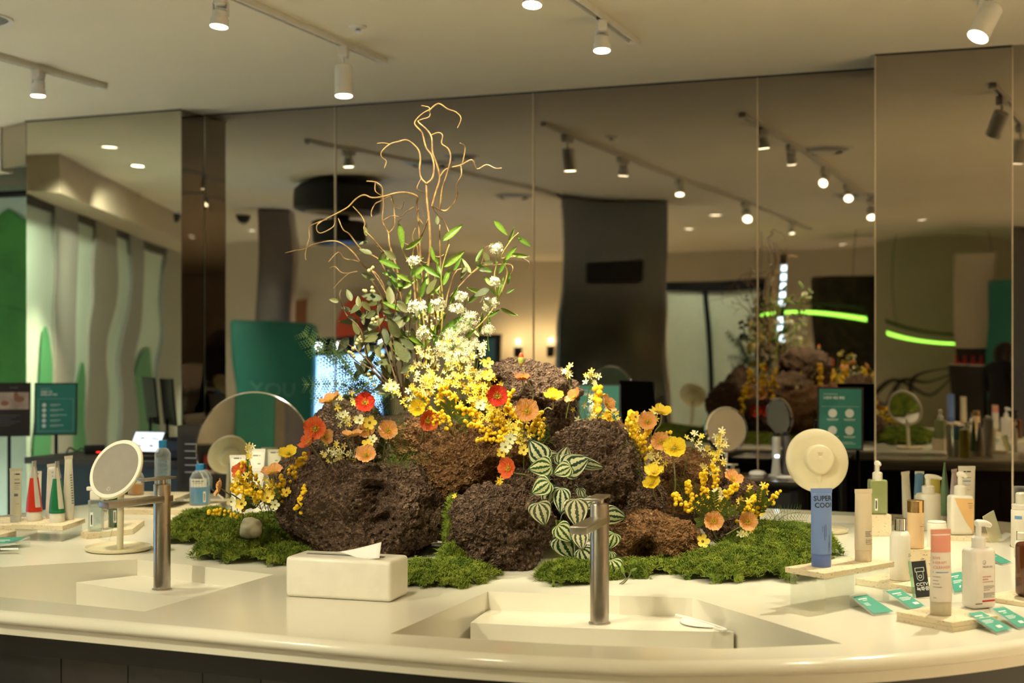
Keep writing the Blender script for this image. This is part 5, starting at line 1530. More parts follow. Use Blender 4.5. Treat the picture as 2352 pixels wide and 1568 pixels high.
PEP = [(220,225,240,125,0,3.86,0),(245,385,215,188,1,3.84,.1),(365,265,120,10,2,3.92,.3),(485,270,190,70,2,3.88,.2),(595,350,265,25,0,3.84,0),(745,372,235,-12,0,3.86,.9),(455,415,175,205,1,3.80,.1),
       (250,580,205,215,1,3.80,0),(320,672,190,255,2,3.84,.1),(265,835,235,287,2,3.76,0),(440,705,235,268,0,3.80,.7),(600,825,265,275,2,3.78,-.1),(965,850,220,-10,0,3.86,.2),(485,1015,200,310,1,3.74,0),
       (635,1070,190,278,2,3.72,0),(500,1155,250,300,0,3.76,.1),(925,1090,165,250,1,3.78,.2),(690,1250,205,300,0,3.72,.4),(955,1375,215,285,1,3.66,0),(920,1240,110,270,1,3.76,.4),(640,650,130,285,0,3.86,.8),(690,730,150,200,0,3.84,.5)]
po = c7(480, 560, 3.92)
pep = thing('trailing_peperomia', 'trailing plant with striped cream and green leaves hanging beside the front faucet', 'plant', po)
rgp = random.Random(12)
hub = [Vector((0, 0, 0))]
for i, (x, y, l, a, mi, Y, roll) in enumerate(PEP):
    c = c7(x, y, Y); L = l / 4.127 * Y / F * 1.08
    d_ = Vector((math.cos(math.radians(a)), 0, math.sin(math.radians(a))))
    place_leaf(pep, po, ME_PEP, M_pep[mi], c, L, a, rgp.uniform(-.25, .25), roll + rgp.uniform(-.15, .15))
    st = c - d_ * L * .42 + Vector((0, .008, 0)) - po
    anc = c7(480 + (x - 480) * .35, 480 + (y - 480) * .62, 3.92) - po
    q = smooth_path([anc, (anc + st) / 2 + Vector((0, -.01, .012)), st], 4)
    MB().tube(q, .0013, 5).build('petiole', mat('vine stem', (.12, .13, .05), .6), pep, sharp=None)
q = smooth_path([c7(470, 520, 3.92) - po, c7(500, 700, 3.90) - po, c7(560, 900, 3.86) - po, c7(640, 1100, 3.80) - po, c7(760, 1300, 3.72) - po, c7(900, 1470, 3.62) - po, c7(1010, 1495, 3.58) - po, c7(1080, 1440, 3.57) - po, c7(1110, 1370, 3.57) - po], 5)
MB().tube(q, .0018, 6).build('vine', MATS['vine stem'], pep, sharp=None)
for x, y, l, a in ((1030, 1345, 90, 95), (1140, 1350, 80, 20)):
    place_leaf(pep, po, ME_LEAFW, M_grn[1], c7(x, y, 3.57), l / 4.127 * 3.57 / F, a, 0, .6)
q = smooth_path([c7(1000, 1490, 3.58) - po, c7(1060, 1440, 3.57) - po, c7(1035, 1380, 3.57) - po], 5)
MB().tube(q, .0012, 6).build('vine', MATS['vine stem'], pep, sharp=None)

# ---- flowers on the far side of the mound, shown by the mirror wall
def far(u, v, Yv=8.75):
    p = V(u, v, Yv)
    return (1176 + F * p.x / p.y, 784 - F * (p.z - CZ) / p.y, p.y)
for i, (u, v, w, h, n, lb) in enumerate(((1850, 880, 60, 60, 18, 'rock edge'), (1900, 930, 70, 60, 18, 'low right'))):
    x, y, Y = far(u, v)
    spray('cream star flowers on the far side of the mound, %s, seen in the mirror' % lb, x, y, w * 2, h * 2, Y, n, CR, 900 + i, (x, y + h * 2), .013)
for i, (u, v, lb) in enumerate(((1715, 860, 'left'), (1745, 850, 'second'), (1770, 865, 'third'), (1880, 850, 'upper right'), (1930, 880, 'right'), (1700, 900, 'low left'))):
    x, y, Y = far(u, v)
    mimosa('mimosa sprig on the far side of the mound, %s one, seen in the mirror' % lb, [(x, y + 90), (x + 6, y + 30), (x + 12, y - 20)], 26, Y, 950 + i, 8, 16)
for i, (u, v, col, lb) in enumerate(((1718, 898, 'peach', 'left peach'), (1748, 900, 'peach', 'right peach'), (1735, 940, 'red', 'left scarlet'), (1763, 940, 'red', 'right scarlet'), (1866, 956, 'peach', 'low peach'))):
    x, y, Y = far(u, v)
    poppy(x, y, 52, Y, col, (.3, 1, .3), (x, y + 80), lb + ' poppy on the far side of the mound, seen in the mirror', bY=-.06)

for i, (x, y, w, h, n, lb) in enumerate(((990, 735, 60, 70, 20, 'upper'), (1040, 790, 60, 60, 20, 'middle'), (980, 830, 60, 50, 20, 'lower'))):
    spray('cream star flowers behind the willow stems, %s spray, seen in the mirror' % lb, x, y, w, h, 4.66, n, CR, 930 + i, (1000, 930), .013)
# ------------------------------------------------------------------ products and display pieces
def clear_mat(name, tint=(1, 1, 1), gloss=.10, rough=.03, edge=.5):
    m = bpy.data.materials.new(name); m.use_nodes = True
    nt = m.node_tree
    for n in list(nt.nodes):
        if n.type != 'OUTPUT_MATERIAL': nt.nodes.remove(n)
    out = [n for n in nt.nodes if n.type == 'OUTPUT_MATERIAL'][0]
    tr = nt.nodes.new('ShaderNodeBsdfTransparent')
    gl = nt.nodes.new('ShaderNodeBsdfPrincipled')
    gl.inputs['Base Color'].default_value = (*[min(1, c * .9 + .05) for c in tint], 1)
    gl.inputs['Roughness'].default_value = rough
    gl.inputs['Specular IOR Level'].default_value = 1.0
    lw = nt.nodes.new('ShaderNodeLayerWeight'); lw.inputs['Blend'].default_value = .35
    mm = nt.nodes.new('ShaderNodeMath'); mm.operation = 'MULTIPLY_ADD'
    mm.inputs[1].default_value = edge; mm.inputs[2].default_value = gloss
    nt.links.new(lw.outputs['Facing'], mm.inputs[0])
    nz = nt.nodes.new('ShaderNodeTexNoise'); nz.inputs['Scale'].default_value = 8
    rp = nt.nodes.new('ShaderNodeValToRGB')
    rp.color_ramp.elements[0].color = (*[c * .97 for c in tint], 1); rp.color_ramp.elements[1].color = (*tint, 1)
    nt.links.new(nz.outputs['Fac'], rp.inputs['Fac']); nt.links.new(rp.outputs['Color'], tr.inputs['Color'])
    mx = nt.nodes.new('ShaderNodeMixShader')
    nt.links.new(mm.outputs[0], mx.inputs[0]); nt.links.new(tr.outputs[0], mx.inputs[1]); nt.links.new(gl.outputs[0], mx.inputs[2])
    nt.links.new(mx.outputs[0], out.inputs['Surface'])
    return m
M_acr = clear_mat('clear acrylic', (.97, .985, .97), .05, .03, .35)
M_glass = clear_mat('clear bottle glass', (.93, .96, .95), .10, .03, .55)
M_liqc = clear_mat('clear liquid', (.86, .92, .92), .12, .1, .3)
M_travert = None
def travertine():
    m = mat('travertine', (.80, .70, .50), .7, col2=(.72, .60, .40), nscale=9, bump=.25, bscale=160, bdist=.002)
    nt = m.node_tree; b = nt.nodes['Principled BSDF']
    src = b.inputs['Base Color'].links[0].from_socket
    tc = nt.nodes.new('ShaderNodeTexCoord'); mp = nt.nodes.new('ShaderNodeMapping'); mp.inputs['Scale'].default_value = (120, 120, 300)
    nz = nt.nodes.new('ShaderNodeTexNoise'); nz.inputs['Scale'].default_value = 1.0; nz.inputs['Detail'].default_value = 2
    nt.links.new(tc.outputs['Object'], mp.inputs[0]); nt.links.new(mp.outputs[0], nz.inputs['Vector'])
    rp = nt.nodes.new('ShaderNodeValToRGB'); rp.color_ramp.elements[0].position = .64; rp.color_ramp.elements[1].position = .69
    nt.links.new(nz.outputs['Fac'], rp.inputs['Fac'])
    mx = nt.nodes.new('ShaderNodeMix'); mx.data_type = 'RGBA'
    nt.links.new(rp.outputs['Color'], mx.inputs[0]); nt.links.new(src, mx.inputs[6]); mx.inputs[7].default_value = (.30, .17, .08, 1)
    nt.links.new(mx.outputs[2], b.inputs['Base Color'])
    return m
M_travert = travertine()
M_ink = mat('black ink', (.02, .02, .022), .6)
M_greyink = mat('grey ink', (.16, .16, .17), .6)
M_redink = mat('red ink', (.55, .03, .04), .6)
M_pinkink = mat('pink ink', (.80, .25, .20), .6)
M_whiteink = mat('white ink', (.82, .86, .82), .6)
M_blueink = mat('blue ink', (.05, .30, .60), .6)
M_paper = mat('paper white', (.88, .87, .83), .8)

def slab(label, quad, z0, z1, layers=1, name='travertine_slab', group='travertine display slabs'):
    c = Vector((sum(p[0] for p in quad) / len(quad), sum(p[1] for p in quad) / len(quad), z0))
    t = thing(name, label, 'display slab', c, 0, group)
    h = (z1 - z0) / layers
    for k in range(layers):
        bm = bmesh.new()
        mb = MB().prism([(p[0] - c.x, p[1] - c.y) for p in quad], k * h, (k + 1) * h - (.0006 if layers > 1 and k < layers - 1 else 0))
        mb.build('slab_layer', M_travert, t, smooth=False)
        bm.free()
    return t
def acrylic_riser(label, quad, z0, z1):
    c = Vector((sum(p[0] for p in quad) / 4, sum(p[1] for p in quad) / 4, z0))
    t = thing('acrylic_riser', label, 'display stand', c, 0, 'clear acrylic risers')
    q = [Vector((p[0] - c.x, p[1] - c.y, 0)) * .90 for p in quad]
    for i in (0, 2):
        a, b = q[i - 1], q[i]
        seg_box(MB(), a, b, 0, z1 - z0 - .003, .003).build('side_panel', M_acr, t, smooth=False)
    MB().prism([(p.x, p.y) for p in q], z1 - z0 - .003, z1 - z0 - .0004).build('top_panel', M_acr, t, smooth=False)
    return t

def squeeze_tube(name, label, base, h, r, wtop, mbody, mcap, rz=0.0, cap_h=.026, cap_r=None, texts=None, cat='tube', tilt=0, group=None, crimp_m=None, band=None, pinch=.75):
    t = thing(name, label, cat, base, rz, group)
    if tilt: t.rotation_euler = (0, tilt, rz)
    cr = cap_r or r * .96
    MB().lathe([(cr * .97, 0), (cr, .0015), (cr, cap_h - .001), (cr * .98, cap_h)], 32).build('cap', mcap, t)
    def sec(z):
        k = (z - cap_h) / (h - cap_h)
        k = min(1, max(0, k))
        kk = k ** 1.15
        return r + (wtop / 2 - r) * kk, max(.0011, r * (1 - kk) ** pinch)
    n = 14; seg = 36; vs_ = []; zz = [cap_h + (h - cap_h) * i / n for i in range(n)] + [h - .010, h]
    zz = sorted(zz)
    for z in zz:
        rx, ry = sec(z if z < h - .010 else h)
        for k in range(seg):
            a = 2 * math.pi * k / seg
            vs_.append((rx * math.cos(a), ry * math.sin(a), z))
    mb = MB().add(vs_, [(i * seg + k, i * seg + (k + 1) % seg, (i + 1) * seg + (k + 1) % seg, (i + 1) * seg + k) for i in range(len(zz) - 1) for k in range(seg)] + [tuple(range(seg))[::-1], tuple((len(zz) - 1) * seg + k for k in range(seg))])
    mb.build('body', mbody, t, sharp=60)
    MB().box((0, 0, h - .005), (wtop + .0006, .0030, .010)).build('crimp', crimp_m or mbody, t, smooth=False)
    def fn(u, v):
        rx, ry = sec(v)
        u = max(-rx * .985, min(rx * .985, u))
        return Vector((u, -ry * math.sqrt(max(0, 1 - (u / rx) ** 2)) - .0004, v))
    if band:
        z0, z1, bmat = band
        vs_ = []
        for i in range(9):
            z = z0 + (z1 - z0) * i / 8
            rx, ry = sec(z if z < h - .012 else h)
            for k in range(seg):
                a = 2 * math.pi * k / seg
                vs_.append(((rx + .0003) * math.cos(a), (ry + .0003) * math.sin(a), z))
        MB().add(vs_, [(i * seg + k, i * seg + (k + 1) % seg, (i + 1) * seg + (k + 1) % seg, (i + 1) * seg + k) for i in range(8) for k in range(seg)]).build('colour_band', bmat, t, sharp=60)
    for (kind, m, args) in (texts or []):
        q = MB()
        if kind == 'text': text_on(q, args[0], args[1], fn, args[2], args[3], args[4] if len(args) > 4 else 'LEFT', args[5] if len(args) > 5 else 0)
        else:
            for a in args: bar_on(q, fn, *a)
        q.build('print', m, t, smooth=False)
    return t

def pump_top(t, z, r_collar, m, reach=.035, ang=0.0, hgt=.05, mb_head=None, wide=.009):
    MB().lathe([(r_collar, z), (r_collar, z + hgt * .38), (r_collar * .92, z + hgt * .40), (r_collar * .7, z + hgt * .44), (r_collar * .45, z + hgt * .46)], 24).build('collar', m, t)
    MB().lathe([(r_collar * .42, z + hgt * .44), (r_collar * .42, z + hgt * .86)], 16).build('plunger', m, t)
    R = Matrix.Rotation(ang, 3, 'Z')
    q = [R @ Vector((x, 0, 0)) + Vector((0, 0, zz)) for x, zz in ((-r_collar * .5, z + hgt * .90), (0, z + hgt * .93), (reach * .6, z + hgt * .90), (reach, z + hgt * .80))]
    MB().tube(smooth_path(q, 4), [wide * .75, wide * .9, wide, wide, wide, wide * .95, wide * .9, wide * .85, wide * .8, wide * .75, wide * .7, wide * .65, wide * .6][:13], 10).build('nozzle', m, t, sharp=60)

def round_bottle(name, label, base, h, r, mbody, cap=None, pump=None, rz=0.0, cat='bottle', shoulder=.006, texts=(), group=None, liquid=None):
    """cap: (height, radius, material); pump: (height, collar radius, material, reach, angle)"""
    t = thing(name, label, cat, base, rz, group)
    s = shoulder
    MB().lathe([(r - .002, 0), (r, .002), (r, h - s), (r - s * .4, h - s * .25), (max(r - s * 1.6, r * .4), h)], 40).build('body', mbody, t, sharp=50)
    if liquid:
        z1, m = liquid
        MB().lathe([(r * .93, .003), (r * .93, z1)], 32).build('liquid', m, t)
    if cap:
        MB().lathe([(cap[1], h), (cap[1], h + cap[0] - .001), (cap[1] - .001, h + cap[0])], 32).build('cap', cap[2], t)
    if pump:
        pump_top(t, h, pump[1], pump[2], pump[3], pump[4], pump[0])
    fn = lambda u, v: Vector((r * 1.004 * math.sin(u / r), -r * 1.004 * math.cos(u / r), v))
    for (kind, m, args) in texts:
        q = MB()
        if kind == 'text': text_on(q, args[0], args[1], fn, args[2], args[3], 'LEFT', args[4] if len(args) > 4 else 0)
        else:
            for a in args: bar_on(q, fn, *a)
        q.build('print', m, t, smooth=False)
    return t

def box_bottle(name, label, base, w, d, h, mbody, bev, cap=None, pump=None, rz=0.0, texts=(), liquid=None, group=None):
    t = thing(name, label, 'bottle', base, rz, group)
    MB().rbox((0, 0, h / 2), (w, d, h), bev, seg=4).build('body', mbody, t, sharp=50)
    if liquid:
        z1, m = liquid
        MB().rbox((0, 0, .003 + z1 / 2), (w * .90, d * .90, z1), bev * .6).build('liquid', m, t)
    if cap: MB().lathe([(cap[1], h - .001), (cap[1], h + cap[0] - .001), (cap[1] - .001, h + cap[0])], 32).build('cap', cap[2], t)
    if pump: pump_top(t, h - .001, pump[1], pump[2], pump[3], pump[4], pump[0])
    fn = lambda u, v: Vector((u, -d / 2 - .0005, v))
    for (kind, m, args) in texts:
        q = MB()
        if kind == 'text': text_on(q, args[0], args[1], fn, args[2], args[3], 'LEFT', args[4] if len(args) > 4 else 0)
        else:
            for a in args: bar_on(q, fn, *a)
        q.build('print', m, t, smooth=False)
    return t

# ---- right-hand display
RIS = [(.630, 3.280), (.700, 3.187), (.902, 3.357), (.832, 3.450)]
acrylic_riser('clear acrylic riser under the slab with the blue tube', RIS, TOP + .0003, .928)
slab('thin travertine slab raised on clear acrylic, carrying the blue tube', RIS, .9282, .940)
M_blue = mat('periwinkle blue', (.20, .30, .62), .38, col2=(.17, .27, .58), nscale=4)
M_bluecap = mat('deep blue cap', (.12, .19, .50), .35)
squeeze_tube('cleanser_tube', 'blue squeeze tube lettered SUPER COOL on the raised slab', (.716, 3.292, .9404), .180, .0235, .051, M_blue, M_bluecap, rz=.16, cap_h=.030,
             texts=[('text', M_ink, ('SUPER', .0158, -.0205, .152, 'LEFT', .00035)), ('text', M_ink, ('COOL', .0158, -.0190, .1365, 'LEFT', .00035)),
                    ('bars', M_ink, [(.000, .001, .062, .095), (.004, .005, .070, .098), (.012, .013, .045, .075), (.010, .0108, .034, .058), (-.004, -.0034, .080, .095), (.018, .0186, .040, .060)])])
M_beige = mat('warm beige plastic', (.74, .63, .45), .4)
squeeze_tube('cleanser_tube', 'beige squeeze tube behind the blue one on the raised slab', (.833, 3.372, .9404), .170, .0205, .043, M_beige, mat('beige cap', (.72, .60, .42), .4), rz=.2, cap_h=.027,
             texts=[('bars', M_greyink, [(-.003, .014, .070, .0715), (-.003, .010, .0665, .068), (-.003, .012, .063, .0645), (-.003, .016, .0595, .061)]), ('text', M_ink, ('Wonder foam', .0042, -.003, .050)), ('text', M_ink, ('Balancing', .0042, -.003, .0455)), ('text', M_ink, ('Cleansing foam', .0042, -.003, .041))])
S2 = [(.862, 3.568), (.983, 3.434), (1.075, 3.515), (.954, 3.649)]
slab('low travertine slab under the white bottle with chrome cap', S2, TOP + .0003, .8655)
M_milk = mat('milk white', (.84, .80, .70), .32)
round_bottle('toner_bottle', 'white round bottle with a shiny chrome cap', (.968, 3.548, .866), .124, .0252, M_milk, cap=(.029, .0148, M_chrome), shoulder=.014,
             texts=[('bars', M_greyink, [(.016, .030, .066, .067), (.016, .032, .063, .064), (.016, .030, .060, .061)]), ('text', M_greyink, ('U', .011, .017, .017))])
B2 = [(1.032, 3.69), (1.092, 3.69), (1.092, 3.75), (1.032, 3.75)]
slab('travertine cube under the peach bottle with gold cap', B2, TOP + .0003, .920, name='travertine_cube')
round_bottle('toner_bottle', 'peach bottle with a golden metal cap on a travertine cube', (1.055, 3.718, .9204), .094, .0213, mat('peach plastic', (.80, .56, .32), .35), cap=(.031, .0213, mat('brushed gold', (.62, .42, .20), .25, 1.0)), shoulder=.001,
             texts=[('bars', M_greyink, [(.006, .030, .058, .0592), (.016, .028, .063, .064), (.022, .025, .018, .022)])])
B1 = [(1.120, 4.46), (1.190, 4.46), (1.190, 4.53), (1.120, 4.53)]
slab('travertine cube under the pale green pump bottle', B1, TOP + .0003, .916, name='travertine_cube')
M_palegreen = mat('pale green gel', (.42, .47, .20), .12, trans=.35, coat=.3)
box_bottle('pump_bottle', 'pale green clear pump bottle on a travertine cube behind the beige tube', (1.155, 4.495, .9164), .055, .045, .108, M_palegreen, .006, pump=(.056, .0155, M_milk, .012, -1.2),
           texts=[('bars', M_paper, [(-.014, -.005, .012, .05)]), ('bars', M_ink, [(-.0115, -.0075, .018, .044)])])
round_bottle('cream_jar', 'plain white cylinder bottle behind the peach bottle', (1.225, 4.10, TOP + .0004), .088, .0275, M_milk, cap=(.004, .0255, M_milk), shoulder=.003)
round_bottle('pump_bottle', 'large white pump bottle with nozzle to the right', (1.352, 4.62, TOP + .0004), .117, .039, M_milk, pump=(.058, .0205, M_milk, .045, .15), shoulder=.005)
PL = [(1.30, 4.37), (1.46, 4.33), (1.50, 4.44), (1.34, 4.48)]
slab('low travertine slab under the pump bottle with apricot label', PL, TOP + .0003, .862)
t = box_bottle('pump_bottle', 'white pump bottle with a curved apricot label', (1.390, 4.41, .8624), .072, .05, .122, M_milk, .010, pump=(.070, .019, M_milk, .02, -.6))
q = MB()
pts = [(-.024, .115), (.034, .112), (.034, .010), (.024, .020), (.010, .040), (-.006, .070), (-.018, .095)]
q.add([Vector((x, -.0256, z)) for x, z in pts], [tuple(range(len(pts)))[::-1]])
q.build('apricot_label', mat('apricot label', (.80, .50, .22), .5), t, smooth=False)
q = MB(); [bar_on(q, lambda u, v: Vector((u, -.0260, v)), *a) for a in ((.015, .030, .098, .0995), (.018, .030, .092, .093), (.018, .030, .088, .089), (.018, .029, .084, .085))]
q.build('print', M_greyink, t, smooth=False)
squeeze_tube('cleanser_tube', 'tall white tube with a blue line behind the apricot-label pump', (1.490, 4.66, TOP + .0004), .202, .024, .056, M_milk, M_milk, cap_h=.03,
             texts=[('bars', M_blueink, [(-.018, .010, .152, .155)]), ('bars', M_ink, [(-.012, -.004, .182, .186), (-.002, .012, .182, .186)]), ('bars', M_greyink, [(-.016, .012, .164, .1652), (-.018, .008, .140, .1408), (-.018, .010, .125, .1258), (.0, .010, .050, .062)])])
squeeze_tube('cleanser_tube', 'green-edged tube standing behind the apricot-label pump', (1.448, 4.76, TOP + .0004), .205, .020, .046, mat('silvery green', (.18, .30, .16), .3), M_milk, rz=1.2, cap_h=.028)
squeeze_tube('cleanser_tube', 'lilac tube tip behind the apricot-label pump', (1.474, 4.74, TOP + .0004), .185, .020, .042, mat('pale lilac', (.66, .56, .58), .35), M_milk, rz=.9, cap_h=.028)
squeeze_tube('cleanser_tube', 'slim white tube left of the large white pump bottle', (1.335, 4.80, TOP + .0004), .172, .016, .036, M_milk, M_milk, rz=.5, cap_h=.024, tilt=-.06)
squeeze_tube('cleanser_tube', 'slim white and blue tube just left of the large white pump bottle', (1.375, 4.82, TOP + .0004), .170, .016, .034, M_milk, M_milk, rz=.3, cap_h=.024, tilt=.04, band=(.09, .165, mat('sky blue', (.16, .34, .62), .4)))
round_bottle('sun_stick', 'small yellow bottle seen behind the two white pump bottles', (1.43, 4.84, TOP + .0004), .145, .026, mat('mustard', (.68, .58, .10), .4), cap=(.006, .022, M_milk), shoulder=.004)
t = round_bottle('foam_bottle', 'white foaming bottle with a clear dome cap at the right edge', (1.508, 4.22, TOP + .0004), .113, .0265, M_milk, shoulder=.004,
                 texts=[('bars', mat('sky blue', (.16, .34, .62), .4), [(-.026, -.004, .085, .095)]), ('bars', M_ink, [(-.020, -.017, .022, .050)]), ('bars', M_greyink, [(.004, .005, .04, .10), (.010, .011, .05, .10)])])
MB().lathe([(.0245, .113), (.0245, .126), (.020, .128)], 32).build('collar', M_milk, t)
MB().lathe([(.0135, .128), (.0135, .158), (.010, .162)], 20).rbox((.010, 0, .157), (.026, .014, .012), .003).build('nozzle', M_milk, t)
MB().lathe([(.0232, .127), (.0232, .176), (.020, .180), (.002, .181)], 32, cap=False).build('dome_cap', M_acr, t)
round_bottle('sample_cup', 'pale conical sample bottle behind the lotion pump at the right', (1.44, 4.02, TOP + .0004), .05, .02, M_milk, cap=(.02, .012, M_milk), shoulder=.012)

S3 = [(.840, 3.106), (.924, 2.984), (1.045, 3.060), (.961, 3.182)]
slab('double-layer travertine slab under the pink-topped tube', S3, TOP + .0003, .8705, 2)
M_pinkb = mat('pink band', (.80, .33, .25), .4)
squeeze_tube('cleanser_tube', 'white squeeze tube with a pink top band at the front right', (.926, 3.072, .8709), .184, .0232, .046, mat('pearl white', (.82, .74, .66), .38), mat('frosted cap', (.76, .68, .50), .3, trans=.3), rz=.22, cap_h=.030, band=(.135, .1815, M_pinkb), crimp_m=M_pinkb,
             texts=[('text', M_pinkink, ('SIVE', .0080, -.022, .121)), ('text', M_pinkink, ('HERAPY', .0080, -.022, .111)), ('text', M_pinkink, ('CLEANSER', .0080, -.022, .101)),
                    ('bars', M_blueink, [(-.022, .010, .092, .0938)]), ('bars', M_greyink, [(-.022, -.010, .083, .084), (-.022, -.014, .075, .076), (-.022, -.012, .068, .069), (-.022, -.008, .061, .062), (-.022, -.018, .038, .039)])])
t = box_bottle('lotion_pump', 'white rectangular pump bottle of aroma cleansing gel with red lettering', (1.070, 3.262, TOP + .0004), .068, .046, .138, mat('glossy white', (.84, .79, .73), .22), .011, pump=(.060, .0155, M_white, .040, .15), rz=.42,
               texts=[('text', M_greyink, ('MEDIPURE', .0062, -.009, .094)), ('text', M_redink, ('PURIDERME', .0046, -.009, .072)), ('text', M_redink, ('AROMA', .0046, -.009, .0662)), ('text', M_redink, ('CLEANSING GEL', .0042, -.009, .0605)),
                      ('bars', M_greyink, [(-.006, .024, .052, .0528), (-.006, .026, .0495, .0503), (-.006, .020, .047, .0478), (-.006, .026, .036, .0368), (-.006, .024, .0335, .0343), (-.006, .026, .031, .0318), (-.006, .018, .0285, .0293), (-.006, .024, .026, .0268), (-.030, -.010, .012, .0145)]),
                      ('bars', M_redink, [(-.006, .012, .043, .044), (-.010, .027, .0165, .0205)])])
q = MB(); c_ = Vector((-.004, -.0236, .1065))
for k in range(20):
    a = 2 * math.pi * k / 20; a2 = 2 * math.pi * (k + 1) / 20
    if k in (3,): continue
    q.add([c_ + Vector((math.cos(x) * r_, 0, math.sin(x) * r_)) for x, r_ in ((a, .0048), (a2, .0048), (a2, .0040), (a, .0040))], [(0, 1, 2, 3)])
q.add([c_ + Vector(p) for p in ((-.002, 0, -.001), (.0005, 0, -.0028), (.003, 0, .002), (.0005, 0, -.0012))], [(0, 1, 2, 3)])
q.build('emblem', M_greyink, t, smooth=False)
M_amber = mat('amber plastic', (.16, .035, .010), .12, trans=.25, coat=.4)
slab('low travertine slab under the amber bottle at the right edge', [(1.10, 3.36), (1.20, 3.24), (1.34, 3.33), (1.24, 3.45)], TOP + .0003, .8605)
box_bottle('amber_bottle', 'dark amber square pump bottle cut by the right edge', (1.228, 3.345, .8609), .072, .060, .128, M_amber, .012, pump=(.056, .017, M_black, .03, .3), rz=.3)

def card4(label, pts, zb, zf, name='price_card', m=None, group='teal price cards on clear stands', lines=5):
    """pts: picture corners back-left, back-right, front-right, front-left"""
    m = m or M_tealcard
    q3 = [PC(pts[0][0], pts[0][1], zb), PC(pts[1][0], pts[1][1], zb), PC(pts[2][0], pts[2][1], zf), PC(pts[3][0], pts[3][1], zf)]
    c = sum(q3, Vector()) / 4; c.z = TOP + .0004
    t = thing(name, label, 'price card', c, 0, group)
    q = [p - c for p in q3]
    n = (q[1] - q[0]).cross(q[3] - q[0]).normalized()
    if n.z < 0: n = -n
    cc = sum(q, Vector()) / 4
    def plate(sc, z0, z1):
        a = [cc + (p - cc) * sc + n * z0 for p in q]; b = [cc + (p - cc) * sc + n * z1 for p in q]
        return MB().add(a + b, [(0, 1, 2, 3), (7, 6, 5, 4), (0, 4, 5, 1), (1, 5, 6, 2), (2, 6, 7, 3), (3, 7, 4, 0)])
    plate(1.0, .0003, .0007).build('card', m, t, smooth=False)
    plate(1.16, -.0024, 0.0).build('acrylic_plate', M_acr, t, smooth=False)
    e0 = cc + (q[0] - cc) * 1.16; e1 = cc + (q[1] - cc) * 1.16
    lg = MB().add([e0, e1, Vector((e1.x, e1.y, 0)), Vector((e0.x, e0.y, 0)), e0 + Vector((.002, .003, 0)), e1 + Vector((.002, .003, 0)), Vector((e1.x + .002, e1.y + .003, 0)), Vector((e0.x + .002, e0.y + .003, 0))],
                  [(0, 1, 2, 3), (7, 6, 5, 4), (0, 4, 5, 1), (1, 5, 6, 2), (2, 6, 7, 3), (3, 7, 4, 0)])
    lg.build('acrylic_leg', M_acr, t, smooth=False)
    pr = MB()
    def fn(u, v): return q[0] + (q[1] - q[0]) * u + (q[3] - q[0]) * v + n * .0009
    pat = [(.12, .70, .16, .21), (.30, .60, .26, .29), (.14, .80, .42, .445), (.14, .86, .48, .505), (.14, .70, .54, .565), (.50, .84, .72, .84)]
    for u0, u1, v0, v1 in pat[:lines + 1]:
        bar_on(pr, fn, u0, u1, v0, v1, 1)
    pr.build('print', M_whiteink, t, smooth=False)
    return t
M_tealcard = mat('teal card', (.055, .36, .27), .5, col2=(.05, .34, .255))
card4('teal price card nearest the raised slab', [(1959, 1371), (1992, 1366), (2052, 1404), (2007, 1409)], .874, .855)
card4('teal price card behind the nearest one, in front of the white bottle slab', [(2035, 1358), (2068, 1353), (2123, 1391), (2095, 1398)], .874, .855)
card4('teal price card in front of the lotion pump', [(2223, 1409), (2254, 1404), (2324, 1443), (2289, 1452)], .876, .855)
card4('teal price card at the right edge before the amber bottle', [(2279, 1398), (2307, 1394), (2375, 1432), (2340, 1441)], .876, .855)
card4('teal price card between the pink-topped tube and the lotion pump', [(2180, 1318), (2208, 1313), (2222, 1355), (2192, 1360)], .874, .855)
card4('teal price card lying far right near the foaming bottle', [(2255, 1270), (2275, 1266), (2322, 1290), (2300, 1295)], .868, .854, lines=2)
# recording notice
p = PC(2121, 1374)
t = thing('recording_notice', 'small black CCTV recording notice in a leaning clear holder', 'sign', p, -.25)
t.rotation_euler = (-.28, -.16, -.35)
MB().box((0, .003, .045), (.036, .003, .092)).build('acrylic_plate', M_acr, t, smooth=False)
MB().box((-.021, .004, .045), (.006, .012, .092)).build('acrylic_edge', clear_mat('green edge acrylic', (.60, .82, .68), .2, .1, .4), t, smooth=False)
MB().box((0, 0, .046), (.033, .001, .086)).build('notice_card', mat('black card', (.025, .028, .026), .4), t, smooth=False)
q = MB(); fn = lambda u, v: Vector((u, -.0012, v))
text_on(q, 'CCTV', .0105, fn, -.012, .030, 'LEFT', .0003); text_on(q, '녹화중', .0105, fn, -.012, .019, 'LEFT', .0003)
for a in ((-.011, .011, .072, .0735), (-.011, .011, .063, .0645), (-.011, -.0095, .063, .0735), (.0095, .011, .063, .0735), (-.008, -.0068, .050, .063), (.0068, .008, .050, .063)): bar_on(q, fn, *a, 1)
for k in range(16):
    a, a2 = math.pi + math.pi * k / 16, math.pi + math.pi * (k + 1) / 16
    q.add([Vector((math.cos(x) * r_, -.0012, .050 + math.sin(x) * r_)) for x, r_ in ((a, .008), (a2, .008), (a2, .0068), (a, .0068))], [(0, 1, 2, 3)])
    a, a2 = 2 * math.pi * k / 16, 2 * math.pi * (k + 1) / 16
    q.add([Vector((math.cos(x) * r_, -.0012, .052 + math.sin(x) * r_)) for x, r_ in ((a, .0042), (a2, .0042), (a2, .0028), (a, .0028))], [(0, 1, 2, 3)])
q.build('print', M_whiteink, t, smooth=False)
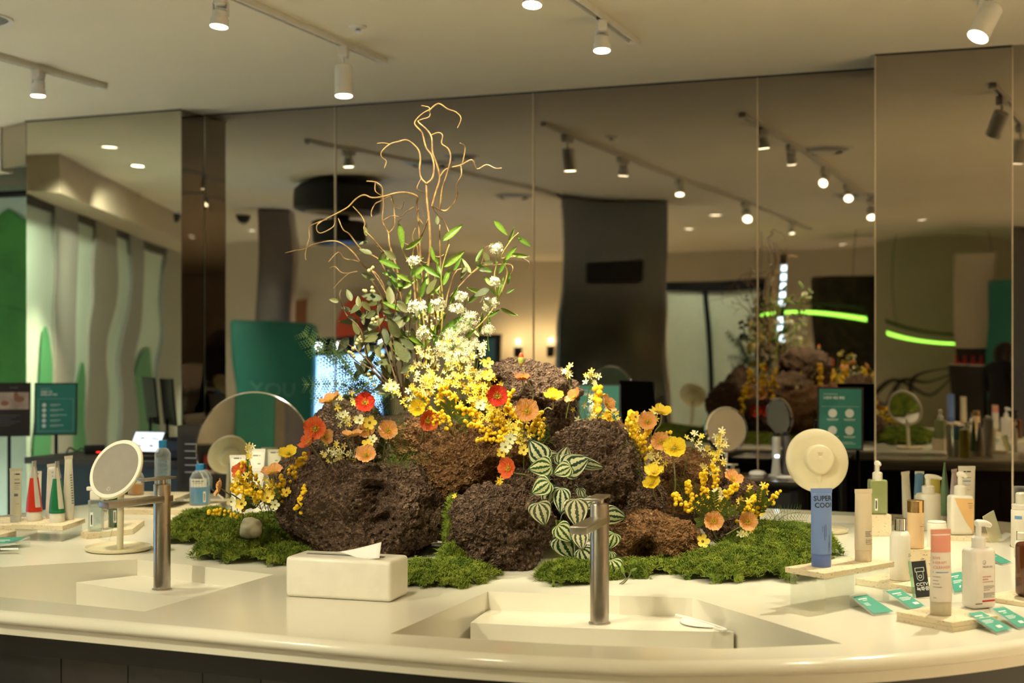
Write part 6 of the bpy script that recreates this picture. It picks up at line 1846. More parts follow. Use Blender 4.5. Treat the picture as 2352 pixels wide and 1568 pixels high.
# leaning acrylic sign at the far right
p = PC(2290, 1245)
t = thing('acrylic_sign', 'leaning clear acrylic sign by the foaming bottle', 'sign', p, .5)
t.rotation_euler = (0, -.38, .45)
MB().box((0, 0, .048), (.046, .004, .096)).build('plate', clear_mat('milky acrylic', (.90, .86, .66), .35, .1, .3), t, smooth=False)
MB().box((.021, .003, .048), (.004, .005, .090)).build('edge_strip', M_tealcard, t, smooth=False)
MB().box((.03, 0, .004), (.05, .03, .004)).build('foot', M_acr, t, smooth=False)

# ---- vanity mirrors
M_ivory = mat('ivory plastic', (.82, .74, .52), .35)
M_mirrorclean = mat('clear mirror', (.88, .88, .88), .01, 1.0)
def vanity(label, base, head, normal, r, dish_r, back=False):
    t = thing('vanity_mirror', label, 'mirror', base)
    b = Vector(base); h = Vector(head) - b
    n = Vector(normal).normalized()
    R = frame_to(n)
    MB().lathe([(dish_r * .88, 0), (dish_r * .97, .004), (dish_r, .012), (dish_r * .985, .0125), (dish_r * .93, .006), (.02, .005), (.002, .005)], 48).build('dish_base', M_ivory, t, sharp=50)
    top = h - n * .020 + Vector((0, 0, -r * .35))
    MB().tube([Vector((top.x * .6, top.y * .6, .005)), Vector((top.x * .8, top.y * .8, top.z * .5)), top], .0095, 14).build('pole', M_ivory, t)
    # shell: shallow dish behind the glass with a raised hub
    MB().lathe([(.004, -.036), (.038, -.036), (.0445, -.033), (.047, -.027), (.048, -.012), (r * .72, -.009), (r * .96, -.006), (r, -.001), (r, .003), (r * .985, .005)], 56, h, R).build('shell', M_ivory, t, sharp=50)
    MB().lathe([(r * .86, .0045), (r * .865, .0065), (r * .975, .0065), (r * .985, .0045)], 56, h, R, cap=False).build('light_ring', mat('frosted ring', (.84, .78, .66), .5), t)
    MB().lathe([(r * .865, .0050), (r * .865, .0058)], 56, h, R).build('mirror_glass', M_mirrorclean, t)
    MB().lathe([(.006, -.0375), (.010, -.0355)], 16, h - R @ Vector((0, -.0, 0)), R).build('hinge_pin', M_ivory, t)
    if back:
        q = MB(); fn = lambda u, v: h + R @ Vector((-u, v, -.0369))
        for k, (a0, w_) in enumerate(((.020, .010), (.017, .008), (.014, .007), (.011, .004))): bar_on(q, fn, -w_, w_, a0 - .001, a0, 1)
        q.build('print', mat('tan ink', (.55, .42, .20), .6), t, smooth=False)
    else:
        q = MB(); c_ = h + R @ Vector((0, -r * .68, .0062))
        for k in range(16):
            a, a2 = 2 * math.pi * k / 16, 2 * math.pi * (k + 1) / 16
            q.add([c_ + R @ Vector((math.cos(x) * r_, math.sin(x) * r_, 0)) for x, r_ in ((a, .006), (a2, .006), (a2, .005), (a, .005))], [(0, 1, 2, 3)])
        q.build('touch_switch', M_whiteink, t, smooth=False)
bL = PC(272, 1263)
vanity('ivory vanity mirror tilted on a dish stand beside the left faucet', bL, P(268, 1078, 4.12), (-.40, -.80, .46), .092, .096)
bR = PC(1898, 1222)
vanity('ivory vanity mirror seen from behind above the blue tube', bR, P(1877, 1057, 4.53), (-.10, .93, -.22), .102, .070, True)

# big round frameless mirror
p = PC(583, 1166)
t = thing('round_mirror', 'large round frameless mirror standing behind the left flowers', 'mirror', p)
Rn = frame_to(Vector((.05, -1, .06)))
cR = Vector((0, 0, .215))
MB().lathe([(.206, -.004), (.212, -.002), (.212, .002), (.206, .004)], 72, cR, Rn, cap=False).build('rim', M_chrome, t)
MB().lathe([(.208, -.003), (.208, .0035)], 72, cR, Rn).build('glass_disc', M_mirrorclean, t)
MB().rbox((0, .05, .005), (.16, .12, .009), .003).build('foot', M_chrome, t)
MB().cyl((0, .05, .005), (0, .012, .20), .006).build('strut', M_chrome, t)

# ---- tissue box
A_, B_, C_ = Vector((-.537, 3.40)), Vector((-.275, 3.32)), Vector((-.254, 3.43))
ang = math.atan2(B_.y - A_.y, B_.x - A_.x)
cen = (A_ + C_) / 2
t = thing('tissue_box', 'white tissue box with a sheet sticking out, between the sinks', 'tissue box', (cen.x, cen.y, TOP + .0004), ang)
M_tb = mat('tissue box white', (.86, .82, .72), .28)
MB().rbox((0, 0, .048), (.272, .115, .096), .010, seg=4).build('box_body', M_tb, t, sharp=40)
MB().box((-.005, 0, .0965), (.20, .012, .0012)).build('slot', M_greyink, t, smooth=False)
mb = MB(); nu, nv = 12, 6
for i in range(nu + 1):
    for j in range(nv + 1):
        u, v = i / nu, j / nv
        x = -.065 + .155 * u + .012 * v
        y = (v - .5) * .010 - .052 * v * u ** 1.2
        z = .0972 + .034 * u ** 1.4 * (1 - v) + .004 * math.sin(u * 7) * v + .0015
        mb.v.append((x, y, z))
for i in range(nu):
    for j in range(nv):
        a = i * (nv + 1) + j
        mb.f.append((a, a + 1, a + nv + 2, a + nv + 1))
o = mb.build('tissue_sheet', M_paper, t, sharp=None)
sm = o.modifiers.new('thick', 'SOLIDIFY'); sm.thickness = .0006

# ---- small white scraper on the front sink ledge
a = PC(1553, 1416, TOP - .043); b = PC(1668, 1449, TOP - .043)
d = (b - a); L = d.length
t = thing('plastic_scraper', 'small white plastic scraper lying on the front sink ledge', 'scraper', a, math.atan2(d.y, d.x))
q = smooth_path([Vector((0, 0, .004)), Vector((L * .5, .002, .005)), Vector((L * .96, 0, .004)), Vector((L * 1.02, -.010, .004)), Vector((L * .97, -.018, .004)), Vector((L * .88, -.016, .004))], 5)
MB().tube(q, .0034, 8).build('handle', M_white, t)
mb = MB(); n = 12
for i in range(n + 1):
    u = i / n; w = .040 * math.sin(math.pi * min(1, u * 1.05)) ** .7
    mb.v += [(L * (.16 + .66 * u), 0, .005), (L * (.16 + .66 * u), -w, .0022), (L * (.16 + .66 * u), 0, .003), (L * (.16 + .66 * u), -w, .0008)]
for i in range(n):
    k = 4 * i
    mb.f += [(k, k + 4, k + 5, k + 1), (k + 2, k + 3, k + 7, k + 6), (k + 1, k + 5, k + 7, k + 3)]
mb.build('blade', M_white, t)

# ---- left-hand display
LA = [(-1.535, 4.36), (-1.365, 4.32), (-1.35, 4.50), (-1.52, 4.54)]
acrylic_riser('clear acrylic riser under the slab with the red and green tubes', LA, TOP + .0003, .886)
slab('travertine slab on clear acrylic carrying the red and green tubes', LA, .8862, .900)
LB = [(-1.475, 4.40), (-1.37, 4.30), (-1.28, 4.45), (-1.25, 4.66), (-1.42, 4.68)]
LB = [(-1.34, 4.42), (-1.31, 4.385), (-1.20, 4.50), (-1.22, 4.72), (-1.34, 4.72)]
slab('angular travertine slab under the clear and green bottles', LB, TOP + .0003, .868)
slab('long travertine slab under the frosted tube at the left edge', [(-1.90, 4.58), (-1.545, 4.58), (-1.545, 4.80), (-1.90, 4.80)], TOP + .0003, .868)
slab('short double travertine slab cut by the left edge', [(-1.75, 4.32), (-1.56, 4.32), (-1.54, 4.42), (-1.75, 4.44)], TOP + .0003, .872, 2)
def cone_tube(label, base, h, r, m, mtop, rz=0.0):
    t = thing('cone_tube', label, 'tube', base, rz, 'tall tapering tubes')
    MB().lathe([(r * .97, 0), (r, .002), (r, .028), (r * .98, .030)], 32).build('cap', M_milk, t)
    n = 16; seg = 32; z0 = .030; z1 = h - .012
    def ring_(z):
        k = (z - z0) / (z1 - z0)
        return r * 1.02 * (1 - k) + .010 * k + .004 * math.sin(math.pi * k), r * 1.02 * (1 - k ** 1.2) + .0016
    def part(nm, za, zb, mm, a0=0, a1=2 * math.pi, offs=0.0):
        vs_ = []; fs = []; nn = 12
        for i in range(nn + 1):
            z = za + (zb - za) * i / nn; rx, ry = ring_(z)
            for k in range(seg + 1):
                a = a0 + (a1 - a0) * k / seg
                vs_.append(((ry + offs) * math.cos(a), (rx + offs) * math.sin(a), z))
        for i in range(nn):
            for k in range(seg):
                j = i * (seg + 1) + k
                fs.append((j, j + 1, j + seg + 2, j + seg + 1))
        MB().add(vs_, fs).build(nm, mm, t, sharp=None)
    part('body', z0, z0 + (z1 - z0) * .72, m)
    part('silver_tip', z0 + (z1 - z0) * .72, z1, mtop)
    part('side_label', z0 + .012, z0 + (z1 - z0) * .95, mat('grey label', (.60, .56, .48), .5), -.75, .05, .0004)
    part('side_label', z0 + .012, z0 + (z1 - z0) * .75, mat('grey label', (.60, .56, .48), .5), math.pi - .1, math.pi + .55, .0004)
    MB().lathe([(r * 1.06, .028), (r * 1.07, .034), (r * 1.0, .038)], 32, cap=False).build('base_ring', m, t)
    MB().box((0, 0, h - .008), (.003, .018, .016)).build('crimp', mtop, t)
    q = MB(); fn = lambda u, v: Vector((.0018, u, v))
    return t
M_silver = mat('silver foil', (.72, .70, .66), .3, .8)
cone_tube('tall tapering red tube with silver tip on the left slab', (-1.497, 4.455, .9004), .186, .0232, mat('metallic red', (.62, .035, .012), .3), M_silver, -.35)
cone_tube('tall tapering green tube with silver tip on the left slab', (-1.412, 4.415, .9004), .188, .0232, mat('metallic green', (.012, .17, .06), .3), M_silver, -.35)
squeeze_tube('cleanser_tube', 'slim white tube behind the red tube', (-1.462, 4.512, .9004), .172, .017, .036, M_milk, M_milk, rz=1.2, cap_h=.022, texts=[('bars', M_greyink, [(-.004, .004, .06 + .012 * k, .062 + .012 * k) for k in range(8)])])
squeeze_tube('cleanser_tube', 'tall white tube behind the green tube', (-1.396, 4.478, .9004), .200, .018, .036, M_milk, M_milk, rz=1.2, cap_h=.024, texts=[('bars', M_greyink, [(-.005, .005, .05 + .008 * k, .053 + .008 * k) for k in range(12)])])
M_frost = mat('frosted gel', (.72, .68, .50), .35, trans=.25)
squeeze_tube('cleanser_tube', 'frosted flat tube with black print at the left edge', (-1.628, 4.665, .8684), .176, .018, .038, M_frost, mat('clear frosted cap', (.80, .78, .72), .25, trans=.5), rz=.1, cap_h=.024,
             texts=[('bars', M_ink, [(-.003, -.001, .155, .159), (.001, .014, .155, .159)]), ('bars', M_greyink, [(-.002, .014, .140, .1415), (-.002, .014, .137, .138), (-.002, .015, .126, .1295), (-.002, .014, .120, .121), (-.002, .012, .114, .115), (-.002, .014, .108, .109), (-.002, .010, .085, .094), (.004, .014, .060, .061)])])
squeeze_tube('cleanser_tube', 'plain white tube between the frosted and red tubes', (-1.595, 4.76, .8684), .158, .018, .040, M_milk, M_milk, rz=.2, cap_h=.024, texts=[('bars', M_ink, [(-.004, .010, .148, .151)])])
t = squeeze_tube('cleanser_tube', 'white tube with a navy lid between the red and green tubes', (-1.535, 4.79, TOP + .0004), .12, .020, .038, M_milk, M_milk, cap_h=.02, texts=[('bars', mat('navy', (.02, .04, .20), .4), [(-.018, .018, .055, .059), (-.004, .010, .035, .05)])])
MB().lathe([(.021, .121), (.021, .158), (.019, .160)], 24).build('navy_lid', mat('navy', (.02, .04, .20), .4), t)
# clear square bottle
t = box_bottle('clear_bottle', 'clear square bottle with a white pump on the left slab', (-1.300, 4.445, .8684), .042, .034, .098, M_glass, .004, liquid=(.072, M_liqc), texts=[('bars', M_paper, [(-.014, -.004, .016, .060)]), ('bars', M_ink, [(-.011, -.007, .022, .052)]), ('bars', M_greyink, [(.004, .016, .030, .031), (.004, .014, .036, .037), (.004, .016, .042, .043)])])
MB().rbox((0, 0, .112), (.032, .030, .028), .004).build('pump_head', M_milk, t)
MB().rbox((-.012, 0, .132), (.034, .014, .012), .003).build('nozzle', M_milk, t)
M_bottlegreen = mat('bottle green', (.030, .14, .012), .12, trans=.3, coat=.3)
round_bottle('green_bottle', 'dark green bottle with a lime cap beside the vanity mirror', (-1.268, 4.54, .8684), .118, .0205, M_bottlegreen, cap=(.030, .0175, mat('lime cap', (.45, .62, .10), .25, trans=.3)), shoulder=.006, texts=[('bars', M_paper, [(.001, .010, .016, .055)]), ('bars', M_ink, [(.0035, .0075, .022, .050)])])
card4('teal price card on a clear stand at the left edge', [(-60, 1236), (58, 1234), (44, 1243), (-60, 1270)], .880, .858)
t = thing('acrylic_sign', 'leaning clear acrylic holder beside the left vanity mirror', 'sign', PC(238, 1241))
t.rotation_euler = (0, .28, .25)
MB().box((0, 0, .055), (.034, .003, .108)).build('plate', M_acr, t, smooth=False)
MB().box((.016, 0, .055), (.003, .005, .108)).build('edge_strip', M_acr, t, smooth=False)
# back-left shelf with bottles
q4 = [(-1.47, 5.10), (-1.15, 5.06), (-1.12, 5.26), (-1.44, 5.30)]
slab('thick travertine slab under the clear riser at the back left', [(-1.43, 5.02), (-1.08, 5.00), (-1.06, 5.36), (-1.43, 5.36)], TOP + .0003, .8675)
acrylic_riser('clear acrylic riser behind the left vanity mirror', [(-1.45, 5.10), (-1.22, 5.07), (-1.20, 5.26), (-1.43, 5.29)], .8679, .893)
slab('thin travertine slab on the clear riser behind the left vanity mirror', [(-1.47, 5.09), (-1.20, 5.055), (-1.18, 5.265), (-1.45, 5.30)], .8932, .903)
M_bluelid = mat('bright blue lid', (.03, .28, .62), .35)
t = round_bottle('micellar_bottle', 'tall clear bottle with a bright blue cap behind the left faucet', (-1.275, 5.19, .9034), .170, .029, M_glass, cap=(.026, .0145, M_bluelid), shoulder=.022, liquid=(.135, M_liqc), texts=[('bars', clear_mat('blue print', (.45, .62, .80), .4, .3, .2), [(-.004, .024, .06 + .014 * k, .067 + .014 * k) for k in range(5)])])
t = round_bottle('micellar_bottle', 'short clear bottle half full of blue liquid with blue cap', (-1.135, 5.17, .8679), .125, .037, M_glass, cap=(.022, .0145, M_bluelid), shoulder=.03, liquid=(.062, mat('blue liquid', (.02, .30, .60), .2)), texts=[('bars', M_milk, [(-.034, .034, .066, .096)]), ('bars', M_ink, [(-.022, .022, .086, .089), (-.018, .018, .080, .0815)]), ('bars', M_paper, [(.020, .030, .012, .050)]), ('bars', M_ink, [(.023, .027, .016, .044)])])
t = round_bottle('serum_bottle', 'clear bottle with orange liquid behind the vanity mirror', (-1.365, 5.17, .9034), .085, .027, M_glass, cap=None, pump=(.06, .012, M_milk, .02, 2.6), shoulder=.02, liquid=(.04, mat('orange liquid', (.75, .32, .03), .25)), texts=[('bars', M_milk, [(-.01, .024, .042, .062)])])
round_bottle('serum_bottle', 'brown bottle with yellow label behind the vanity mirror', (-1.43, 5.20, .9034), .09, .026, mat('brown glass', (.06, .022, .008), .15), cap=(.02, .014, M_milk), shoulder=.02, texts=[('bars', mat('yellow label', (.70, .40, .04), .5), [(-.02, .02, .03, .06)])])
for i, (px, py, h, w, lb) in enumerate(((546, 1112, .150, .056, 'left'), (590, 1112, .172, .060, 'middle, taller'), (630, 1112, .160, .050, 'right'))):
    bp_ = PC(px, 1190 - 10 * i)
    squeeze_tube('cleanser_tube', lb + ' white tube of the three standing before the round mirror', (bp_.x, bp_.y, TOP + .0004), .250 - [0.012, 0, .012][i] - .02, .020, w, M_milk if i < 2 else M_frost, M_milk, cap_h=.028,
                 texts=[('bars', M_ink, [(-.013, .006, .205, .2085), (.009, .013, .205, .2085)]), ('bars', M_greyink, [(-.020, .020, .16, .1606), (-.020, .016, .150, .1506), (.004, .014, .176, .180), (-.020, .018, .143, .1436)])])
# ------------------------------------------------------------------ poster stands and things before the mirror wall
def poster_stand(label, top_c, w, h, face, mcard, kind, group='black pole poster stands'):
    """top_c: centre of the board"""
    c = Vector(top_c)
    t = thing('poster_stand', label, 'sign', (c.x, c.y, 0), math.atan2(face[1], face[0]) + math.pi / 2, group)
    z = c.z
    tl = Matrix.Rotation(-.10, 3, 'X')
    def bx(name, m, x, y, zz, d): return MB().box(tl @ Vector((x, y, zz)) + Vector((0, 0, z)), d, M=tl).build(name, m, t, smooth=False)
    bx('frame', M_black, 0, .006, 0, (w + .016, .010, h + .016))
    bx('poster', mcard, 0, 0, 0, (w, .004, h))
    MB().cyl((0, .02, .01), (0, .012, z - h / 2 + .03), .009, 12).build('pole', M_blackmetal, t)
    MB().lathe([(.10, 0), (.10, .008), (.02, .014)], 32).build('base_plate', M_blackmetal, t)
    fn = lambda u, v: tl @ Vector((u, -.0026, v)) + Vector((0, 0, z))
    def ring(mb, cx, cz, r):
        n = 20
        mb.add([fn(cx + r * math.cos(2 * math.pi * k / n), cz + r * math.sin(2 * math.pi * k / n)) for k in range(n)], [tuple(range(n))])
    q = MB(); x0 = -w * .38
    if kind == 'steps':
        text_on(q, '나에게 꼭 맞는', h * .030, fn, x0, h * .40); text_on(q, '오늘은 나의', h * .046, fn, x0, h * .335, 'LEFT', .0006); text_on(q, '피부결 상태 체크', h * .046, fn, x0, h * .275, 'LEFT', .0006)
        for k in range(5):
            ring(q, -w * .29, h * (.08 - .105 * k), w * .052)
            bar_on(q, fn, -w * .14, w * (.12 + .08 * (k % 3)), h * (.083 - .105 * k), h * (.093 - .105 * k), 1); bar_on(q, fn, -w * .14, w * .05, h * (.062 - .105 * k), h * (.067 - .105 * k), 1)
        for a in ((-w * .44, w * .44, h * .205, h * .208), (-w * .44, w * .44, -h * .45, -h * .447), (-w * .44, -w * .436, -h * .45, h * .208), (w * .436, w * .44, -h * .45, h * .208)): bar_on(q, fn, *a, 1)
    elif kind == 'grid':
        text_on(q, '피부타입별 세안법', h * .030, fn, -w * .40, h * .40); text_on(q, '나만의 세안 루틴', h * .050, fn, -w * .40, h * .33, 'LEFT', .0006)
        for cx, cz in ((-.18, .09), (.22, .09), (-.18, -.20), (.22, -.20)):
            ring(q, w * cx, h * cz, w * .105)
            bar_on(q, fn, w * (cx - .14), w * (cx + .14), h * (cz - .105), h * (cz - .097), 1); bar_on(q, fn, w * (cx - .12), w * (cx + .12), h * (cz - .122), h * (cz - .116), 1)
        for a in ((-w * .45, w * .45, h * .20, h * .203), (-w * .40, w * .3, -h * .40, -h * .394), (-w * .40, w * .36, -h * .425, -h * .419)): bar_on(q, fn, *a, 1)
    else:
        text_on(q, 'get ready', h * .040, fn, w * .02, h * .42, 'LEFT', .0004)
        for k in range(6): bar_on(q, fn, -w * .42, w * (.30 - .12 * (k % 3)), h * (-.12 - .04 * k), h * (-.112 - .04 * k), 1)
    q.build('print', M_whiteink if kind != 'photo' else M_greyink, t, smooth=False)
    if kind == 'photo':
        bx('photo_panel', mat('photo beige', (.52, .42, .34), .5, col2=(.36, .26, .20), nscale=14), 0, -.003, h * .17, (w, .002, h * .34))
        hands = MB(); f2 = lambda u, v: tl @ Vector((u, -.0046, v)) + Vector((0, 0, z))
        for cx, cz, rx, rz_ in ((w * .26, h * .20, w * .13, h * .06), (w * .18, h * .27, w * .06, h * .08), (-w * .1, h * .12, w * .10, h * .05)):
            n = 16; hands.add([f2(cx + rx * math.cos(2 * math.pi * k / n), cz + rz_ * math.sin(2 * math.pi * k / n)) for k in range(n)], [tuple(range(n))])
        hands.build('photo_hands', mat('skin print', (.30, .13, .07), .5), t, smooth=False)
    return t
M_tealsign = mat('teal poster', (.028, .24, .20), .45, col2=(.025, .225, .19))
M_blackposter = mat('black poster', (.02, .017, .016), .4)
poster_stand('teal poster stand with four white circles before the right mirror', P(1930, 961, 6.28), .182, .262, (-.28, -1), M_tealsign, 'grid')
poster_stand('teal poster stand behind the peach poppies at the centre right', P(1376, 950, 6.66), .185, .262, (-.10, -1), M_tealsign, 'grid')
poster_stand('teal poster stand with a column of five white circles at the left', P(128, 939, 7.38), .198, .255, (.2, -1), M_tealsign, 'steps')
poster_stand('black poster stand with a photo of hands at the left edge', P(20, 940, 7.36), .198, .262, (.2, -1), M_blackposter, 'photo')

# side table with hair tools in front of the mirror
tp = Vector((1.00, 6.14, 0))
t = thing('side_table', 'dark steel side table with a bright edge before the mirror wall', 'table', tp, -.38)
MB().rbox((0, 0, .866), (.56, .38, .024), .003).build('table_top', mat('dark polished steel', (.16, .15, .15), .2, .9), t)
MB().box((0, -.193, .866), (.56, .006, .026)).build('edge_strip', M_chrome, t)
for sx in (-1, 1):
    for sy in (-1, 1):
        MB().box((sx * .25, sy * .16, .427), (.03, .03, .854)).build('leg', M_blackmetal, t)
MB().box((0, 0, .45), (.50, .32, .80)).build('drawer_body', M_black, t, smooth=False)
zt = .8785
def on_table(px, Y): return Vector(((px - 1176) * Y / F, Y, zt))
p = on_table(1668, 6.16)
t = thing('round_mirror', 'small chrome-rimmed round mirror on the side table', 'mirror', p, .5)
R2 = frame_to(Vector((-.2, -1, .12))); c2 = Vector((0, 0, .20))
MB().lathe([(.092, -.012), (.100, -.008), (.100, .006), (.092, .010)], 48, c2, R2, cap=False).build('rim', M_chrome, t)
MB().lathe([(.094, -.009), (.094, .006)], 48, c2, R2).build('glass_disc', mat('grey mirror', (.42, .40, .36), .25, .8), t)
MB().cyl((0, 0, .01), (0, .0, .105), .007).build('pole', M_chrome, t)
MB().lathe([(.05, 0), (.05, .006), (.01, .012)], 28).build('base', M_chrome, t)
for px, m, lb, tall in ((1783, mat('tool grey', (.46, .45, .44), .35), 'pale grey hair styler with a blue light on the side table', 0), (1806, mat('tool dark', (.10, .09, .10), .4), 'dark hair styler behind the pale grey one', .004)):
    p = on_table(px, 6.14 + tall * 10)
    t = thing('hair_styler', lb, 'hair styler', p)
    MB().lathe([(.034, 0), (.034, .006), (.022, .012), (.018, .05), (.0165, .075), (.0185, .09), (.0185, .165), (.015, .172)], 24).build('body', m, t)
    MB().lathe([(.0135, .172), (.0135, .186), (.010, .188)], 20).build('tip', M_black, t)
    if not tall:
        MB().rbox((0, -.0185, .088), (.018, .004, .010), .0015).build('status_light', mat('led blue white', (1, 1, 1), .3, emit=(.6, .85, 1.0), estr=7), t)
p = on_table(1683, 6.05)
t = thing('soap_dispenser', 'small bronze square dispenser on the side table', 'dispenser', p, -.2)
MB().rbox((0, 0, .02), (.056, .05, .040), .003).build('body', mat('bronze metal', (.42, .34, .24), .3, .9), t)
MB().cyl((0, 0, .04), (0, 0, .054), .010).build('neck', M_steel, t)
MB().rbox((0, 0, .058), (.046, .040, .007), .002).build('cap', M_steel, t)
t = thing('power_cable', 'coiled white cable on the side table', 'cable', on_table(1810, 6.0))
q = [Vector((.045 * math.cos(a), .045 * math.sin(a), .006 + .0005 * k)) for k, a in enumerate([i * .42 for i in range(18)])]
MB().tube(q, .005, 8).build('coil', M_white, t)
MB().cyl((.045, 0, .006), (.09, .02, .006), .007, 10).build('plug', M_white, t)
t = thing('computer_mouse', 'small white rounded device on the side table', 'device', on_table(1740, 6.2))
MB().lathe([(.03, 0), (.032, .006), (.026, .016), (.010, .021)], 24, sx=1.2).build('shell', M_white, t)
MB().lathe([(.024, .016), (.018, .0195), (.004, .0225)], 24, sx=.6).build('pad', M_trackwhite, t)

# reception desk with tablet at the left
D = Vector((-1.78, 6.72, 0))
t = thing('service_desk', 'dark service desk before the left mirror panel', 'desk', D, -.38)
MB().rbox((0, 0, .90), (.95, .42, .03), .004).build('desk_top', M_dark, t)
MB().box((0, .02, .44), (.90, .36, .88)).build('front_panel', mat('dark teal panel', (.02, .05, .05), .5), t, smooth=False)
zd = .9155
def on_desk(px, Y): return Vector(((px - 1176) * Y / F, Y, zd))
t = thing('tablet', 'tilted tablet showing line drawings on a white screen', 'tablet', on_desk(338, 6.62), .10)
t.rotation_euler = (0, 0, -.25)
RT = Matrix.Rotation(math.radians(-38), 3, 'X')
def tb(name, m, c, d): return MB().rbox(RT @ Vector(c) + Vector((0, 0, .075)), d, .003, M=RT).build(name, m, t)
MB().rbox((0, .02, .006), (.12, .12, .012), .003).build('stand', M_black, t)
tb('case', M_black, (0, 0, 0), (.165, .010, .125))
MB().box(RT @ Vector((0, -.0058, 0)) + Vector((0, 0, .075)), (.148, .001, .108), M=RT).build('screen', mat('tablet screen', (.8, .85, .9), .3, emit=(.75, .86, 1.0), estr=.75), t, smooth=False)
q = MB(); fn = lambda u, v: RT @ Vector((u, -.0066, v)) + Vector((0, 0, .075))
for cx, cz, s, w0 in ((-.03, .018, .016, 0), (.035, .014, .018, 1), (-.03, -.026, .012, 2), (.03, -.024, .010, 1)):
    for k in range(14):
        a = k * .5; r0 = s * (.5 + .5 * math.sin(k * 1.7 + w0))
        bar_on(q, fn, cx + r0 * math.cos(a) - .003, cx + r0 * math.cos(a) + .003, cz + r0 * .6 * math.sin(a), cz + r0 * .6 * math.sin(a) + .0025, 1)
q.build('drawing', M_ink, t, smooth=False)
t = thing('receipt_printer', 'black box printer right of the tablet', 'printer', on_desk(428, 6.60), -.3)
MB().rbox((0, 0, .045), (.17, .14, .09), .006).build('body', M_black, t)
MB().rbox((0, -.02, .096), (.13, .07, .012), .004).build('lid', M_blackmetal, t)
MB().box((0, -.071, .03), (.11, .003, .03)).build('front_slot', M_dark, t)
t = thing('card_terminal', 'small black terminal with a red light left of the vanity mirror', 'terminal', on_desk(218, 6.9), .2)
MB().rbox((0, 0, .022), (.095, .06, .044), .006).build('body', M_black, t)
MB().box((.02, -.031, .010), (.02, .002, .005)).build('red_light', mat('red light', (.8, .02, .02), .4, emit=(1, .03, .02), estr=2.0), t)
q = smooth_path([Vector((-.045, 0, .01)), Vector((-.06, -.01, .03)), Vector((-.085, -.01, .015)), Vector((-.12, 0, .03)), Vector((-.14, 0, -.02))], 5)
MB().tube(q, .004, 6).build('cable', M_black, t)
t = thing('display_tower', 'dark slanted display tower between the printer and the round mirror', 'display', Vector((-1.36, 6.13, 0)), -.2)
MB().box((0, 0, .55), (.13, .10, 1.10)).build('tower', mat('dark grey glass', (.035, .038, .040), .25), t, smooth=False)
MB().box((0, -.051, .95), (.10, .003, .22)).build('screen', M_blackposter, t, smooth=False)
q = MB(); [bar_on(q, lambda u, v: Vector((u, -.0535, v)), -.03, .03 - .01 * (k % 2), 1.02 - .03 * k, 1.024 - .03 * k, 1) for k in range(5)]
q.build('print', M_whiteink, t, smooth=False)

# shelf with lit lipsticks that the round mirror shows
t = thing('make_up_shelf', 'beige shelf unit with red lipstick testers shown in the round mirror', 'shelf', (-2.12, -4.2, 0), math.pi)
MB().box((0, 0, .62), (.42, .3, 1.24)).build('cabinet', M_dark, t, smooth=False)
MB().box((0, .12, 1.98), (.42, .06, .86)).build('upper_panel', M_wall, t, smooth=False)
MB().box((0, 0, 1.25), (.42, .30, .02)).build('shelf_board', M_milk, t, smooth=False)
MB().box((0, .13, 1.40), (.42, .04, .28)).build('shelf_back', M_dark, t, smooth=False)
for k in range(4):
    MB().lathe([(.035, 1.26), (.035, 1.30), (.014, 1.31), (.014, 1.42)], 14, (-.15 + .1 * k, -.03, 0)).build('tester', mat('lipstick red', (.6, .03, .05), .4), t)
t = thing('teal_banner', 'teal freestanding banner shown in the round mirror', 'banner', (-1.68, -4.1, 0), math.pi)
MB().rbox((0, 0, 1.05), (.40, .10, 2.1), .02).build('board', M_teal, t)
MB().rbox((0, 0, .02), (.42, .3, .04), .01).build('foot', M_dark, t)
t = thing('pillar', 'brown steel pillar beside the teal banner in the round mirror', 'pillar', (-1.26, -4.2, 0))
MB().box((0, 0, CEIL / 2), (.24, .24, CEIL - .02)).build('shaft', MATS['brown steel'], t)
MB().box((0, 0, .05), (.28, .28, .1)).build('plinth', M_dark, t)

# ------------------------------------------------------------------ the photographer, seen in the mirror
def skin_body(name, V_, E_, R_, m, parent):
    me = bpy.data.meshes.new(name)
    me.from_pydata(V_, E_, [])
    o = link(name, me, m, parent)
    sk = o.modifiers.new('skin', 'SKIN')
    sk.use_smooth_shade = True
    for i, r in enumerate(R_):
        me.skin_vertices[0].data[i].radius = (r, r) if not isinstance(r, tuple) else r
    me.skin_vertices[0].data[0].use_root = True
    ss = o.modifiers.new('subdivision', 'SUBSURF'); ss.levels = 2; ss.render_levels = 2
    return o
person = thing('person', 'person in a black coat and dark trousers standing at the right, seen in the mirror', 'person', (-.30, -.36, 0), -2.75)
M_coat = mat('black coat', (.014, .013, .015), .85, col2=(.010, .010, .011), nscale=30)
M_skin = mat('skin', (.46, .26, .17), .55)
M_hair = mat('black hair', (.010, .008, .007), .5)
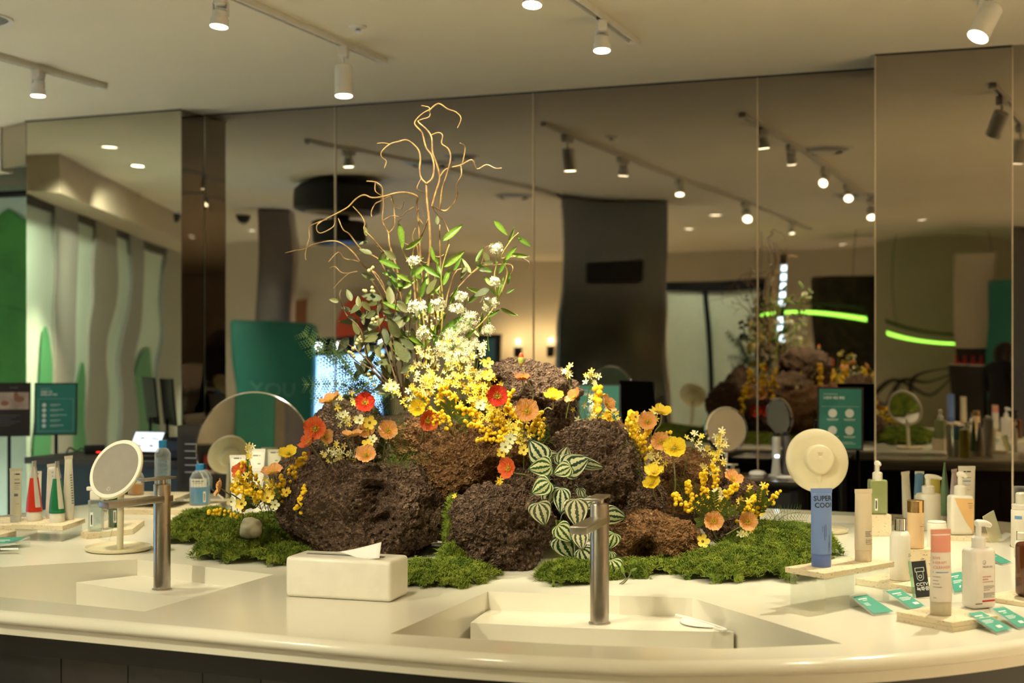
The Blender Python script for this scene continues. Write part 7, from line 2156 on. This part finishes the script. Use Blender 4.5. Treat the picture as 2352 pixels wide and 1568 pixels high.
# facing local +Y; forearms raised in front of the chest
bv = [(0, 0, .86), (0, 0, 1.02), (0, .01, 1.18), (0, 0, 1.29), (0, .015, 1.345), (.155, -.01, 1.255), (.215, .01, 1.02), (.12, .20, 1.08), (-.155, -.01, 1.255), (-.215, .01, 1.02), (-.12, .20, 1.08),
      (.085, 0, .80), (.095, .01, .44), (.10, -.01, .07), (.10, .11, .035), (-.085, 0, .80), (-.095, .01, .44), (-.10, -.01, .07), (-.10, .11, .035)]
be = [(0, 1), (1, 2), (2, 3), (3, 4), (3, 5), (5, 6), (6, 7), (3, 8), (8, 9), (9, 10), (0, 11), (11, 12), (12, 13), (13, 14), (0, 15), (15, 16), (16, 17), (17, 18)]
br = [(.15, .11), (.14, .105), (.15, .11), (.11, .08), .05, .062, .048, .036, .062, .048, .036, .085, .060, .045, .035, .085, .060, .045, .035]
skin_body('body', bv, be, br, M_coat, person)
v0, f0 = ico(4)
hd_ = []
for x, y, z in v0:
    p = Vector((x * .074, y * .092, z * .112))
    if p.z < -.02: p.x *= 1 - .28 * min(1, (-.02 - p.z) / .09); 
    if p.y > 0: p.y += .020 * math.exp(-((p.x / .012) ** 2) - (((p.z + .018) / .022) ** 2))          # nose
    if p.y > 0: p.y -= .008 * (math.exp(-(((abs(p.x) - .032) / .014) ** 2) - ((p.z - .008) / .012) ** 2))  # eye sockets
    if p.y > 0: p.y += .006 * math.exp(-((p.x / .026) ** 2) - (((p.z + .055) / .010) ** 2))            # lips
    p.x += math.copysign(.012, p.x) * math.exp(-((p.y / .018) ** 2) - (((p.z - .0) / .026) ** 2))       # ears
    hd_.append(p + Vector((0, .02, 1.42)))
MB().add(hd_, f0).build('head', M_skin, person, sharp=None)
hr = []
for x, y, z in v0:
    p = Vector((x * .084, y * .102, z * .120))
    if p.y > .03 and p.z < .055: p.y *= .35; p.z += .0
    if p.y < .02 and p.z < 0: p.z *= 1.5
    hr.append(p + Vector((0, .008, 1.43)))
MB().add(hr, f0).build('hair', M_hair, person, sharp=None)
for s in (-1, 1):
    hb = Vector((s * .10, .225, 1.10))
    pv = [hb, hb + Vector((-s * .02, .035, .03))]; pe = [(0, 1)]; pr = [.026, .024]
    for k in range(4):
        a = hb + Vector((-s * (.035 - .016 * k + .01), .045, .045 - .004 * k)); n0 = len(pv)
        pv += [a, a + Vector((-s * .012, .022, .014)), a + Vector((-s * .026, .018 - .003 * k, -.002))]
        pe += [(1, n0), (n0, n0 + 1), (n0 + 1, n0 + 2)]; pr += [.010, .009, .008]
    n0 = len(pv); pv += [hb + Vector((-s * .03, .0, .035)), hb + Vector((-s * .045, .01, .055))]; pe += [(0, n0), (n0, n0 + 1)]; pr += [.011, .009]
    skin_body('hand', pv, pe, pr, M_skin, person)
t = thing('camera_body', 'small black camera held by the person in black', 'camera', (-.22, -.585, 1.10), -2.75)
t.location = Vector((-.30, -.36, 0)) + Matrix.Rotation(-2.75, 3, 'Z') @ Vector((0, .30, 1.10))
MB().rbox((0, 0, .04), (.12, .04, .08), .008).build('body', M_black, t)
MB().lathe([(.032, 0), (.034, .06), (.030, .062)], 24, (0, .02, .04), frame_to((0, 1, 0))).build('lens_barrel', M_black, t)

# ------------------------------------------------------------------ small pieces belong to the part that carries them
CARRY = {'print': ('body', 'card', 'notice_card', 'poster', 'screen', 'shell'), 'lens': ('body',), 'aerator': ('spout',), 'lever': ('lever_neck',),
         'touch_switch': ('mirror_glass',), 'light_ring': ('shell',), 'nozzle': ('plunger', 'collar', 'pump_head'), 'colour_band': ('body',), 'crimp': ('body',),
         'emblem': ('body',), 'apricot_label': ('body',), 'side_label': ('body',), 'drawing': ('screen',), 'status_light': ('body',), 'red_light': ('body',),
         'photo_panel': ('poster',), 'photo_hands': ('poster',), 'drain': ('basin',), 'pistil': ('stamens',), 'slot': ('rail', 'box_body'), 'hinge_pin': ('shell',),
         'dome_cap': ('collar',), 'silver_tip': ('body',), 'lettering': ('pillar_body',), 'screen': ('case',), 'bulb': ('cabinet',), 'led': ('back_bar',),
         'hair': ('head',), 'tree_decal': ('pane',), 'lid': ('body',), 'front_slot': ('body',)}
for root in [o for o in bpy.data.objects if o.parent is None]:
    kids = list(root.children)
    by = {}
    for k in kids:
        by.setdefault(k.name.split('.')[0], []).append(k)
    for k in kids:
        for c in CARRY.get(k.name.split('.')[0], ()):
            if c in by:
                tgt = by[c]
                if len(tgt) > 1:
                    kc = sum((Vector(v) for v in k.bound_box), Vector()) / 8
                    tgt = [min(tgt, key=lambda q: (sum((Vector(v) for v in q.bound_box), Vector()) / 8 - kc).length)]
                p_ = tgt[0]
                if p_.parent is not root: break
                ml, pl = k.matrix_local.copy(), p_.matrix_local.copy()
                k.parent = p_
                k.matrix_parent_inverse = Matrix.Identity(4)
                k.matrix_local = pl.inverted() @ ml
                break
